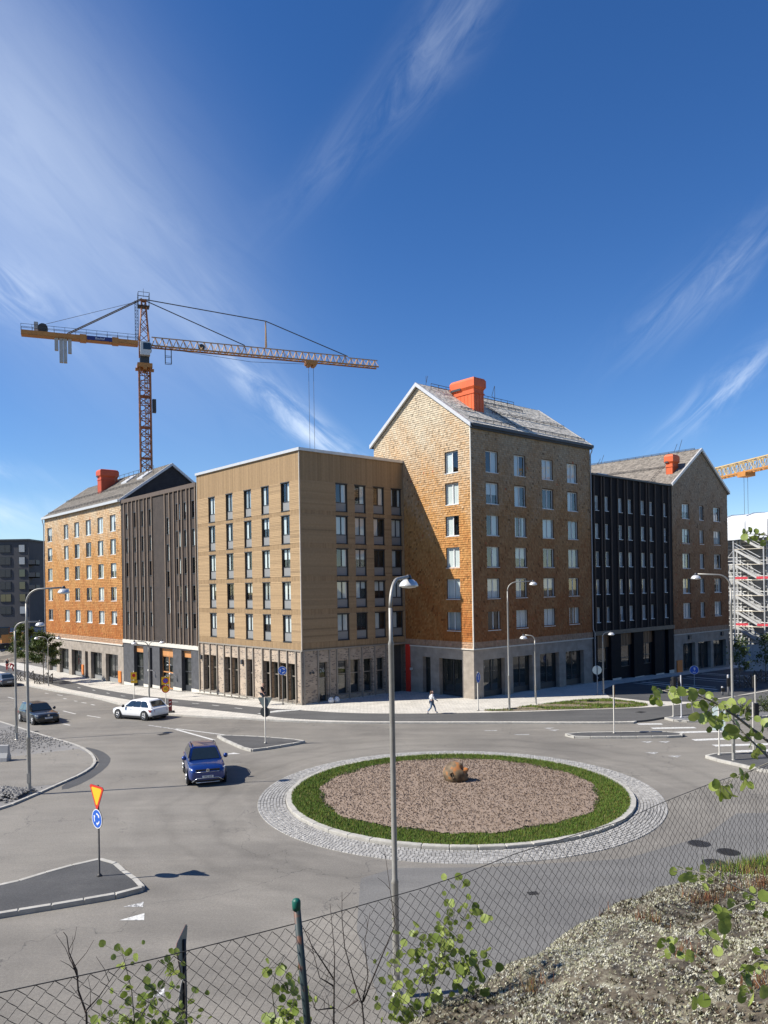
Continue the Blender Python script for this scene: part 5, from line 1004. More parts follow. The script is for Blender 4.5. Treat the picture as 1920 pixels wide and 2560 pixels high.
# ---------------------------------------------------------------- vehicles
def loft(rings, closed_ends=True):
    mb = MB(); n = len(rings[0]); vs = [p for r in rings for p in r]; fs = []
    for i in range(len(rings) - 1):
        for k in range(n): j = (k + 1) % n; fs.append((i * n + k, i * n + j, i * n + n + j, i * n + n + k))
    if closed_ends: fs += [tuple(range(n - 1, -1, -1)), tuple((len(rings) - 1) * n + k for k in range(n))]
    mb.add(vs, fs); return mb
def smoothmod(o, lv=2):
    m = o.modifiers.new('subsurf', 'SUBSURF'); m.levels = lv; m.render_levels = lv; o.data.polygons.foreach_set('use_smooth', [True] * len(o.data.polygons)); return o
def wheel(parent, x, y, side, r=.33):
    mb = MB(); w = .22; mb.lathe([(r * .62, -w / 2), (r * .92, -w / 2), (r, -w / 2 + .03), (r, w / 2 - .03), (r * .92, w / 2), (r * .62, w / 2)], 22, (0, 0, 0), 'y'); t = mb.mesh('tyre', 'rubber', True)
    o = link('wheel', t, parent, (x, y, r)); yy = side * (w * .5 + .006)
    mb = MB(); mb.lathe([(r * .64, yy - side * .10), (r * .66, yy), (r * .60, yy + side * .004), (r * .56, yy - side * .05), (.02, yy - side * .055)], 18, (0, 0, 0), 'y')
    for k in range(5): a = 2 * math.pi * k / 5; mb.beam((0, yy, 0), (math.cos(a) * r * .62, yy, math.sin(a) * r * .62), .05, .03, (0, 1, 0))
    mb.build('rim', 'alloy', o, True)
def patch(mb, P, u0, u1, v0, v1, off):
    """inset piece of the bilinear quad P (bl, br, tr, tl) lifted by off"""
    P = [Vector(p) for p in P]; nrm = (P[1] - P[0]).cross(P[3] - P[0]).normalized()
    def q(u, v): return (P[0].lerp(P[1], u)).lerp(P[3].lerp(P[2], u), v) + nrm * off
    c = .06; pts = [(u0 + c * .5, v0), (u1 - c * .5, v0), (u1, v0 + c), (u1, v1 - c), (u1 - c, v1), (u0 + c, v1), (u0, v1 - c), (u0, v0 + c)]
    mb.add([q(u, v) for u, v in pts], [tuple(range(8))])
def car(name, label, x, y, heading, paint, sp, group='cars on the road'):
    L, Wd, H, hood, belt = sp['L'], sp['W'], sp['H'], sp['hood'], sp['belt']; hw = Wd / 2; f = L / 2; tl = math.atan2(heading[1], heading[0])
    za, zb = gh(x, y), gh(x - heading[0] * 1.4, y - heading[1] * 1.4)
    t = thing(name, label, 'car', (x, y, za + .006), 0, group); t.rotation_euler = (0, math.atan2(zb - za, 1.4), tl)
    wb = sp.get('wb', .31)
    st = [(f, .36, hood * .70, .74), (f - .07, .25, hood * .84, .86), (f - .32, .2, hood * .95, .96), (f - .75, .19, hood, 1.0), (sp['ws'] + .05, .19, belt - .03, 1.0), (0, .19, belt, 1.0), (-f * .5, .19, belt + .01, 1.0), (-f + .42, .2, belt + .02, .985), (-f + .10, .26, belt - .02, .93), (-f, .40, belt - .14, .84)]
    rings = []
    for (xx, zl, zu, w) in st:
        w *= hw; zm = zl + (zu - zl) * .55
        half = [(.72 * w, zl), (.94 * w, zl + .06), (.985 * w, zl + .20), (1.0 * w, zm), (.965 * w, zu - .09), (.88 * w, zu - .005), (.45 * w, zu + .025)]
        rings.append([(xx, a, b) for a, b in half] + [(xx, -a, b) for a, b in half[::-1]])
    body = smoothmod(loft(rings).build('body', paint, t), 2)
    ws, rf, rr, re = sp['ws'], sp['rf'], sp['rr'], sp['re']; bw, tw = hw * .90, hw * .70; zb_, zt_ = belt - .02, H
    def ring(xb, xt):
        return None
    lo = [(ws, bw * .93, zb_), (re, bw * .93, zb_)]
    cab = MB(); q = .10
    B = [(ws, bw * .95, zb_), (ws - .35, bw, zb_), (re + .3, bw, zb_), (re, bw * .93, zb_)]; T = [(rf, tw * .93, zt_ - .05), (rf - .25, tw, zt_ - .055), (rr + .25, tw, zt_ - .055), (rr, tw * .93, zt_ - .07)]; K = [(rf - .08, tw * .72, zt_ - .012), (rf - .3, tw * .74, zt_), (rr + .3, tw * .74, zt_), (rr + .06, tw * .72, zt_ - .025)]
    vs = []
    for row in (B, T, K): vs += row
    for row in (B, T, K): vs += [(a, -b, c) for a, b, c in row]
    fs = []
    for s_ in (0, 12):
        for r_ in (0, 4):
            for k in range(3): fs.append((s_ + r_ + k, s_ + r_ + k + 1, s_ + r_ + k + 5, s_ + r_ + k + 4))
    fs += [(0, 4, 16, 12), (4, 8, 20, 16), (3, 15, 19, 7), (7, 19, 23, 11)] + [(8 + k, 9 + k, 21 + k, 20 + k) for k in range(3)]
    cab.add(vs, fs); cb = cab.build('cabin', paint, t); bv = cb.modifiers.new('bevel', 'BEVEL'); bv.width = .035; bv.segments = 2; cb.data.polygons.foreach_set('use_smooth', [True] * len(cb.data.polygons))
    mb = MB(); patch(mb, (( ws, bw * .95, zb_), (ws, -bw * .95, zb_), (rf, -tw * .93, zt_ - .05), (rf, tw * .93, zt_ - .05)), .05, .95, .06, .95, -.014); mb.build('windscreen', 'car_glass', t)
    mb = MB(); patch(mb, ((re, -bw * .93, zb_), (re, bw * .93, zb_), (rr, tw * .93, zt_ - .07), (rr, -tw * .93, zt_ - .07)), .07, .93, .18, .93, -.014); mb.build('rear_window', 'car_glass', t)
    for s_ in (1, -1):
        xs = np.linspace(0, 1, sp.get('nwin', 3) + 1)
        for k in range(len(xs) - 1):
            mb = MB(); Q = [(ws - .12, s_ * bw, zb_), (re + .12, s_ * bw, zb_), (rr + .12, s_ * tw, zt_ - .055), (rf - .12, s_ * tw, zt_ - .055)]
            patch(mb, Q, .03 + .94 * xs[k] + .008, .03 + .94 * xs[k + 1] - .008, .08, .92, .016 * s_); mb.build('side_window', 'car_glass', t)
        mb = MB(); mb.lathe([(.02, -.11), (.10, -.07), (.12, 0), (.09, .07), (.02, .10)], 10, (ws - .30, s_ * (hw + .09), belt + .07), 'x'); mb.build('door_mirror', sp.get('mirror', paint), t, True)
        for xx in (f - .86, -f + .82):
            mb = MB(); mb.lathe([(.41, s_ * (hw - .06)), (.41, s_ * (hw + .004)), (.30, s_ * (hw + .006))], 24, (xx, 0, .34), 'y'); mb.build('wheel_arch', 'black_plastic', t); wheel(t, xx, s_ * (hw - .075), s_)
        mb = MB(); mb.box(-f + 1.2, f - 1.25, s_ * hw * .95 - .03, s_ * hw * .95 + .03, .17, .30); mb.build('sill_trim', 'black_plastic', t)
        for xx in (ws - 1.0, ws - 1.95): mb = MB(); mb.box(xx - .1, xx + .1, s_ * hw * .985 - .015, s_ * hw * .985 + .015, belt - .16, belt - .12); mb.build('door_handle', sp.get('handle', paint), t)
    # front and rear
    zf = hood * .78
    for s_ in (1, -1):
        mb = MB(); mb.prism([(s_ * hw * .50, zf - .06), (s_ * hw * .90, zf - .01), (s_ * hw * .93, zf + .09), (s_ * hw * .60, zf + .05)], f - .26, f - .03 if sp.get('slim') else f - .05, lambda u, v, w: (w - .22 * (abs(u) / hw) ** 3, u, v)); mb.build('headlight', 'lens', t)
        mb = MB(); mb.prism([(s_ * hw * .62, belt - .32), (s_ * hw * .95, belt - .30), (s_ * hw * .95, belt - .14), (s_ * hw * .62, belt - .16)], -f - .012, -f + .3, lambda u, v, w: (w + .16 * (abs(u) / hw) ** 4, u, v)); mb.build('tail_light', 'tail_red', t)
    mb = MB(); mb.prism([(-hw * .58, zf - .07), (hw * .58, zf - .07), (hw * .62, zf + .045), (-hw * .62, zf + .045)], f - .2, f - .005, lambda u, v, w: (w - .06 * (abs(u) / hw) ** 2, u, v)); mb.build('grille', 'black_plastic', t)
    mb = MB(); mb.prism([(-hw * .75, .22), (hw * .75, .22), (hw * .6, .40), (-hw * .6, .40)], f - .3, f - .012, lambda u, v, w: (w - .06 * (abs(u) / hw) ** 2, u, v)); mb.build('lower_grille', 'black_plastic', t)
    if sp.get('skid'):
        mb = MB(); mb.tube([(f - .10, -hw * .80, .24), (f - .0, -hw * .55, .42), (f + .012, 0, .43), (f - .0, hw * .55, .42), (f - .10, hw * .80, .24)], .022, 5); mb.tube([(f - .03, -hw * .6, .215), (f + .0, 0, .22), (f - .03, hw * .6, .215)], .02, 5); mb.build('bumper_trim', 'chrome', t, True)
        mb = MB(); mb.tube([(f - .015, -hw * .62, zf - .075), (f + .006, 0, zf - .08), (f - .015, hw * .62, zf - .075)], .012, 5); mb.build('grille_trim', 'chrome', t, True)
        for s_ in (1, -1): mb = MB(); mb.tube([(rf - .35, s_ * tw * .92, H - .02), (rf - .6, s_ * tw * .93, H + .035), (rr + .5, s_ * tw * .93, H + .03), (rr + .2, s_ * tw * .92, H - .04)], .018, 5); mb.build('roof_rail', 'black_plastic', t, True)
    mb = MB(); mb.lathe([(.075, f - .01), (.075, f + .012), (.055, f + .012), (.055, f - .01)], 18, (0, 0, zf), 'x'); mb.build('badge', 'chrome', t)
    mb = MB(); mb.box(f + .0, f + .022, -.26, .26, .43, .54); p = mb.build('number_plate', 'sign_white', t); textmesh(sp.get('plate', 'TXC 61R'), .10, 'dark_frame', p, (f + .026, 0, .485), (R(90), 0, R(90)))
    mb = MB(); mb.box(-f - .03, -f + .0, -.26, .26, belt - .42, belt - .31); p = mb.build('number_plate', 'sign_white', t)
    mb = MB(); mb.prism([(-hw * .8, .22), (hw * .8, .22), (hw * .8, .36), (-hw * .8, .36)], -f - .01, -f + .3, lambda u, v, w: (w + .1 * (abs(u) / hw) ** 4, u, v)); mb.build('rear_diffuser', 'black_plastic', t)
    return t
car('parked_car', 'blue suv with roof rails driving towards the camera beside the roundabout', -9.15, 38.6, nd(.31, -.95), 'paint_blue', dict(L=4.23, W=1.82, H=1.58, hood=1.0, belt=1.06, ws=.98, rf=.32, rr=-1.42, re=-1.98, skid=1, nwin=3)).name = 'blue_suv'
car('white_estate_car', 'white estate car seen from behind by the kerb of the left street', -18.45, 58.0, nd(-.84, .54), 'paint_white', dict(L=4.58, W=1.80, H=1.47, hood=.86, belt=.93, ws=1.02, rf=.22, rr=-1.66, re=-2.14, nwin=3, mirror='black_plastic'))
car('black_estate_car', 'black estate car driving towards the roundabout behind two lamp posts', -26.1, 58.0, nd(.655, -.756), 'paint_black', dict(L=4.7, W=1.78, H=1.45, hood=.84, belt=.93, ws=.85, rf=.22, rr=-1.95, re=-2.2, nwin=3))
car('grey_saloon_car', 'grey car cut off by the left edge of the picture', -45.0, 91.0, nd(-.66, .75), 'paint_grey', dict(L=4.6, W=1.82, H=1.45, hood=.86, belt=.94, ws=.95, rf=.3, rr=-1.2, re=-1.95, nwin=2))

# ---------------------------------------------------------------- people
def skinmesh(name, verts, edges, rad, mat, parent, root=0, lv=1):
    me = bpy.data.meshes.new(name); me.from_pydata(verts, edges, []); o = bpy.data.objects.new(name, me); COL.objects.link(o)
    o.modifiers.new('skin', 'SKIN'); sv = me.skin_vertices[0].data
    for i, r in enumerate(rad): sv[i].radius = (r, r) if not isinstance(r, tuple) else r; sv[i].use_root = i == root
    s = o.modifiers.new('sub', 'SUBSURF'); s.levels = lv; s.render_levels = lv
    dg = bpy.context.evaluated_depsgraph_get(); m2 = bpy.data.meshes.new_from_object(o.evaluated_get(dg)); bpy.data.objects.remove(o); bpy.data.meshes.remove(me)
    m2.materials.clear(); m2.materials.append(MATS[mat]); m2.polygons.foreach_set('use_smooth', [True] * len(m2.polygons)); return link(name, m2, parent)
def person(label, x, y, face, hgt, J, top, legs, hair, shoes='cloth_black', long_hair=False, shorts=False, dz=.13, vest=None):
    """J: joints in body space, x forward, y left, z up, for a 1.75 m figure standing on z = 0"""
    t = thing('person', label, 'person', (x, y, gh(x, y) + dz), math.atan2(face[1], face[0])); s = hgt / 1.75; t.scale = (s, s, s)
    V = []; E = []; Rd = []; ix = {}
    def v(n, p, r, par=None):
        ix[n] = len(V); V.append(p); Rd.append(r)
        if par: E.append((ix[par], ix[n]))
    v('pelvis', J['pelvis'], (.15, .11)); c = Vector(J['chest']); v('waist', tuple(Vector(J['pelvis']).lerp(c, .5)), (.13, .10), 'pelvis'); v('chest', J['chest'], (.165, .115), 'waist'); nk = Vector(J['neck']); v('neck', J['neck'], .055, 'chest'); hd = Vector(J['head'])
    v('jaw', tuple(nk.lerp(hd, .45)), .075, 'neck'); v('skull', tuple(hd), .098, 'jaw'); v('crown', tuple(hd + Vector((0, 0, .07))), .06, 'skull'); v('nose', tuple(hd + Vector((.115, 0, -.03))), .016, 'skull')
    for k in ('l', 'r'):
        sg = 1 if k == 'l' else -1
        v('ear' + k, tuple(hd + Vector((0, sg * .098, -.01))), .018, 'skull')
        v('sho' + k, J['sho' + k], .062, 'chest'); v('elb' + k, J['elb' + k], .044, 'sho' + k); v('wri' + k, J['wri' + k], .031, 'elb' + k)
        w = Vector(J['wri' + k]); d = (w - Vector(J['elb' + k])).normalized(); v('palm' + k, tuple(w + d * .06), .036, 'wri' + k)
        for i, (o_, l) in enumerate(((.028, .085), (.010, .10), (-.010, .095), (-.028, .075))): v(f'f{i}{k}', tuple(w + d * (.06 + l) + Vector((o_, -.01 * sg, 0))), .010, 'palm' + k)
        v('th' + k, tuple(w + d * .07 + Vector((.05, 0, 0))), .011, 'palm' + k)
        v('hip' + k, J['hip' + k], .088, 'pelvis'); v('kne' + k, J['kne' + k], .060, 'hip' + k); v('ank' + k, J['ank' + k], .042, 'kne' + k); v('toe' + k, tuple(Vector(J['ank' + k]) + Vector(J.get('toe' + k, (.15, 0, -.06)))), .035, 'ank' + k)
    b = skinmesh('body', V, E, Rd, 'skin', t)
    P = lambda n: V[ix[n]]
    sub = [P('pelvis'), P('waist'), P('chest'), tuple(Vector(P('chest')).lerp(nk, .75))]; r_ = [(.175, .13), (.155, .125), (.185, .135), .085]; ed = [(0, 1), (1, 2), (2, 3)]
    for k in ('l', 'r'): n0 = len(sub); sub += [P('sho' + k), tuple(Vector(P('sho' + k)).lerp(Vector(P('elb' + k)), .8))] + ([P('elb' + k), P('wri' + k)] if vest else []); r_ += [.082, .066] + ([.06, .045] if vest else []); ed += [(2, n0), (n0, n0 + 1)] + ([(n0 + 1, n0 + 2), (n0 + 2, n0 + 3)] if vest else [])
    skinmesh('shirt', sub, ed, r_, top, t)
    if vest == 'tied': skinmesh('jacket', [P('pelvis'), tuple(Vector(P('waist')) - Vector((0, 0, .02)))], [(0, 1)], [(.20, .17), (.18, .15)], 'cloth_black', t)
    sub = [P('pelvis')]; r_ = [(.18, .135)]; ed = []
    for k in ('l', 'r'):
        n0 = len(sub); a = Vector(P('kne' + k)); e = a if shorts else Vector(P('ank' + k)); sub += [P('hip' + k), tuple(Vector(P('hip' + k)).lerp(a, .85 if shorts else 1))] + ([] if shorts else [tuple(a.lerp(e, .9))]); r_ += [.108, .085 if shorts else .074] + ([] if shorts else [.060]); ed += [(0, n0), (n0, n0 + 1)] + ([] if shorts else [(n0 + 1, n0 + 2)])
    skinmesh('trousers', sub, ed, r_, legs, t)
    for k in ('l', 'r'): a = Vector(P('ank' + k)); q = Vector(P('toe' + k)); skinmesh('shoe', [tuple(a + Vector((-.04, 0, -.035))), tuple(a.lerp(q, .5) + Vector((0, 0, -.02))), tuple(q)], [(0, 1), (1, 2)], [.05, .05, .042], shoes, t)
    hv = [tuple(hd + Vector((-.02, 0, .045))), tuple(hd + Vector((-.055, 0, .01)))] + ([tuple(hd + Vector((-.11, 0, -.10))), tuple(hd + Vector((-.15, 0, -.22)))] if long_hair else []); skinmesh('hair', hv, [(i, i + 1) for i in range(len(hv) - 1)], [.098, .100] + ([.07, .04] if long_hair else []), hair, t)
    return t
walk = dict(pelvis=(0, 0, .96), chest=(.03, 0, 1.32), neck=(.04, 0, 1.50), head=(.06, 0, 1.63), shol=(.02, .19, 1.42), shor=(.05, -.19, 1.42), elbl=(-.10, .25, 1.16), wril=(-.02, .25, .93), elbr=(.14, -.25, 1.17), wrir=(.33, -.22, 1.03),
            hipl=(.02, .10, .90), hipr=(-.02, -.10, .90), knel=(.24, .10, .52), ankl=(.34, .10, .11), kner=(-.06, -.10, .50), ankr=(-.36, -.10, .15), toel=(.16, 0, -.04), toer=(.13, 0, -.10))
person('woman in a white top and blue jeans with a dark jacket round her waist', 3.3, 55.75, nd(1, .12), 1.70, walk, 'cloth_white', 'cloth_denim', 'hair_brown', 'shoe_white', True, vest='tied')
walk2 = dict(walk); walk2.update(elbl=(-.16, .30, 1.15), wril=(-.10, .33, .90), elbr=(.10, -.27, 1.15), wrir=(.26, -.24, .95), knel=(-.04, .10, .50), ankl=(-.32, .10, .14), kner=(.20, -.10, .52), ankr=(.24, -.10, .10), toel=(.13, 0, -.1), toer=(.16, 0, -.04))
person('man in a black t-shirt and dark shorts walking past the brick shopfront', -9.95, 62.3, nd(.9, -.42), 1.78, walk2, 'cloth_black', 'cloth_navy', 'hair_fair', 'cloth_black', False, True)
stand = dict(walk); stand.update(knel=(.02, .10, .50), ankl=(.0, .10, .10), kner=(-.02, -.10, .50), ankr=(-.04, -.10, .10), toel=(.16, 0, -.05), toer=(.16, 0, -.05), elbr=(.06, -.26, 1.15), wrir=(.20, -.22, .95))
person('standing worker in red at the far left behind the parked grey car', -52.3, 106.8, nd(.9, -.4), 1.75, stand, 'cloth_navy', 'cloth_red', 'hair_brown', dz=.14, vest=True)
bend = dict(pelvis=(-.1, 0, .80), chest=(.22, 0, .98), neck=(.38, 0, 1.02), head=(.50, 0, 1.03), shol=(.26, .19, 1.02), shor=(.26, -.19, 1.02), elbl=(.34, .22, .74), wril=(.42, .18, .50), elbr=(.34, -.22, .74), wrir=(.46, -.16, .50),
            hipl=(-.12, .10, .76), hipr=(-.12, -.10, .76), knel=(.10, .12, .46), ankl=(-.04, .12, .10), kner=(.08, -.12, .46), ankr=(-.06, -.12, .10), toel=(.16, 0, -.05), toer=(.16, 0, -.05))
person('worker in red bending down next to the standing one', -51.3, 106.4, nd(-.9, -.3), 1.75, bend, 'cloth_red', 'cloth_red', 'hair_brown', dz=.14, vest=True)

# ---------------------------------------------------------------- rusty head sculpture on the roundabout
def sculpture():
    t = thing('head_sculpture', 'rusty cast head lying on its side on the soil of the roundabout', 'sculpture', (RC[0] + .0, RC[1] + 1.0, .25), 0)
    bm = bmesh.new(); bmesh.ops.create_icosphere(bm, subdivisions=5, radius=1)
    # head space: x = face forward, y = side, z = top of the head
    bumps = [((1, 0, -.16), .15, .34), ((1, 0, .02), .13, .12), ((.92, 0, .36), .30, .12), ((.95, .30, .12), .20, -.24), ((.95, -.30, .12), .20, -.24), ((1, 0, .14), .11, -.10), ((.96, 0, -.46), .13, .13), ((.97, 0, -.36), .07, -.05), ((.92, 0, -.58), .10, .10), ((.88, 0, -.68), .07, -.05), ((.80, 0, -.86), .20, .26), ((.75, .50, -.22), .26, .06), ((.75, -.50, -.22), .26, .06), ((-.5, 0, -.9), .45, -.30), ((-.9, 0, .2), .6, .16), ((.2, .55, -.85), .3, -.04), ((.2, -.55, -.85), .3, -.04)]
    for v in bm.verts:
        d = v.co.normalized(); r = 1.0
        for c, s, a in bumps: r += a * math.exp(-((d - Vector(c).normalized()).length / s) ** 2)
        r += .012 * math.sin(9 * d.x + 4 * d.z) * math.sin(8 * d.y + 3)
        v.co = Vector((d.x * .50 * r, d.y * .40 * r, d.z * .56 * r))
    me = bpy.data.meshes.new('cast_head'); bm.to_mesh(me); bm.free(); me.materials.append(MATS['rust_cast']); me.polygons.foreach_set('use_smooth', [True] * len(me.polygons))
    # lying on the back of the skull, face turned up to the right, the left ear towards the camera
    Mx = Matrix.Rotation(R(-14), 4, 'Z') @ Matrix.Rotation(R(-30), 4, 'Y') @ Matrix.Rotation(R(-8), 4, 'X')
    h = link('cast_head', me, t); h.matrix_basis = Matrix.Translation((0, 0, .40)) @ Mx
    for s_ in (1, -1):
        mb = MB(); pts = [(-.06 + .03 * math.cos(a) - .02, s_ * (.405 + .02 * math.sin(a * 2)), .0 + .13 * math.sin(a)) if False else (-.06 - .085 * math.cos(a), s_ * .415, -.02 + .135 * math.sin(a)) for a in np.linspace(-2.2, 2.4, 12)]; mb.tube(pts, .034, 6); mb.tube([(-.03, s_ * .40, -.05), (-.0, s_ * .41, .02), (-.05, s_ * .40, .07)], .02, 6); e = mb.build('ear', 'rust_cast', t, True); e.matrix_basis = h.matrix_basis
m, nt, b = newmat('rust_cast'); N = nt.nodes.new; Lk = nt.links.new; tc = N('ShaderNodeTexCoord'); no = N('ShaderNodeTexNoise'); no.inputs['Scale'].default_value = 2.6; no.inputs['Detail'].default_value = 8; Lk(tc.outputs['Object'], no.inputs['Vector']); cr = N('ShaderNodeValToRGB'); Lk(no.outputs[0], cr.inputs[0])
cr.color_ramp.elements[0].position = .34; cr.color_ramp.elements[0].color = (.085, .055, .03, 1); cr.color_ramp.elements[1].position = .66; cr.color_ramp.elements[1].color = (.48, .16, .03, 1); el_ = cr.color_ramp.elements.new(.5); el_.color = (.19, .135, .075, 1)
Lk(cr.outputs[0], b.inputs['Base Color']); b.inputs['Roughness'].default_value = .75; MATS['rust_cast'] = m
sculpture()

# ---------------------------------------------------------------- covers in the carriageway
def cover(label, x, y, r, ring=False):
    t = thing('manhole_cover', label, 'manhole cover', (x, y, gh(x, y) + .004), random.uniform(0, 1), 'manhole covers'); mb = MB(); mb.lathe([(r * 1.08, -.02), (r * 1.08, .006), (r, .008), (r * .98, .0)], 28); mb.build('frame', 'steel_dark', t)
    mb = MB(); mb.lathe([(r * .97, .0), (r * .96, .004), (.0, .004)], 28); d = mb.build('lid', 'steel_dark', t)
    for i in range(-4, 5):
        w = math.sqrt(max(0, 1 - (i / 5) ** 2)) * r * .9; mb = MB(); mb.box(-w, w, i * r / 5 - r * .035, i * r / 5 + r * .035, .004, .011); mb.build('rib', 'rubber' if not ring else 'steel_dark', d)
cover('manhole cover in the stone apron right of the roundabout kerb', 10.7, 31.28, .36, True); cover('farthest of the three round gratings seen through the fence', 11.07, 27.48, .36); cover('rightmost of the three round gratings seen through the fence', 11.7, 26.57, .36); cover('nearest of the three round gratings seen through the fence', 10.78, 25.56, .36)
t = thing('drain_grate', 'small rectangular drain in the dark asphalt behind the fence', 'drain', (4.34, 23.29, .006), R(10)); mb = MB(); mb.box(-.16, .16, -.12, .12, -.02, .004); mb.build('frame', 'steel_dark', t)
for i in range(4): mb = MB(); mb.box(-.14 + i * .075, -.10 + i * .075, -.1, .1, .004, .012); mb.build('bar', 'rubber', t)
for x, y, lab in ((-14.5, 50.2, 'flat drain cover in the asphalt behind the blue suv'), (-24.2, 52.9, 'flat drain cover near the left kerb below the black car'), (18.2, 55.2, 'flat drain cover on the cycle path left of the leaves')):
    t = thing('drain_grate', lab, 'drain', (x, y, gh(x, y) + (.006 if y < 54 else .126)), R(40)); mb = MB(); mb.box(-.35, .35, -.25, .25, -.02, .004); mb.build('frame', 'steel_dark', t)
    for i in range(4): mb = MB(); mb.box(-.3 + i * .16, -.2 + i * .16, -.2, .2, .004, .012); mb.build('bar', 'rubber', t)

# ---------------------------------------------------------------- young trees in steel guards, shrubs
def leafcloud(name, parent, pts, size, mat, n_per=1):
    n = len(pts); pts = np.asarray(pts); ax = rng.normal(size=(n, 3)); ax /= np.linalg.norm(ax, axis=1)[:, None]; b = rng.normal(size=(n, 3)); b -= (b * ax).sum(1)[:, None] * ax; b /= np.linalg.norm(b, axis=1)[:, None]; s = (size * rng.uniform(.6, 1.3, n))[:, None]
    V = np.stack([pts - ax * s, pts + b * s * .55, pts + ax * s, pts - b * s * .55], 1).reshape(-1, 3)
    return fastmesh(name, V, np.arange(4 * n).reshape(-1, 4), mat, None, parent)
def young_tree(label, x, y, hgt, cw, nleaf, seed, group):
    r_ = random.Random(seed); z0 = gh(x, y) + .12; t = thing('young_tree', label, 'tree', (x, y, z0), 0, group); top = hgt
    mb = MB(); mb.tube([(0, 0, 0), (.02, .01, hgt * .35), (.0, .03, hgt * .7), (.02, 0, hgt * .96)], [.055, .045, .03, .008], 7)
    ends = []
    for i in range(16):
        z = hgt * (.28 + .62 * i / 16); a = i * 2.4 + r_.uniform(-.4, .4); l = cw * (1.05 - .75 * i / 16) * r_.uniform(.7, 1.05); p1 = (math.cos(a) * l * .5, math.sin(a) * l * .5, z + l * .28); p2 = (math.cos(a) * l, math.sin(a) * l, z + l * .42); mb.tube([(0, 0, z), p1, p2], [.022, .014, .005], 5); ends += [(p1, p2)]
    mb.build('trunk', 'bark', t, True)
    pts = []
    for k in range(nleaf // 14):
        p1, p2 = r_.choice(ends); u = r_.uniform(.1, 1.1); c = [p1[i] + (p2[i] - p1[i]) * u for i in range(3)]; s = r_.uniform(.12, .34)
        for _ in range(14): pts.append([c[0] + r_.gauss(0, s), c[1] + r_.gauss(0, s), c[2] + r_.gauss(0, s * .7)])
    leafcloud('crown', t, pts, .12, 'tree_leaf'); return t
def guard(label, x, y, rz):
    t = thing('tree_guard', label, 'tree guard', (x, y, gh(x, y) + .12), rz, 'black steel tree guards'); w = .75; h = 1.15
    for k in range(4):
        a = math.pi / 2 * k; c, s = math.cos(a), math.sin(a)
        def P(u, z, o=w): return (u * c - o * s, u * s + o * c, z)
        mb = MB(); mb.beam(P(-w, .05), P(w, h), .08, .03); mb.beam(P(-w, h), P(w, .05), .08, .03); mb.beam(P(-w * .3, .05), P(w, h * .62), .06, .03); mb.beam(P(w * .3, .05), P(-w, h * .62), .06, .03); mb.build('cross_bars', 'steel_dark', t)
        mb = MB(); mb.beam(P(-w, 0), P(-w, h), .07, .07); mb.build('corner_post', 'steel_dark', t)
for (x, y, lab, sd) in ((-44.4, 95.0, 'left-hand young leafy tree on the far-left pavement', 3), (-40.4, 91.2, 'right-hand young leafy tree next to the shingled house', 4)): young_tree(lab, x, y, 7.3 if sd == 3 else 6.5, 2.5, 7000, sd, 'young street trees')
guard('black crossed-bar guard round the left-hand young tree', -44.4, 95.0, TH + .1); guard('black crossed-bar guard round the right-hand young tree', -40.4, 91.2, TH + .1)
for (x, y, lab, sd) in ((32.1, 70.0, 'thin young tree in the shade left of the scaffolding', 5), (36.4, 73.9, 'thin young tree in the shade at the right picture edge', 6)): young_tree(lab, x, y, 5.0, 1.0, 700, sd, 'young street trees')
guard('steel guard round the thin tree in the shade', 32.1, 70.0, TH); guard('steel guard at the right picture edge in the shade', 36.4, 73.9, TH)
for x, y, s, lab in ((27.2, 55.2, .9, 'leafy green shrub in the planted strip at the right edge'), (25.2, 54.2, .45, 'low green shrub left of the leafy one'), (23.9, 53.4, .35, 'smallest low shrub in the planted strip')):
    t = thing('shrub', lab, 'shrub', (x, y, gh(x, y) + .13), 0, 'shrubs in the planted strip'); mb = MB()
    for k in range(9): a = k * 2.4; mb.tube([(0, 0, 0), (math.cos(a) * s * .5, math.sin(a) * s * .5, s * .6), (math.cos(a) * s * .7, math.sin(a) * s * .7, s * 1.1)], [.02, .012, .004], 5)
    mb.build('stems', 'twig', t); leafcloud('foliage', t, np.c_[rng.normal(0, s * .4, 900), rng.normal(0, s * .4, 900), np.abs(rng.normal(s * .55, s * .35, 900))], .06, 'tree_leaf')

# ---------------------------------------------------------------- tower crane
def lattice(mb, p0, p1, w, h, n, bw, flat=False, tri_=False):
    """box truss between p0 and p1 (lower centre line); tri_ : triangular section, two lower chords and one upper"""
    p0, p1 = Vector(p0), Vector(p1); d = (p1 - p0); L_ = d.length; d.normalize(); side = d.cross(Vector((0, 0, 1)))
    if side.length < .1: side = Vector((1, 0, 0)); up = Vector((0, 1, 0))
    else: side.normalize(); up = side.cross(d)
    if tri_: ch = [side * (-w / 2), side * (w / 2), up * h]
    else: ch = [side * (-w / 2) + up * (-h / 2), side * (w / 2) + up * (-h / 2), side * (w / 2) + up * (h / 2), side * (-w / 2) + up * (h / 2)]
    for c in ch: mb.beam(p0 + c, p1 + c, bw * 1.35)
    m = len(ch)
    for i in range(n):
        a, b = p0 + d * (L_ * i / n), p0 + d * (L_ * (i + 1) / n); mid = (a + b) / 2
        for k in range(m):
            c0, c1 = ch[k], ch[(k + 1) % m]
            if tri_ and k > 0: mb.beam(a + (c0 if k == 1 else c1), mid + (c1 if k == 1 else c0), bw * .8); mb.beam(mid + (c1 if k == 1 else c0), b + (c0 if k == 1 else c1), bw * .8)
            else: mb.beam(a + c0, b + c1, bw * .7) if i % 2 else mb.beam(a + c1, b + c0, bw * .7); mb.beam(a + c0, a + c1, bw * .7)
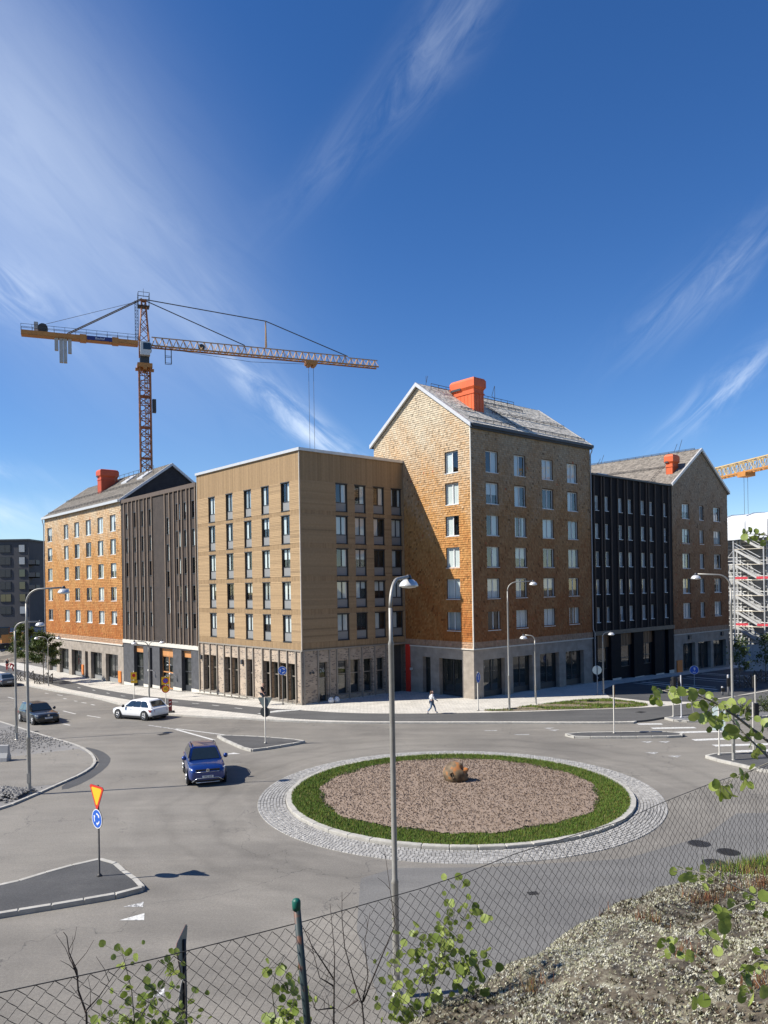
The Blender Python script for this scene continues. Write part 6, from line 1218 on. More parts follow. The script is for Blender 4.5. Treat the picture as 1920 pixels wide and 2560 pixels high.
def crane_a():
    t = thing('tower_crane', 'yellow tower crane rising behind the left house with counterweights and trolley', 'crane', (-39.7, 130, -1.5), math.atan2(.362, .932)); Z = 52.4
    sec = [(-.1, 10), (10, 20), (20, 28), (28, 33.2), (33.2, 38.4), (38.4, 43.6), (43.6, 48.6)]
    for a, b in sec:
        mb = MB(); lattice(mb, (0, 0, a), (0, 0, b), 1.75, 1.75, 4, .17); mb.build('mast_section', 'crane_rust', t)
        mb = MB(); lattice(mb, (.25, .2, a), (.25, .2, b), .5, .3, 6, .07); mb.build('ladder', 'crane_pale', t)
        mb = MB(); mb.box(-.9, .9, -.9, .9, b - .1, b - .05); mb.build('rest_platform', 'crane_rust', t) if b > 28 else None
    mb = MB(); mb.box(-1.2, 1.2, -1.2, 1.2, 48.3, 49.0); mb.box(-1.5, 1.5, -.3, .3, 47.9, 48.3); mb.box(-.3, .3, -1.5, 1.5, 47.9, 48.3); mb.build('slewing_collar', 'crane_yellow', t)
    mb = MB(); mb.bbox(-.75, .75, -.75, .75, 49.0, 50.3, .1); mb.build('slewing_unit', 'dark_metal', t)
    mb = MB(); mb.prism([(-.75, 50.2), (.75, 50.2), (1.05, 51.2), (.85, 52.4), (-.75, 52.4)], -1.75, -.35, lambda u, v, w: (u, w, v)); cb = mb.build('operator_cab', 'cab_white', t)
    mb = MB(); mb.prism([(-.3, 51.1), (.92, 51.1), (.98, 51.3), (.86, 52.2), (-.3, 52.2)], -1.78, -1.74, lambda u, v, w: (u, w, v)); mb.prism([(-1.6, 50.9), (-.5, 50.9), (-.5, 52.2), (-1.6, 52.2)], .80, 1.06, lambda u, v, w: (w, u, v)); mb.build('cab_window', 'car_glass', cb)
    mb = MB(); lattice(mb, (0, 0, 50.3), (0, 0, 53.0), 1.5, 1.5, 2, .16); mb.build('tower_base', 'crane_rust', t)
    # pointed tower head
    mb = MB(); ap = 60.4
    for sx in (-1, 1):
        for sy in (-1, 1):
            mb.beam((sx * .75, sy * .75, 53.0), (sx * .32, sy * .32, ap - .8), .15)
            for i in range(5):
                f0, f1 = i / 5, (i + 1) / 5; q = lambda f: .75 + (.32 - .75) * f
                z = lambda f: 53.0 + (ap - 53.8) * f
                mb.beam((sx * q(f0), sy * q(f0), z(f0)), (-sx * q(f1), sy * q(f1), z(f1)), .09) if sy > 0 or i % 2 else mb.beam((sx * q(f0), sy * q(f0), z(f0)), (sx * q(f1), -sy * q(f1), z(f1)), .09)
    mb.box(-.45, .45, -.45, .45, ap - .8, ap - .5); mb.build('tower_head', 'crane_rust', t)
    mb = MB()
    for z in (ap - 1.7, ap - .2, ap + .5):
        for (x0, y0, x1, y1) in ((-.9, -.9, .9, -.9), (.9, -.9, .9, .9), (.9, .9, -.9, .9), (-.9, .9, -.9, -.9)): mb.beam((x0, y0, z), (x1, y1, z), .06)
    for sx in (-.9, .9):
        for sy in (-.9, .9): mb.beam((sx, sy, ap - 1.7), (sx, sy, ap + .5), .06)
    mb.box(-.9, .9, -.9, .9, ap - 1.75, ap - 1.68); mb.beam((0, 0, ap), (0, 0, ap + 1.4), .05); mb.build('head_platform', 'steel_dark', t)
    mb = MB(); lattice(mb, (-1.15, 0, 53), (-1.15, 0, ap - .8), .5, .3, 12, .05); mb.build('head_ladder', 'steel_dark', t)
    # jib
    n = 7; x0, x1 = 1.2, 42.0
    for i in range(n):
        a, b = x0 + (x1 - x0) * i / n, x0 + (x1 - x0) * (i + 1) / n; mb = MB(); lattice(mb, (a, 0, Z - .2), (b, 0, Z - .2), 1.3, 1.55 if i < n - 1 else 1.3, 5, .11, tri_=True); mb.build('jib_section', 'crane_pale', t)
        mb = MB(); mb.beam((a, .65, Z - .28), (b, .65, Z - .28), .17); mb.beam((a, -.65, Z - .28), (b, -.65, Z - .28), .17); mb.build('jib_rail', 'crane_yellow', t)
    mb = MB(); mb.lathe([(.45, -.4), (.6, 0), (.45, .4)], 12, (9.5, 0, Z + .45), 'y'); mb.build('winch_drum', 'dark_metal', t)
    mb = MB(); mb.beam((20.8, .45, Z + 1.4), (20.8, 0, Z + 6.2), .17); mb.beam((20.8, -.45, Z + 1.4), (20.8, 0, Z + 6.2), .17); mb.build('jib_post', 'crane_pale', t)
    mb = MB(); mb.tube([(.3, 0, ap - .4), (20.8, 0, Z + 6.2)], .085, 6); mb.tube([(20.8, 0, Z + 6.2), (36.0, 0, Z + 1.4)], .085, 6); mb.build('tie_bar', 'steel_dark', t); mb = MB(); mb.tube([(.3, 0, ap - .6), (17.0, 0, Z + 1.5)], .085, 6); mb.build('tie_bar', 'steel_dark', t)
    # counter-jib
    mb = MB(); mb.box(-18.8, -1.0, -.75, -.45, Z - .35, Z + .35); mb.box(-18.8, -1.0, .45, .75, Z - .35, Z + .35); mb.box(-18.8, -1, -.75, .75, Z - .38, Z - .30); mb.build('counter_jib', 'crane_yellow', t)
    mb = MB(); mb.box(-9.0, -5.0, -.80, -.755, Z - .30, Z + .36); p = mb.build('name_panel', 'panel_blue', t); textmesh('Bauhof', .52, 'sign_white', p, (-7.0, -.81, Z + .03), (R(90), 0, 0))
    for x in (-9.6, -4.6): mb = MB(); mb.box(x - .5, x + .5, -.82, .82, Z - .5, Z + .5); mb.build('jib_joint', 'crane_yellow', t)
    for x, w, h in ((-13.6, .5, 2.3), (-12.9, .5, 4.2), (-12.3, .5, 4.2), (-11.6, .5, 2.6)): mb = MB(); mb.box(x - w / 2 - .05 - 1.6 + 1.6, x + w / 2, -.42, .42, Z - h, Z + .1); mb.build('counterweight', 'concrete', t)
    mb = MB()
    for z in (.7, 1.3):
        mb.beam((-18.8, -.7, Z + z), (-1.0, -.7, Z + z), .05); mb.beam((-18.8, .7, Z + z), (-1.0, .7, Z + z), .05)
    for x in np.linspace(-18.8, -1, 12): mb.beam((x, -.7, Z + .3), (x, -.7, Z + 1.3), .05); mb.beam((x, .7, Z + .3), (x, .7, Z + 1.3), .05)
    mb.build('counter_jib_railing', 'steel_dark', t)
    mb = MB(); mb.lathe([(.75, -.5), (.75, .5)], 14, (-15.6, 0, Z + 1.0), 'y'); mb.build('hoist_drum', 'steel_dark', t); mb = MB(); mb.box(-16.9, -16.3, -.4, .4, Z + .3, Z + 1.9); mb.build('hoist_cabinet', 'concrete', t)
    for y in (-.35, .35): mb = MB(); mb.tube([(-.3, y, ap - .4), (-12.0, y, Z + .5)], .085, 6); mb.build('tie_bar', 'steel_dark', t)
    mb = MB(); mb.tube([(-.2, 0, ap - .6), (-15.4, 0, Z + 1.7)], .035, 4); mb.build('hoist_rope', 'steel_dark', t)
    mb = MB(); mb.box(28.0, 30.0, -.8, .8, Z - .95, Z - .35); mb.box(28.3, 28.9, -.7, .7, Z - 1.25, Z - .95); mb.box(29.2, 29.8, -.7, .7, Z - 1.25, Z - .95); mb.build('trolley', 'crane_yellow', t)
    for x in (28.6, 29.5): mb = MB(); mb.tube([(x, 0, Z - 1.2), (x, 0, 24)], .035, 4); mb.build('hoist_rope', 'steel_dark', t)
    mb = MB(); mb.tube([(4, 0, Z - .4), (18, 0, Z - 1.3), (28, 0, Z - .8)], .035, 4); mb.build('trolley_rope', 'steel_dark', t)
    mb = MB(); 
    for sx in (3.4, 4.4):
        for sy in (-.4, .4): mb.beam((sx, sy, Z - 2.9), (sx, sy, Z - .3), .07)
    for z in (Z - 2.9, Z - 1.7): 
        for q in (((3.4, -.4), (4.4, -.4)), ((4.4, -.4), (4.4, .4)), ((4.4, .4), (3.4, .4)), ((3.4, .4), (3.4, -.4))): mb.beam((*q[0], z), (*q[1], z), .07)
    mb.build('service_cage', 'steel_dark', t)
    mb = MB(); mb.box(1.15, 1.75, -.5, .4, 41.0, 43.2); mb.build('control_cabinet', 'steel_dark', t)
crane_a()
def crane_b():
    d = nd(-.2, .98); t = thing('tower_crane', 'second yellow crane jib entering at the right picture edge', 'crane', (61.0, 66.9, -1), math.atan2(d[1], d[0])); Z = 26.0
    for i in range(5): mb = MB(); lattice(mb, (0, 0, i * 6), (0, 0, i * 6 + 6), 1.8, 1.8, 4, .16); mb.build('mast_section', 'crane_yellow', t)
    for i in range(10):
        a, b = 2 + 6 * i, 8 + 6 * i; mb = MB(); lattice(mb, (a, 0, Z + .75), (b, 0, Z + .75), 1.3, 1.5, 6, .10); mb.build('jib_section', 'crane_light', t); mb = MB(); mb.beam((a, .65, Z - .05), (b, .65, Z - .05), .2); mb.beam((a, -.65, Z - .05), (b, -.65, Z - .05), .2); mb.build('jib_rail', 'crane_yellow', t)
    mb = MB(); mb.box(43.6, 45.4, -.8, .8, Z - .7, Z - .15); mb.build('trolley', 'crane_yellow', t)
    for x in (44.2, 45.0): mb = MB(); mb.tube([(x, 0, Z - .6), (x, 0, 8)], .03, 4); mb.build('hoist_rope', 'steel_dark', t)
crane_b()

# ---------------------------------------------------------------- scaffolded building at the right edge
def scaffold():
    t = thing('scaffolded_building', 'building site wrapped in scaffolding and white sheeting at the right edge', 'scaffold', (48.3, 110.5, -1.2), R(-48.8)); W_ = 22; top = 17.2
    mb = MB(); mb.box(.2, W_, 1.6, 8, 0, top); mb.build('netting_wall', 'netting', t)
    xs = [0, 1.9, 2.3, 6.4, 9.0, 11.6, 14.2, 16.8, 19.4, 22]; lv = [2.15 * k for k in range(1, 9)]
    for x in xs:
        mb = MB()
        for y in (0, 1.1): mb.tube([(x, y, 0), (x, y, top)], .075 if x != 2.3 else .12, 6)
        mb.build('standard', 'scaffold', t)
    for z in lv:
        mb = MB()
        for dz in (0, .5, 1.0): mb.tube([(0, 0, z + dz), (W_, 0, z + dz)], .045, 5)
        mb.build('ledger', 'scaffold', t)
        for i in range(len(xs) - 1):
            if xs[i] == 2.3: continue
            mb = MB(); mb.box(xs[i] + .05, xs[i + 1] - .05, .1, 1.0, z - .04, z + .02); mb.build('plank', 'scaffold_plank', t)
    for k, z in enumerate(lv[:-1]):   # stair tower
        mb = MB(); mb.beam((2.4, -.35, z + 2.1), (5.9, -.35, z), .16, .3); mb.beam((2.4, -1.0, z + 2.1), (5.9, -1.0, z), .16, .3); mb.build('stair_flight', 'scaffold', t)
        mb = MB(); mb.tube([(2.4, -1.0, z + 3.0), (5.9, -1.0, z + .9)], .05, 5); mb.tube([(2.4, -1.0, z + 2.55), (5.9, -1.0, z + .45)], .04, 5); mb.build('stair_rail', 'scaffold', t)
        mb = MB(); mb.box(2.3, 6.4, -1.1, -.05, z - .08, z); mb.build('landing', 'scaffold_plank', t); mb = MB(); mb.tube([(0, 0, z), (1.9, 0, z + 2.1)], .045, 5); mb.build('brace', 'scaffold', t)
    for y in (-1.1,):
        for x in (2.3, 6.4): mb = MB(); mb.tube([(x, y, 0), (x, y, top + 1.2)], .09, 6); mb.build('standard', 'scaffold', t)
    for z in (4.3 + .1, 10.75 + .1):
        for x0, x1 in ((2.5, 4.2), (5.4, 7.0)): mb = MB(); mb.box(x0, x1, -1.16, -1.13, z, z + .32); mb.build('red_banner', 'banner_red', t)
    prof = [(-1.3, top - .9), (-1.25, top + 1.5), (-.9, top + 2.2), (1.5, top + 2.75), (7.5, top + 3.2)]
    for i in range(8):
        x0, x1 = -2 + i * 3.0, -2 + (i + 1) * 3.0; mb = MB(); vs = []
        for x in (x0 + .03, x0 + 1.5, x1 - .03):
            for y, z in prof: vs.append((x, y, z + .03 * x - (.06 if x == x0 + 1.5 else 0)))
        n = len(prof); mb.add(vs, [(k * n + j, k * n + n + j, k * n + n + j + 1, k * n + j + 1) for k in range(2) for j in range(n - 1)]); mb.build('sheeting', 'tarp', t, True)
        mb = MB(); mb.tube([(x0, y - .03, z + .05 + .03 * x0) for y, z in prof], .07, 5); mb.build('roof_truss', 'scaffold', t)
scaffold()
# low walls and hoardings in the shade at the foot of the site
for (x0, y0, x1, y1, h, lab) in ((40, 86, 62, 93, 1.1, 'low grey wall in the shade at the foot of the scaffolding'), (44, 97, 66, 103, 2.2, 'grey site hoarding below the scaffolding')):
    t = thing('site_wall', lab, 'wall', (x0, y0, gh(x0, y0) + .1), math.atan2(y1 - y0, x1 - x0)); L_ = math.hypot(x1 - x0, y1 - y0); n = int(L_ / 2.4)
    for i in range(n): mb = MB(); mb.box(i * L_ / n + .02, (i + 1) * L_ / n - .02, -.12, .12, -.6, h); mb.build('panel', 'concrete', t)
    mb = MB(); mb.box(0, L_, -.15, .15, h, h + .08); mb.build('coping', 'concrete', t)

# ---------------------------------------------------------------- far left: apartment blocks and building site
def far_block(name, label, x, y, rz, W_, D_, hgt, mat, cols, rows, z0, dz, ww, wh, balc=()):
    t = thing(name, label, 'building', (x, y, -1.6), rz); mb = MB(); wall_ = mb; mb.box(0, W_, 0, D_, 0, hgt); mb.build('wall', mat, t); mb = MB(); mb.box(-.3, W_ + .3, -.3, D_ + .3, hgt, hgt + .35); mb.build('roof_edge', 'dark_metal', t)
    for i, cx in enumerate(cols):
        for k in range(rows):
            z = z0 + dz * k; mb = MB(); w = ww[i % len(ww)]
            mb.box(cx - w / 2 - .12, cx + w / 2 + .12, -.10, .05, z - .12, z + wh + .12); f = mb.build('window', 'dark_frame', t); mb = MB(); n = 2 if w > 1.6 else 1
            for j in range(n): mb.box(cx - w / 2 + w * j / n + .04, cx - w / 2 + w * (j + 1) / n - .04, -.14, -.10, z, z + wh)
            mb.build('pane', random.choice(['blind_grey', 'car_glass', 'blind_grey', 'sign_back']), f)
    for (bx, bz) in balc: mb = MB(); mb.box(bx, bx + 1.7, -.2, 2.0, bz, bz + .25); mb.box(bx + 1.6, bx + 1.7, -.2, 2, bz, bz + 1.3); mb.box(bx, bx + 1.7, -.2, -.1, bz, bz + 1.3); mb.build('balcony', 'dark_metal', t)
far_block('grey_apartment_block', 'dark grey apartment block in the distance at the left edge', -113, 185, 0, 28, 16, 23.6, 'far_grey', (4.5, 10.5, 16.5, 22.4, 26.4), 6, 6.1, 2.95, (2.4, 1.4, 2.4, 2.5, 1.4), 1.7, [(28, 17.6), (28, 14.6), (28, 11.6)])
far_block('red_apartment_block', 'dark red apartment block behind the grey one at the far left', -125, 230, 0, 42, 16, 18.0, 'far_red', (20.2, 23.6, 27.4, 30.5, 34), 5, 2.6, 3.0, (1.9,), 1.6, [(18.5, 10.5), (18.5, 7.5), (18.5, 4.5)])
t = thing('site_hoarding', 'long dark blue site hoarding in front of the grey apartment block', 'hoarding', (-96, 141, -1.5), R(-3))
for i in range(20): mb = MB(); mb.box(i * 2.4, i * 2.4 + 2.36, 0, .1, 0, 4.6); mb.build('panel', 'container_blue', t)
def excavator():
    t = thing('excavator', 'yellow excavator with a raised boom at the far left', 'excavator', (-60.8, 125, .4), R(200))
    for s_ in (1, -1):
        mb = MB(); mb.prism([(-1.8, .35), (-1.5, 0), (1.5, 0), (1.8, .35), (1.5, .8), (-1.5, .8)], s_ * .85 - .3, s_ * .85 + .3, lambda u, v, w: (u, w, v)); mb.build('track', 'rubber', t)
    mb = MB(); mb.bbox(-2.3, 1.2, -1.35, 1.35, 1.0, 2.6, .25); mb.build('engine_house', 'crane_yellow', t); mb = MB(); mb.box(-2.34, -2.28, -.6, .6, 1.6, 2.3); mb.build('vent_panel', 'dark_metal', t); mb = MB(); mb.box(-2.38, -2.33, -.3, .3, 1.7, 2.15); mb.build('rear_plate', 'sign_white', t)
    mb = MB(); mb.bbox(-.2, 1.5, .2, 1.3, 1.9, 3.6, .15); mb.build('cab', 'car_glass', t)
    mb = MB(); mb.beam((1.0, 0, 2.0), (3.4, 0, 4.6), .4, .55); mb.build('boom', 'crane_yellow', t); mb = MB(); mb.beam((3.3, 0, 4.5), (5.4, 0, 2.6), .35, .45); mb.build('dipper', 'crane_yellow', t); mb = MB(); mb.prism([(5.0, 2.6), (5.9, 2.4), (5.6, 1.3), (4.6, 1.6)], -.6, .6, lambda u, v, w: (u, w, v)); mb.build('bucket', 'steel_dark', t)
excavator()
t = thing('storage_container', 'dark blue storage container behind the excavator', 'container', (-70, 133, -1.5), R(4))
mb = MB(); mb.box(0, 9, 0, 2.5, 0, 4.2); mb.build('shell', 'container_blue', t)
for i in range(18): mb = MB(); mb.box(.2 + i * .48, .42 + i * .48, -.06, 0, .15, 4.05); mb.build('corrugation', 'container_blue', t)
def mound(name, label, x, y, rx, ry, h, mat, seed):
    r_ = random.Random(seed); V = []; Fs = []; n = 26
    for i in range(n):
        for j in range(n):
            u, v = i / (n - 1) * 2 - 1, j / (n - 1) * 2 - 1; r = math.hypot(u, v); V.append((u * rx, v * ry, h * max(0, 1 - r ** 1.6) + (.12 * h * r_.uniform(-1, 1) if r < .97 else 0) - .3))
    for i in range(n - 1):
        for j in range(n - 1): Fs.append((i * n + j, (i + 1) * n + j, (i + 1) * n + j + 1, i * n + j + 1))
    o = fastmesh(name, V, Fs, mat, None, None); o.location = (x, y, gh(x, y)); return tag(o, label, 'mound')
mound('soil_mound', 'brown heap of soil under the excavator at the far left', -60, 124, 13, 5, 2.0, 'soil_ground', 1); mound('soil_mound', 'brown heap of earth between the far blocks and the left house', -58, 140, 12, 6, 5.2, 'soil_ground', 2)
mound('gravel_heap', 'grey gravel heap round the foot of the nearer left lamp', -17.6, 35.3, 1.7, 1.1, .38, 'gravel', 3)
def stones(label, cx, cy, sx, sy, n, seed, smin, smax):
    r_ = random.Random(seed); V = []; Fs = []; lotp = lk + [(-75, 29), (-75, 95)]; ico = [(0, 0, 1), (.9, 0, .3), (.2, .85, .35), (-.75, .5, .3), (-.7, -.55, .35), (.25, -.85, .3), (0, 0, -.3)]; f = [(0, 1, 2), (0, 2, 3), (0, 3, 4), (0, 4, 5), (0, 5, 1), (6, 2, 1), (6, 3, 2), (6, 4, 3), (6, 5, 4), (6, 1, 5)]
    for _ in range(n):
        x, y = cx + r_.gauss(0, sx), cy + r_.gauss(0, sy); s = r_.uniform(smin, smax)
        if not inside(x + .25, y - .1, lotp): continue
        a = 0; a = r_.uniform(0, 6.3); z = gh(x, y) + .08 + (.35 * max(0, 1 - math.hypot((x + 17.6) / 1.7, (y - 35.3) / 1.1)) if smin < .1 else 0); b = len(V); c_, s_ = math.cos(a), math.sin(a)
        for p in ico: k = s * r_.uniform(.75, 1.15); V.append((x + (p[0] * c_ - p[1] * s_) * k, y + (p[0] * s_ + p[1] * c_) * k, z + p[2] * k * .8))
        Fs += [tuple(q + b for q in t_) for t_ in f]
    o = fastmesh('loose_stones', V, Fs, 'gravel', None, None); tag(o, label, 'stones', kind='stuff')
stones('loose grey rubble round the foot of the nearer left lamp', -17.4, 35.2, .9, .5, 500, 5, .04, .16)
stones('rough grey gravel covering the lot behind the left kerb', -24, 49.5, 3.2, 2.2, 2600, 6, .03, .09)
t = thing('concrete_barrier', 'low concrete barrier block at the left edge of the gravel lot', 'barrier', (-22.4, 42.6, .08), R(4)); mb = MB(); mb.prism([(-.32, 0), (.32, 0), (.30, .2), (.16, .45), (.12, .85), (-.12, .85), (-.16, .45), (-.30, .2)], -2.2, 1.5, lambda u, v, w: (w, u, v)); mb.build('block', 'concrete', t)
for k in range(2): mb = MB(); mb.tube([(-1.2 + k * 1.6, 0, .84), (-1.2 + k * 1.6, 0, .98), (-.9 + k * 1.6, 0, .98), (-.9 + k * 1.6, 0, .84)], .025, 5); mb.build('lifting_eye', 'steel_dark', t)
for (x, y, lab) in ((-4.4, 62.05, 'crumpled white rubbish bag by the tan house entrance door'), (-3.95, 62.35, 'second white rubbish bag right of the crumpled one')):
    bm = bmesh.new(); bmesh.ops.create_icosphere(bm, subdivisions=3, radius=.24)
    for v in bm.verts: v.co *= 1 + .16 * math.sin(9 * v.co.x * 4 + x) * math.sin(40 * v.co.y) + (.25 if v.co.z > .2 else 0); v.co.z = v.co.z * .9 + .2
    me = bpy.data.meshes.new('rubbish_bag'); bm.to_mesh(me); bm.free(); me.materials.append(MATS['cloth_white']); tag(link('rubbish_bag', me, None, (x, y, gh(x, y) + .12)), lab, 'bag')

# ---------------------------------------------------------------- rock outcrop in the foreground
EDGE = np.array([(-9, -4), (-5, -1.2), (-3.0, .9), (-1.6, 2.6), (-.7, 3.78), (-.06, 4.34), (.2, 4.55), (.51, 4.84), (.92, 5.24), (1.70, 6.02), (2.66, 6.84), (3.46, 7.46), (4.1, 8.0), (5.6, 9.6), (9, 12.4), (15, 16)], float)
def edge_dist(X, Y):
    """signed distance to the brow of the rock, positive beyond it"""
    P = np.stack([X, Y], -1); best = np.full(X.shape, 1e9); sgn = np.ones(X.shape)
    for a, b in zip(EDGE[:-1], EDGE[1:]):
        ab = b - a; t = np.clip(((P - a) @ ab) / (ab @ ab), 0, 1); q = a + t[..., None] * ab; d = np.hypot(*(P - q).transpose(2, 0, 1)) if P.ndim == 3 else np.hypot(P[:, 0] - q[:, 0], P[:, 1] - q[:, 1])
        cr = ab[0] * (P[..., 1] - a[1]) - ab[1] * (P[..., 0] - a[0]); m = d < best; best = np.where(m, d, best); sgn = np.where(m, np.sign(cr), sgn)
    return best * sgn
def tz(X, Y):
    X, Y = np.asarray(X, float), np.asarray(Y, float); d = edge_dist(X, Y)
    z = 7.82 + .165 * X - .214 * Y - .055 * np.clip(X - 1.7, 0, 9) ** 2
    z += .05 * np.sin(1.7 * X + .6) * np.sin(1.3 * Y) + .035 * np.sin(3.9 * X - 2.1 * Y) + .02 * np.sin(7.7 * X + 5.3 * Y) + .014 * np.sin(13 * X - 9 * Y + 1)
    lip = np.clip((d + .35) / .35, 0, 1); z -= .07 * lip ** 2
    return z - np.where(d > 0, 1.5 * d + .9 * np.clip(d - .3, 0, 9), 0)
gx = np.arange(-8.0, 14.0, .085); gy = np.arange(-3.0, 15.0, .085); GX, GY = np.meshgrid(gx, gy, indexing='ij'); GZ = tz(GX, GY) + rng.normal(0, .008, GX.shape)
ok = GZ > -.6; idx = -np.ones(GX.shape, int); idx[ok] = np.arange(ok.sum()); q = ok[:-1, :-1] & ok[1:, :-1] & ok[1:, 1:] & ok[:-1, 1:]
Fq = np.stack([idx[:-1, :-1][q], idx[1:, :-1][q], idx[1:, 1:][q], idx[:-1, 1:][q]], 1)
m, nt, b = newmat('outcrop'); N = nt.nodes.new; Lk = nt.links.new; gN = N('ShaderNodeNewGeometry')
def nz(sc, det=6): n = N('ShaderNodeTexNoise'); n.inputs['Scale'].default_value = sc; n.inputs['Detail'].default_value = det; n.inputs['Roughness'].default_value = .65; Lk(gN.outputs['Position'], n.inputs['Vector']); return n.outputs[0]
c1 = N('ShaderNodeValToRGB'); Lk(nz(9), c1.inputs[0]); e_ = c1.color_ramp.elements; e_[0].position = .32; e_[0].color = (.030, .026, .020, 1); e_[1].position = .70; e_[1].color = (.30, .28, .20, 1); x_ = e_.new(.5); x_.color = (.115, .092, .062, 1)
c2 = N('ShaderNodeMixRGB'); r2 = N('ShaderNodeMapRange'); Lk(nz(1.1, 4), r2.inputs[0]); r2.inputs[1].default_value = .60; r2.inputs[2].default_value = .68; Lk(r2.outputs[0], c2.inputs[0]); Lk(c1.outputs[0], c2.inputs[1]); c2.inputs[2].default_value = (.20, .195, .185, 1); Lk(c2.outputs[0], b.inputs['Base Color']); b.inputs['Roughness'].default_value = .9
bp = N('ShaderNodeBump'); bp.inputs['Strength'].default_value = .8; bp.inputs['Distance'].default_value = .03; Lk(nz(24), bp.inputs['Height']); Lk(bp.outputs[0], b.inputs['Normal']); MATS['outcrop'] = m
rock = fastmesh('rock_outcrop', np.stack([GX[ok], GY[ok], GZ[ok]], 1), Fq, 'outcrop', None, None, True); rock['kind'] = 'structure'
pm('lichen', (.5, .5, .5), .95, attr=True, var=.15, scale=40, spec=.1)
def on_rock(n, x0=-.6, x1=4.6, y0=1.5, y1=9.5, din=.12):
    X, Y = rng.uniform(x0, x1, n), rng.uniform(y0, y1, n); u = X / Y; v = (9.3 - tz(X, Y)) / Y; k = (edge_dist(X, Y) < din) & (u > -.12) & (u < .60) & (v < .66); return X[k], Y[k]
def tufts(name, X, Y, size, col, spikes=7, flat=.8):
    n = len(X); Z = tz(X, Y); S = size * rng.uniform(.5, 1.35, n); V = np.empty((n, spikes, 3, 3)); cols = np.empty((n, spikes, 3))
    for k in range(spikes):
        a = rng.uniform(0, 2 * np.pi, n); e = rng.uniform(.1, 1.4, n); l = S * rng.uniform(.6, 1.2, n); dx, dy, dzz = np.cos(a) * np.cos(e) * l, np.sin(a) * np.cos(e) * l, np.sin(e) * l * flat; w = l * rng.uniform(.35, .6, n); px_, py_ = -np.sin(a) * w, np.cos(a) * w
        cx, cy = X + rng.normal(0, .3, n) * S, Y + rng.normal(0, .3, n) * S
        V[:, k, 0] = np.c_[cx - px_ * .5, cy - py_ * .5, Z + .1 * l]; V[:, k, 1] = np.c_[cx + px_ * .5, cy + py_ * .5, Z + .1 * l + .004]; V[:, k, 2] = np.c_[cx + dx, cy + dy, Z + dzz + .006]
        cols[:, k] = col * rng.uniform(.7, 1.2, n)[:, None]
    o = fastmesh(name, V.reshape(-1, 3), np.arange(n * spikes * 3).reshape(-1, 3), 'lichen', cols.reshape(-1, 3), rock); o['kind'] = 'stuff'
X, Y = on_rock(190000); dens = .52 + .30 * np.sin(2.1 * X + 1.1 * Y) * np.sin(1.7 * Y - .6 * X) + .22 * np.sin(6.3 * X - 4.4 * Y + 2) + .12 * np.sin(11 * X + 13 * Y); k = rng.random(len(X)) < np.clip(dens, .10, .95) * .85; X, Y = X[k], Y[k]
pal = np.array([(.50, .48, .36), (.60, .58, .46), (.42, .42, .26), (.33, .31, .21), (.52, .51, .44)]); tufts('reindeer_lichen', X, Y, .0135, pal[rng.integers(0, 5, len(X))], 6)
X, Y = on_rock(15000); k = np.sin(2.1 * X + 1.1 * Y) * np.sin(1.7 * Y - .6 * X) < .15; X, Y = X[k], Y[k]; tufts('dark_moss', X, Y, .022, np.array([(.040, .036, .020), (.060, .050, .030), (.10, .075, .05)])[rng.integers(0, 3, len(X))], 6)
# dry heather sprigs and grass tufts
hc = [(rng.uniform(.3, 4), rng.uniform(2.4, 7)) for _ in range(24)]; hp = np.concatenate([np.c_[rng.normal(a, .05, 70), rng.normal(c, .05, 70)] for a, c in hc]); hp = hp[edge_dist(hp[:, 0], hp[:, 1]) < .05]
cl = np.array([(.22, .085, .045), (.30, .14, .07), (.26, .21, .09), (.14, .07, .04)])[rng.integers(0, 4, len(hp))]; blades('dry_heather', hp, tz(hp[:, 0], hp[:, 1]), .10, .006, cl, rock, .5)
hp = np.c_[rng.normal(3.75, .55, 5200), rng.normal(7.25, .35, 5200)]; hp = hp[edge_dist(hp[:, 0], hp[:, 1]) < .2]; blades('grass_tuft', hp, tz(hp[:, 0], hp[:, 1]), .12, .009, grasscols(len(hp), .35), rock, .7)

# ---------------------------------------------------------------- chain-link fence
F0 = np.array([-1.49, 3.0]); FE = np.array([.796, .605]); FROT = math.atan2(FE[1], FE[0])
ft_, fz_ = zip(*[(-1.0, 7.84), (-.5, 7.80), (-.03, 7.76), (.47, 7.71), (1.29, 7.66), (2.23, 7.63), (2.89, 7.66), (3.94, 7.65), (4.4, 7.69), (5.06, 7.72), (5.97, 7.72), (7.2, 7.76)])
def ftop(t): return float(np.interp(t, ft_, fz_))
fence = thing('chain_link_fence', 'rusty chain-link wire fence running across the foreground with one green-capped post', 'fence', (0, 0, 0))
Dm = .0707
def zig(ph):
    pts = []
    for j in range(29):
        x = (j + ph) % 2 * Dm / 2; sgn = 1 if (j + ph) % 2 else -1
        if j: pts.append(((pts[-1][0] + x) / 2 + 0, 0, -(j - .5) * Dm / 2))
        pts.append((x + sgn * .001, sgn * .0022, -j * Dm / 2))
    mb = MB(); mb.tube(pts, .0016, 4, False); return mb.mesh('wire', 'fence_wire')
ZIG = [zig(0), zig(1)]
nw = int(7.3 / (Dm / 2))
for i in range(nw):
    t_ = -.6 + i * Dm / 2; p = F0 + FE * t_; link('wire', ZIG[i % 2], fence, (p[0] + random.uniform(-.002, .002), p[1], ftop(t_) - .006 + .006 * math.sin(t_ * 9)), (random.uniform(-.012, .012), .02 * math.sin(t_ * 2.3) + random.uniform(-.006, .006), FROT + random.uniform(-.02, .02)))
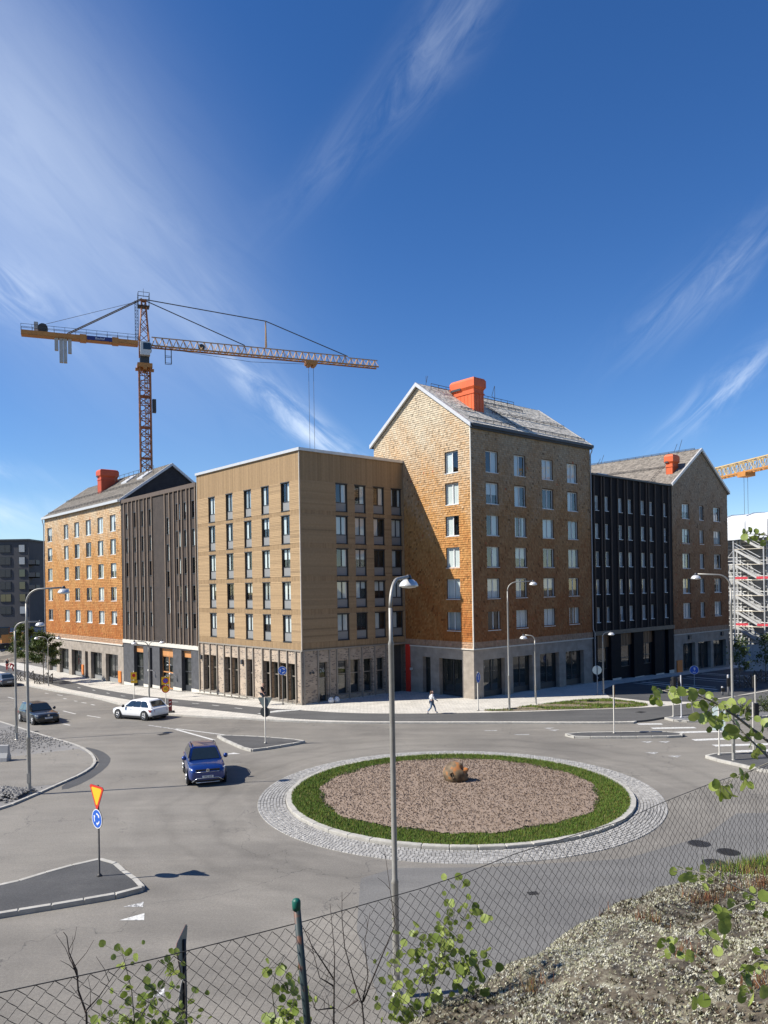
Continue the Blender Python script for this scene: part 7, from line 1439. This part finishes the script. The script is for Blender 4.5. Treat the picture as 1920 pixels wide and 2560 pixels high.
for dz, rr, nm in ((0, .0024, 'tension_wire'), (-.98, .002, 'bottom_wire')):
    mb = MB(); mb.tube([(*(F0 + FE * t_), ftop(t_) + dz) for t_ in np.arange(-.9, 7.1, .25)], rr, 6); mb.build(nm, 'steel_dark', fence, True)
pb = F0 + FE * 1.29 + np.array([.012, -.02])
mb = MB(); mb.tube([(pb[0] + .09, pb[1], 6.55), (pb[0], pb[1], 7.765)], .0175, 14); mb.build('post', 'post_rust', fence, True) if False else None
m, nt, b = newmat('post_rust'); N = nt.nodes.new; Lk = nt.links.new; tc = N('ShaderNodeTexCoord'); no = N('ShaderNodeTexNoise'); no.inputs['Scale'].default_value = 16; no.inputs['Detail'].default_value = 6; Lk(tc.outputs['Object'], no.inputs['Vector']); cr = N('ShaderNodeValToRGB'); Lk(no.outputs[0], cr.inputs[0]); cr.color_ramp.elements[0].position = .55; cr.color_ramp.elements[0].color = (.022, .040, .042, 1); cr.color_ramp.elements[1].position = .64; cr.color_ramp.elements[1].color = (.12, .045, .022, 1); Lk(cr.outputs[0], b.inputs['Base Color']); b.inputs['Roughness'].default_value = .55; MATS['post_rust'] = m
mb.build('post', 'post_rust', fence, True); mb = MB(); mb.lathe([(.0195, -.03), (.021, -.012), (.021, .012), (.015, .022), (.0, .026)], 14, (pb[0] - .001, pb[1], 7.768)); mb.build('post_cap', 'plastic_green', fence, True)
for t_ in (6.9,): p = F0 + FE * t_; mb = MB(); mb.tube([(p[0], p[1], 6.4), (p[0], p[1], 7.9)], .0195, 12); mb.build('post', 'post_rust', fence, True)

# ---------------------------------------------------------------- aspen saplings and overhanging sprays
def leafmesh(v):
    n = 14; pts = [(0, 0, 0)]
    for i in range(n):
        a = 2 * math.pi * i / n; r = 1 + (.16 * math.exp(-((a - math.pi / 2) / .3) ** 2)) + .035 * math.cos(7 * a + v) - .06 * math.exp(-((a - 1.5 * math.pi) / .25) ** 2); pts.append((r * math.cos(a) * .98, r * math.sin(a), .16 * abs(math.cos(a)) ** 1.5 * (1 if v else .5) + .05 * math.sin(3 * a)))
    mb = MB(); mb.add(pts, [(0, 1 + i, 1 + (i + 1) % n) for i in range(n)]); return mb.mesh('leaf', 'aspen_leaf', True)
LEAF = [leafmesh(0), leafmesh(1)]
def put_leaf(parent, p, s, r_): link('leaf', LEAF[r_.randrange(2)], parent, p, (R(90) + r_.gauss(0, .55), r_.uniform(-.5, .5), r_.uniform(-.9, .9)) if r_.random() < .85 else (r_.uniform(0, 3), r_.uniform(0, 3), r_.uniform(0, 6)), (s, s, s))
def near_on(limbs, p):
    best = None
    for L_ in limbs:
        for a, c in zip(L_[:-1], L_[1:]):
            a, c, q = Vector(a), Vector(c), Vector(p); ab = c - a; t_ = max(0, min(1, (q - a).dot(ab) / ab.length_squared)); x = a + ab * t_; d = (x - q).length
            if best is None or d < best[0]: best = (d, x)
    return best[1]
def spray(label, data, seed, r0=.006):
    leaves, limbs = data; r_ = random.Random(seed); t = thing('aspen_branch', label, 'branch', limbs[0][0], 0, 'aspen branches reaching in from the right'); o = Vector(limbs[0][0])
    for L_ in limbs: mb = MB(); n = len(L_); mb.tube([Vector(p) - o + Vector((0, r_.gauss(0, .012), 0)) for p in L_], [r0 * (1 - .75 * i / (n - 1)) for i in range(n)], 6); mb.build('limb', 'bark', t, True)
    for (x, y, z, s) in leaves:
        p = Vector((x, y, z)); q = near_on(limbs, p); mid = (p + q) / 2 + Vector((0, 0, .01)); mb = MB(); mb.tube([q - o, mid - o, p - o], [.0016, .0012, .0008], 4); mb.build('leaf_stalk', 'bark', t); put_leaf(t, p - o, s * 1.14, r_)
        if r_.random() < .75:
            d_ = Vector((r_.uniform(-1, 1), r_.uniform(-.6, .6), r_.uniform(-1, 1))) * s * 1.5; q2 = q + (p - q) * r_.uniform(.2, .7); mb = MB(); mb.tube([q2 - o, q2 + d_ - o], [.0012, .0008], 4); mb.build('leaf_stalk', 'bark', t); put_leaf(t, q2 + d_ - o, s * r_.uniform(.6, 1.1), r_)

SPRAY_A = ([(0.890,2.537,8.937,0.0141),(0.903,2.611,8.904,0.0155),(0.910,2.569,8.902,0.0113),(0.959,2.625,8.942,0.0070),(0.983,2.630,8.920,0.0197),(0.955,2.496,8.948,0.0141),(0.934,2.483,8.920,0.0141),(1.067,2.681,8.926,0.0141),(1.011,2.542,8.931,0.0169),(1.039,2.536,8.941,0.0113),(1.140,2.719,8.902,0.0127),(1.029,2.593,8.899,0.0141),(1.082,2.681,8.874,0.0155),(1.069,2.594,8.890,0.0155),(1.109,2.633,8.867,0.0141),(1.003,2.516,8.862,0.0169),(1.081,2.632,8.834,0.0169),(1.119,2.688,8.832,0.0169),(1.112,2.606,8.826,0.0225),(1.111,2.658,8.792,0.0099),(1.183,2.641,8.884,0.0155),(1.128,2.495,8.888,0.0141),(1.244,2.662,8.877,0.0197),(1.209,2.622,8.895,0.0127),(1.127,2.552,8.852,0.0127),(1.111,2.487,8.826,0.0197),(1.221,2.688,8.802,0.0169),(1.147,2.593,8.787,0.0169),(1.193,2.653,8.775,0.0155),(1.237,2.691,8.761,0.0155),(1.234,2.651,8.761,0.0141),(1.284,2.701,8.770,0.0155),(1.218,2.575,8.811,0.0127),(1.258,2.672,8.736,0.0127),(1.234,2.587,8.724,0.0169),(1.310,2.705,8.712,0.0169),(1.325,2.691,8.806,0.0169),(1.204,2.503,8.854,0.0099),(0.894,2.513,8.948,0.0099),(0.880,2.532,8.954,0.0079),(1.063,2.712,8.867,0.0084),(1.107,2.585,8.910,0.0084),(1.113,2.630,8.884,0.0107),(0.987,2.552,8.933,0.0090),(1.254,2.602,8.778,0.0127),(1.122,2.573,8.852,0.0101)], [[(1.378,2.600,8.697),(1.285,2.600,8.764),(1.178,2.600,8.847),(1.100,2.600,8.898),(1.050,2.600,8.920),(0.978,2.600,8.943),(0.910,2.600,8.936)],[(1.377,2.600,8.629),(1.284,2.600,8.709),(1.213,2.600,8.780),(1.165,2.600,8.835)]])
SPRAY_B = ([(1.262,2.964,8.524,0.0172),(1.316,3.020,8.478,0.0292),(1.302,3.020,8.461,0.0189),(1.362,3.097,8.474,0.0120),(1.370,3.044,8.536,0.0155),(1.435,3.103,8.517,0.0172),(1.423,3.086,8.487,0.0241)], [[(1.606,3.000,8.619),(1.481,3.000,8.598),(1.387,3.000,8.553),(1.293,3.000,8.508)]])
SPRAY_D = ([(1.038,2.818,8.246,0.0139),(1.036,2.741,8.288,0.0124),(0.998,2.619,8.299,0.0170),(1.084,2.787,8.256,0.0139),(1.106,2.812,8.221,0.0155),(1.137,2.797,8.257,0.0186),(1.114,2.717,8.227,0.0124),(1.188,2.751,8.251,0.0108),(1.065,2.631,8.291,0.0068),(0.977,2.780,8.003,0.0186),(0.988,2.718,8.038,0.0139),(0.980,2.648,8.073,0.0108),(0.947,2.595,8.071,0.0139),(0.983,2.785,7.955,0.0155),(1.014,2.818,7.951,0.0124),(1.003,2.601,8.044,0.0186),(1.100,2.772,7.966,0.0124),(1.009,2.679,8.007,0.0124),(1.133,2.616,8.135,0.0248),(1.126,2.651,8.177,0.0139),(1.224,2.765,8.149,0.0155),(1.304,2.789,8.125,0.0155),(1.125,2.591,8.175,0.0186),(1.116,2.727,8.068,0.0155),(1.089,2.591,8.112,0.0186),(1.191,2.752,8.046,0.0155),(1.129,2.659,8.029,0.0155),(1.214,2.791,7.991,0.0139),(1.333,2.815,7.896,0.0155),(1.307,2.701,7.955,0.0139),(1.340,2.820,7.950,0.0139),(1.133,2.654,7.932,0.0170),(1.094,2.598,7.980,0.0093),(1.104,2.724,7.826,0.0217),(1.017,2.588,7.888,0.0186),(1.054,2.627,7.922,0.0139),(1.237,2.678,7.917,0.0201),(1.247,2.727,7.861,0.0139),(1.219,2.617,7.883,0.0217),(1.252,2.590,7.922,0.0201),(1.312,2.788,8.171,0.0186),(1.288,2.655,8.217,0.0186),(1.372,2.810,8.087,0.0124),(1.290,2.795,8.164,0.0108)], [[(1.436,2.700,8.170),(1.325,2.700,8.185),(1.255,2.700,8.189),(1.156,2.700,8.132),(1.071,2.700,8.078),(1.000,2.700,7.981),(0.959,2.700,8.038)],[(1.436,2.700,8.114),(1.269,2.700,8.207),(1.130,2.700,8.273),(1.019,2.700,8.295)],[(1.433,2.700,7.946),(1.293,2.700,7.976),(1.195,2.700,7.922),(1.096,2.700,7.867)],[(1.417,2.700,7.834),(1.292,2.700,7.892),(1.257,2.700,7.865)]])
SPRAY_T = ([(1.203,2.571,9.448,0.0112),(1.223,2.590,9.438,0.0112),(1.238,2.605,9.474,0.0093),(1.269,2.635,9.464,0.0103),(1.261,2.623,9.447,0.0103),(1.269,2.614,9.435,0.0093),(1.290,2.629,9.460,0.0103),(1.331,2.706,9.434,0.0103),(1.225,2.602,9.466,0.0084)], [[(1.417,2.600,9.410),(1.336,2.600,9.438),(1.276,2.600,9.459),(1.226,2.600,9.460)]])
spray('leafy aspen branch reaching in from the right across the traffic lights', SPRAY_A, 1)
spray('small aspen sprig hanging over the top of the fence at the right', SPRAY_B, 2, .003)
spray('low aspen twigs with round leaves over the lichen-covered rock', SPRAY_D, 3, .004)
spray('aspen leaves in front of the scaffolding at the right edge', SPRAY_T, 4, .003)
def sapling(label, base, stems, nleaf, s, seed, spread=.045, mat='bark', r0=.005, name='aspen_sapling', cat='sapling'):
    r_ = random.Random(seed); z0 = float(tz(np.array([base[0]]), np.array([base[1]]))[0]); o = Vector((base[0], base[1], z0 - .02)); t = thing(name, label, cat, o, 0, 'saplings by the fence')
    for i, L_ in enumerate(stems):
        P = [Vector(p) for p in L_]
        if i == 0: P = [o] + P
        P = [p + Vector((0, r_.gauss(0, .02) if 0 < k < len(P) - 1 else 0, 0)) for k, p in enumerate(P)]
        n = len(P); mb = MB(); mb.tube([p - o for p in P], [max(.0012, r0 * (1 if i == 0 else .65) * (1 - .8 * k / (n - 1))) for k in range(n)], 6); mb.build('stem', mat, t, True)
        for _ in range(3 if mat == 'twig' else 0):
            k = r_.randrange(1, n); p = P[k - 1].lerp(P[k], r_.random()); q = p + Vector((r_.uniform(-.09, .09), r_.uniform(-.05, .05), r_.uniform(.03, .13))); mb = MB(); mb.tube([p - o, (p + q) / 2 - o + Vector((.008, 0, 0)), q - o], [.0018, .0013, .0007], 4); mb.build('twig', mat, t)
    for _ in range(nleaf):
        L_ = r_.choice(stems); k = r_.randrange(1, len(L_)); p = Vector(L_[k - 1]).lerp(Vector(L_[k]), r_.random()); q = p + Vector((r_.gauss(0, spread), r_.gauss(0, spread), r_.gauss(0, spread * .7)))
        mb = MB(); mb.tube([p - o, q - o], [.0011, .0008], 3); mb.build('leaf_stalk', mat, t); put_leaf(t, q - o, s * r_.uniform(.6, 1.25), r_)
sapling('leafy sapling at the lower left beside the edge-on road sign', (-1.2, 3.55), [[(-1.211, 3.6, 7.135), (-1.199, 3.6, 7.284), (-1.215, 3.6, 7.434), (-1.227, 3.6, 7.546), (-1.258, 3.6, 7.655)], [(-1.199, 3.6, 7.284), (-1.113, 3.6, 7.395), (-1.037, 3.6, 7.506), (-.989, 3.6, 7.617)], [(-1.191, 3.6, 7.21), (-1.283, 3.6, 7.286), (-1.357, 3.6, 7.343)], [(-1.173, 3.6, 7.172), (-1.003, 3.6, 7.281), (-.927, 3.6, 7.392)], [(-1.2, 3.6, 7.2), (-1.08, 3.6, 7.26), (-1.03, 3.6, 7.36)]], 180, .0165, 11)
sapling('small leafy sapling at the foot of the fence post', (-.57, 3.95), [[(-.572, 3.95, 6.912), (-.589, 3.95, 7.077), (-.607, 3.95, 7.241), (-.585, 3.95, 7.343), (-.538, 3.95, 7.434)], [(-.589, 3.95, 7.077), (-.507, 3.95, 7.116), (-.482, 3.95, 7.361)], [(-.58, 3.95, 7.0), (-.52, 3.95, 7.1), (-.5, 3.95, 7.2)]], 75, .021, 12)
sapling('tall leafy sapling right of the nearest lamp post', (.2, 4.5), [[(.202, 4.55, 6.536), (.193, 4.55, 6.724), (.232, 4.55, 6.936), (.318, 4.55, 7.147), (.381, 4.55, 7.358), (.42, 4.55, 7.628)], [(.193, 4.55, 6.724), (.078, 4.55, 6.868), (-.002, 4.55, 7.034), (.06, 4.55, 7.245)], [(.318, 4.55, 7.123), (.434, 4.55, 7.051), (.565, 4.55, 7.096)], [(.22, 4.55, 6.913), (.176, 4.55, 7.102), (.202, 4.55, 7.267)], [(.193, 4.55, 6.724), (.076, 4.55, 6.774), (.031, 4.55, 6.916)], [(.194, 4.55, 6.772), (.361, 4.55, 6.863), (.527, 4.55, 6.931)], [(.318, 4.55, 7.147), (.40, 4.55, 7.25), (.46, 4.55, 7.4)], [(.25, 4.55, 6.95), (.3, 4.55, 7.2), (.36, 4.55, 7.42)]], 290, .0225, 13, .06)
sapling('bare dark twig right of the fence post', (-.31, 4.1), [[(-.313, 4.1, 6.817), (-.306, 4.1, 6.987), (-.297, 4.1, 7.242), (-.291, 4.1, 7.369), (-.314, 4.1, 7.625)], [(-.298, 4.1, 7.221), (-.414, 4.1, 7.414), (-.496, 4.1, 7.581)], [(-.303, 4.1, 7.189), (-.374, 4.1, 7.243), (-.434, 4.1, 7.478)], [(-.307, 4.1, 7.072), (-.398, 4.1, 7.063), (-.459, 4.1, 7.223)]], 0, .02, 14, mat='twig', r0=.007, name='bare_sapling')
sapling('bare forked twig left of the nearest lamp post', (-.146, 4.2), [[(-.146, 4.2, 6.754), (-.148, 4.2, 6.928), (-.157, 4.2, 7.037), (-.198, 4.2, 7.168), (-.246, 4.2, 7.343), (-.258, 4.2, 7.496), (-.256, 4.2, 7.648)], [(-.157, 4.2, 7.037), (-.122, 4.2, 7.189), (-.136, 4.2, 7.385), (-.105, 4.2, 7.537)], [(-.178, 4.2, 7.059), (-.277, 4.2, 6.995)], [(-.15, 4.2, 7.05), (.03, 4.25, 7.45), (-.02, 4.25, 7.85)]], 4, .012, 15, mat='twig', r0=.007, name='bare_sapling')
sapling('bare dark twig at the far left of the fence', (-1.29, 3.3), [[(-1.295, 3.3, 7.319), (-1.309, 3.3, 7.49), (-1.328, 3.3, 7.61), (-1.344, 3.3, 7.679), (-1.362, 3.3, 7.773), (-1.387, 3.3, 7.825), (-1.395, 3.3, 7.851)], [(-1.309, 3.3, 7.507), (-1.251, 3.3, 7.566), (-1.173, 3.3, 7.676)], [(-1.335, 3.3, 7.653), (-1.36, 3.3, 7.713), (-1.373, 3.3, 7.739)]], 0, .02, 16, mat='twig', r0=.006, name='bare_sapling')
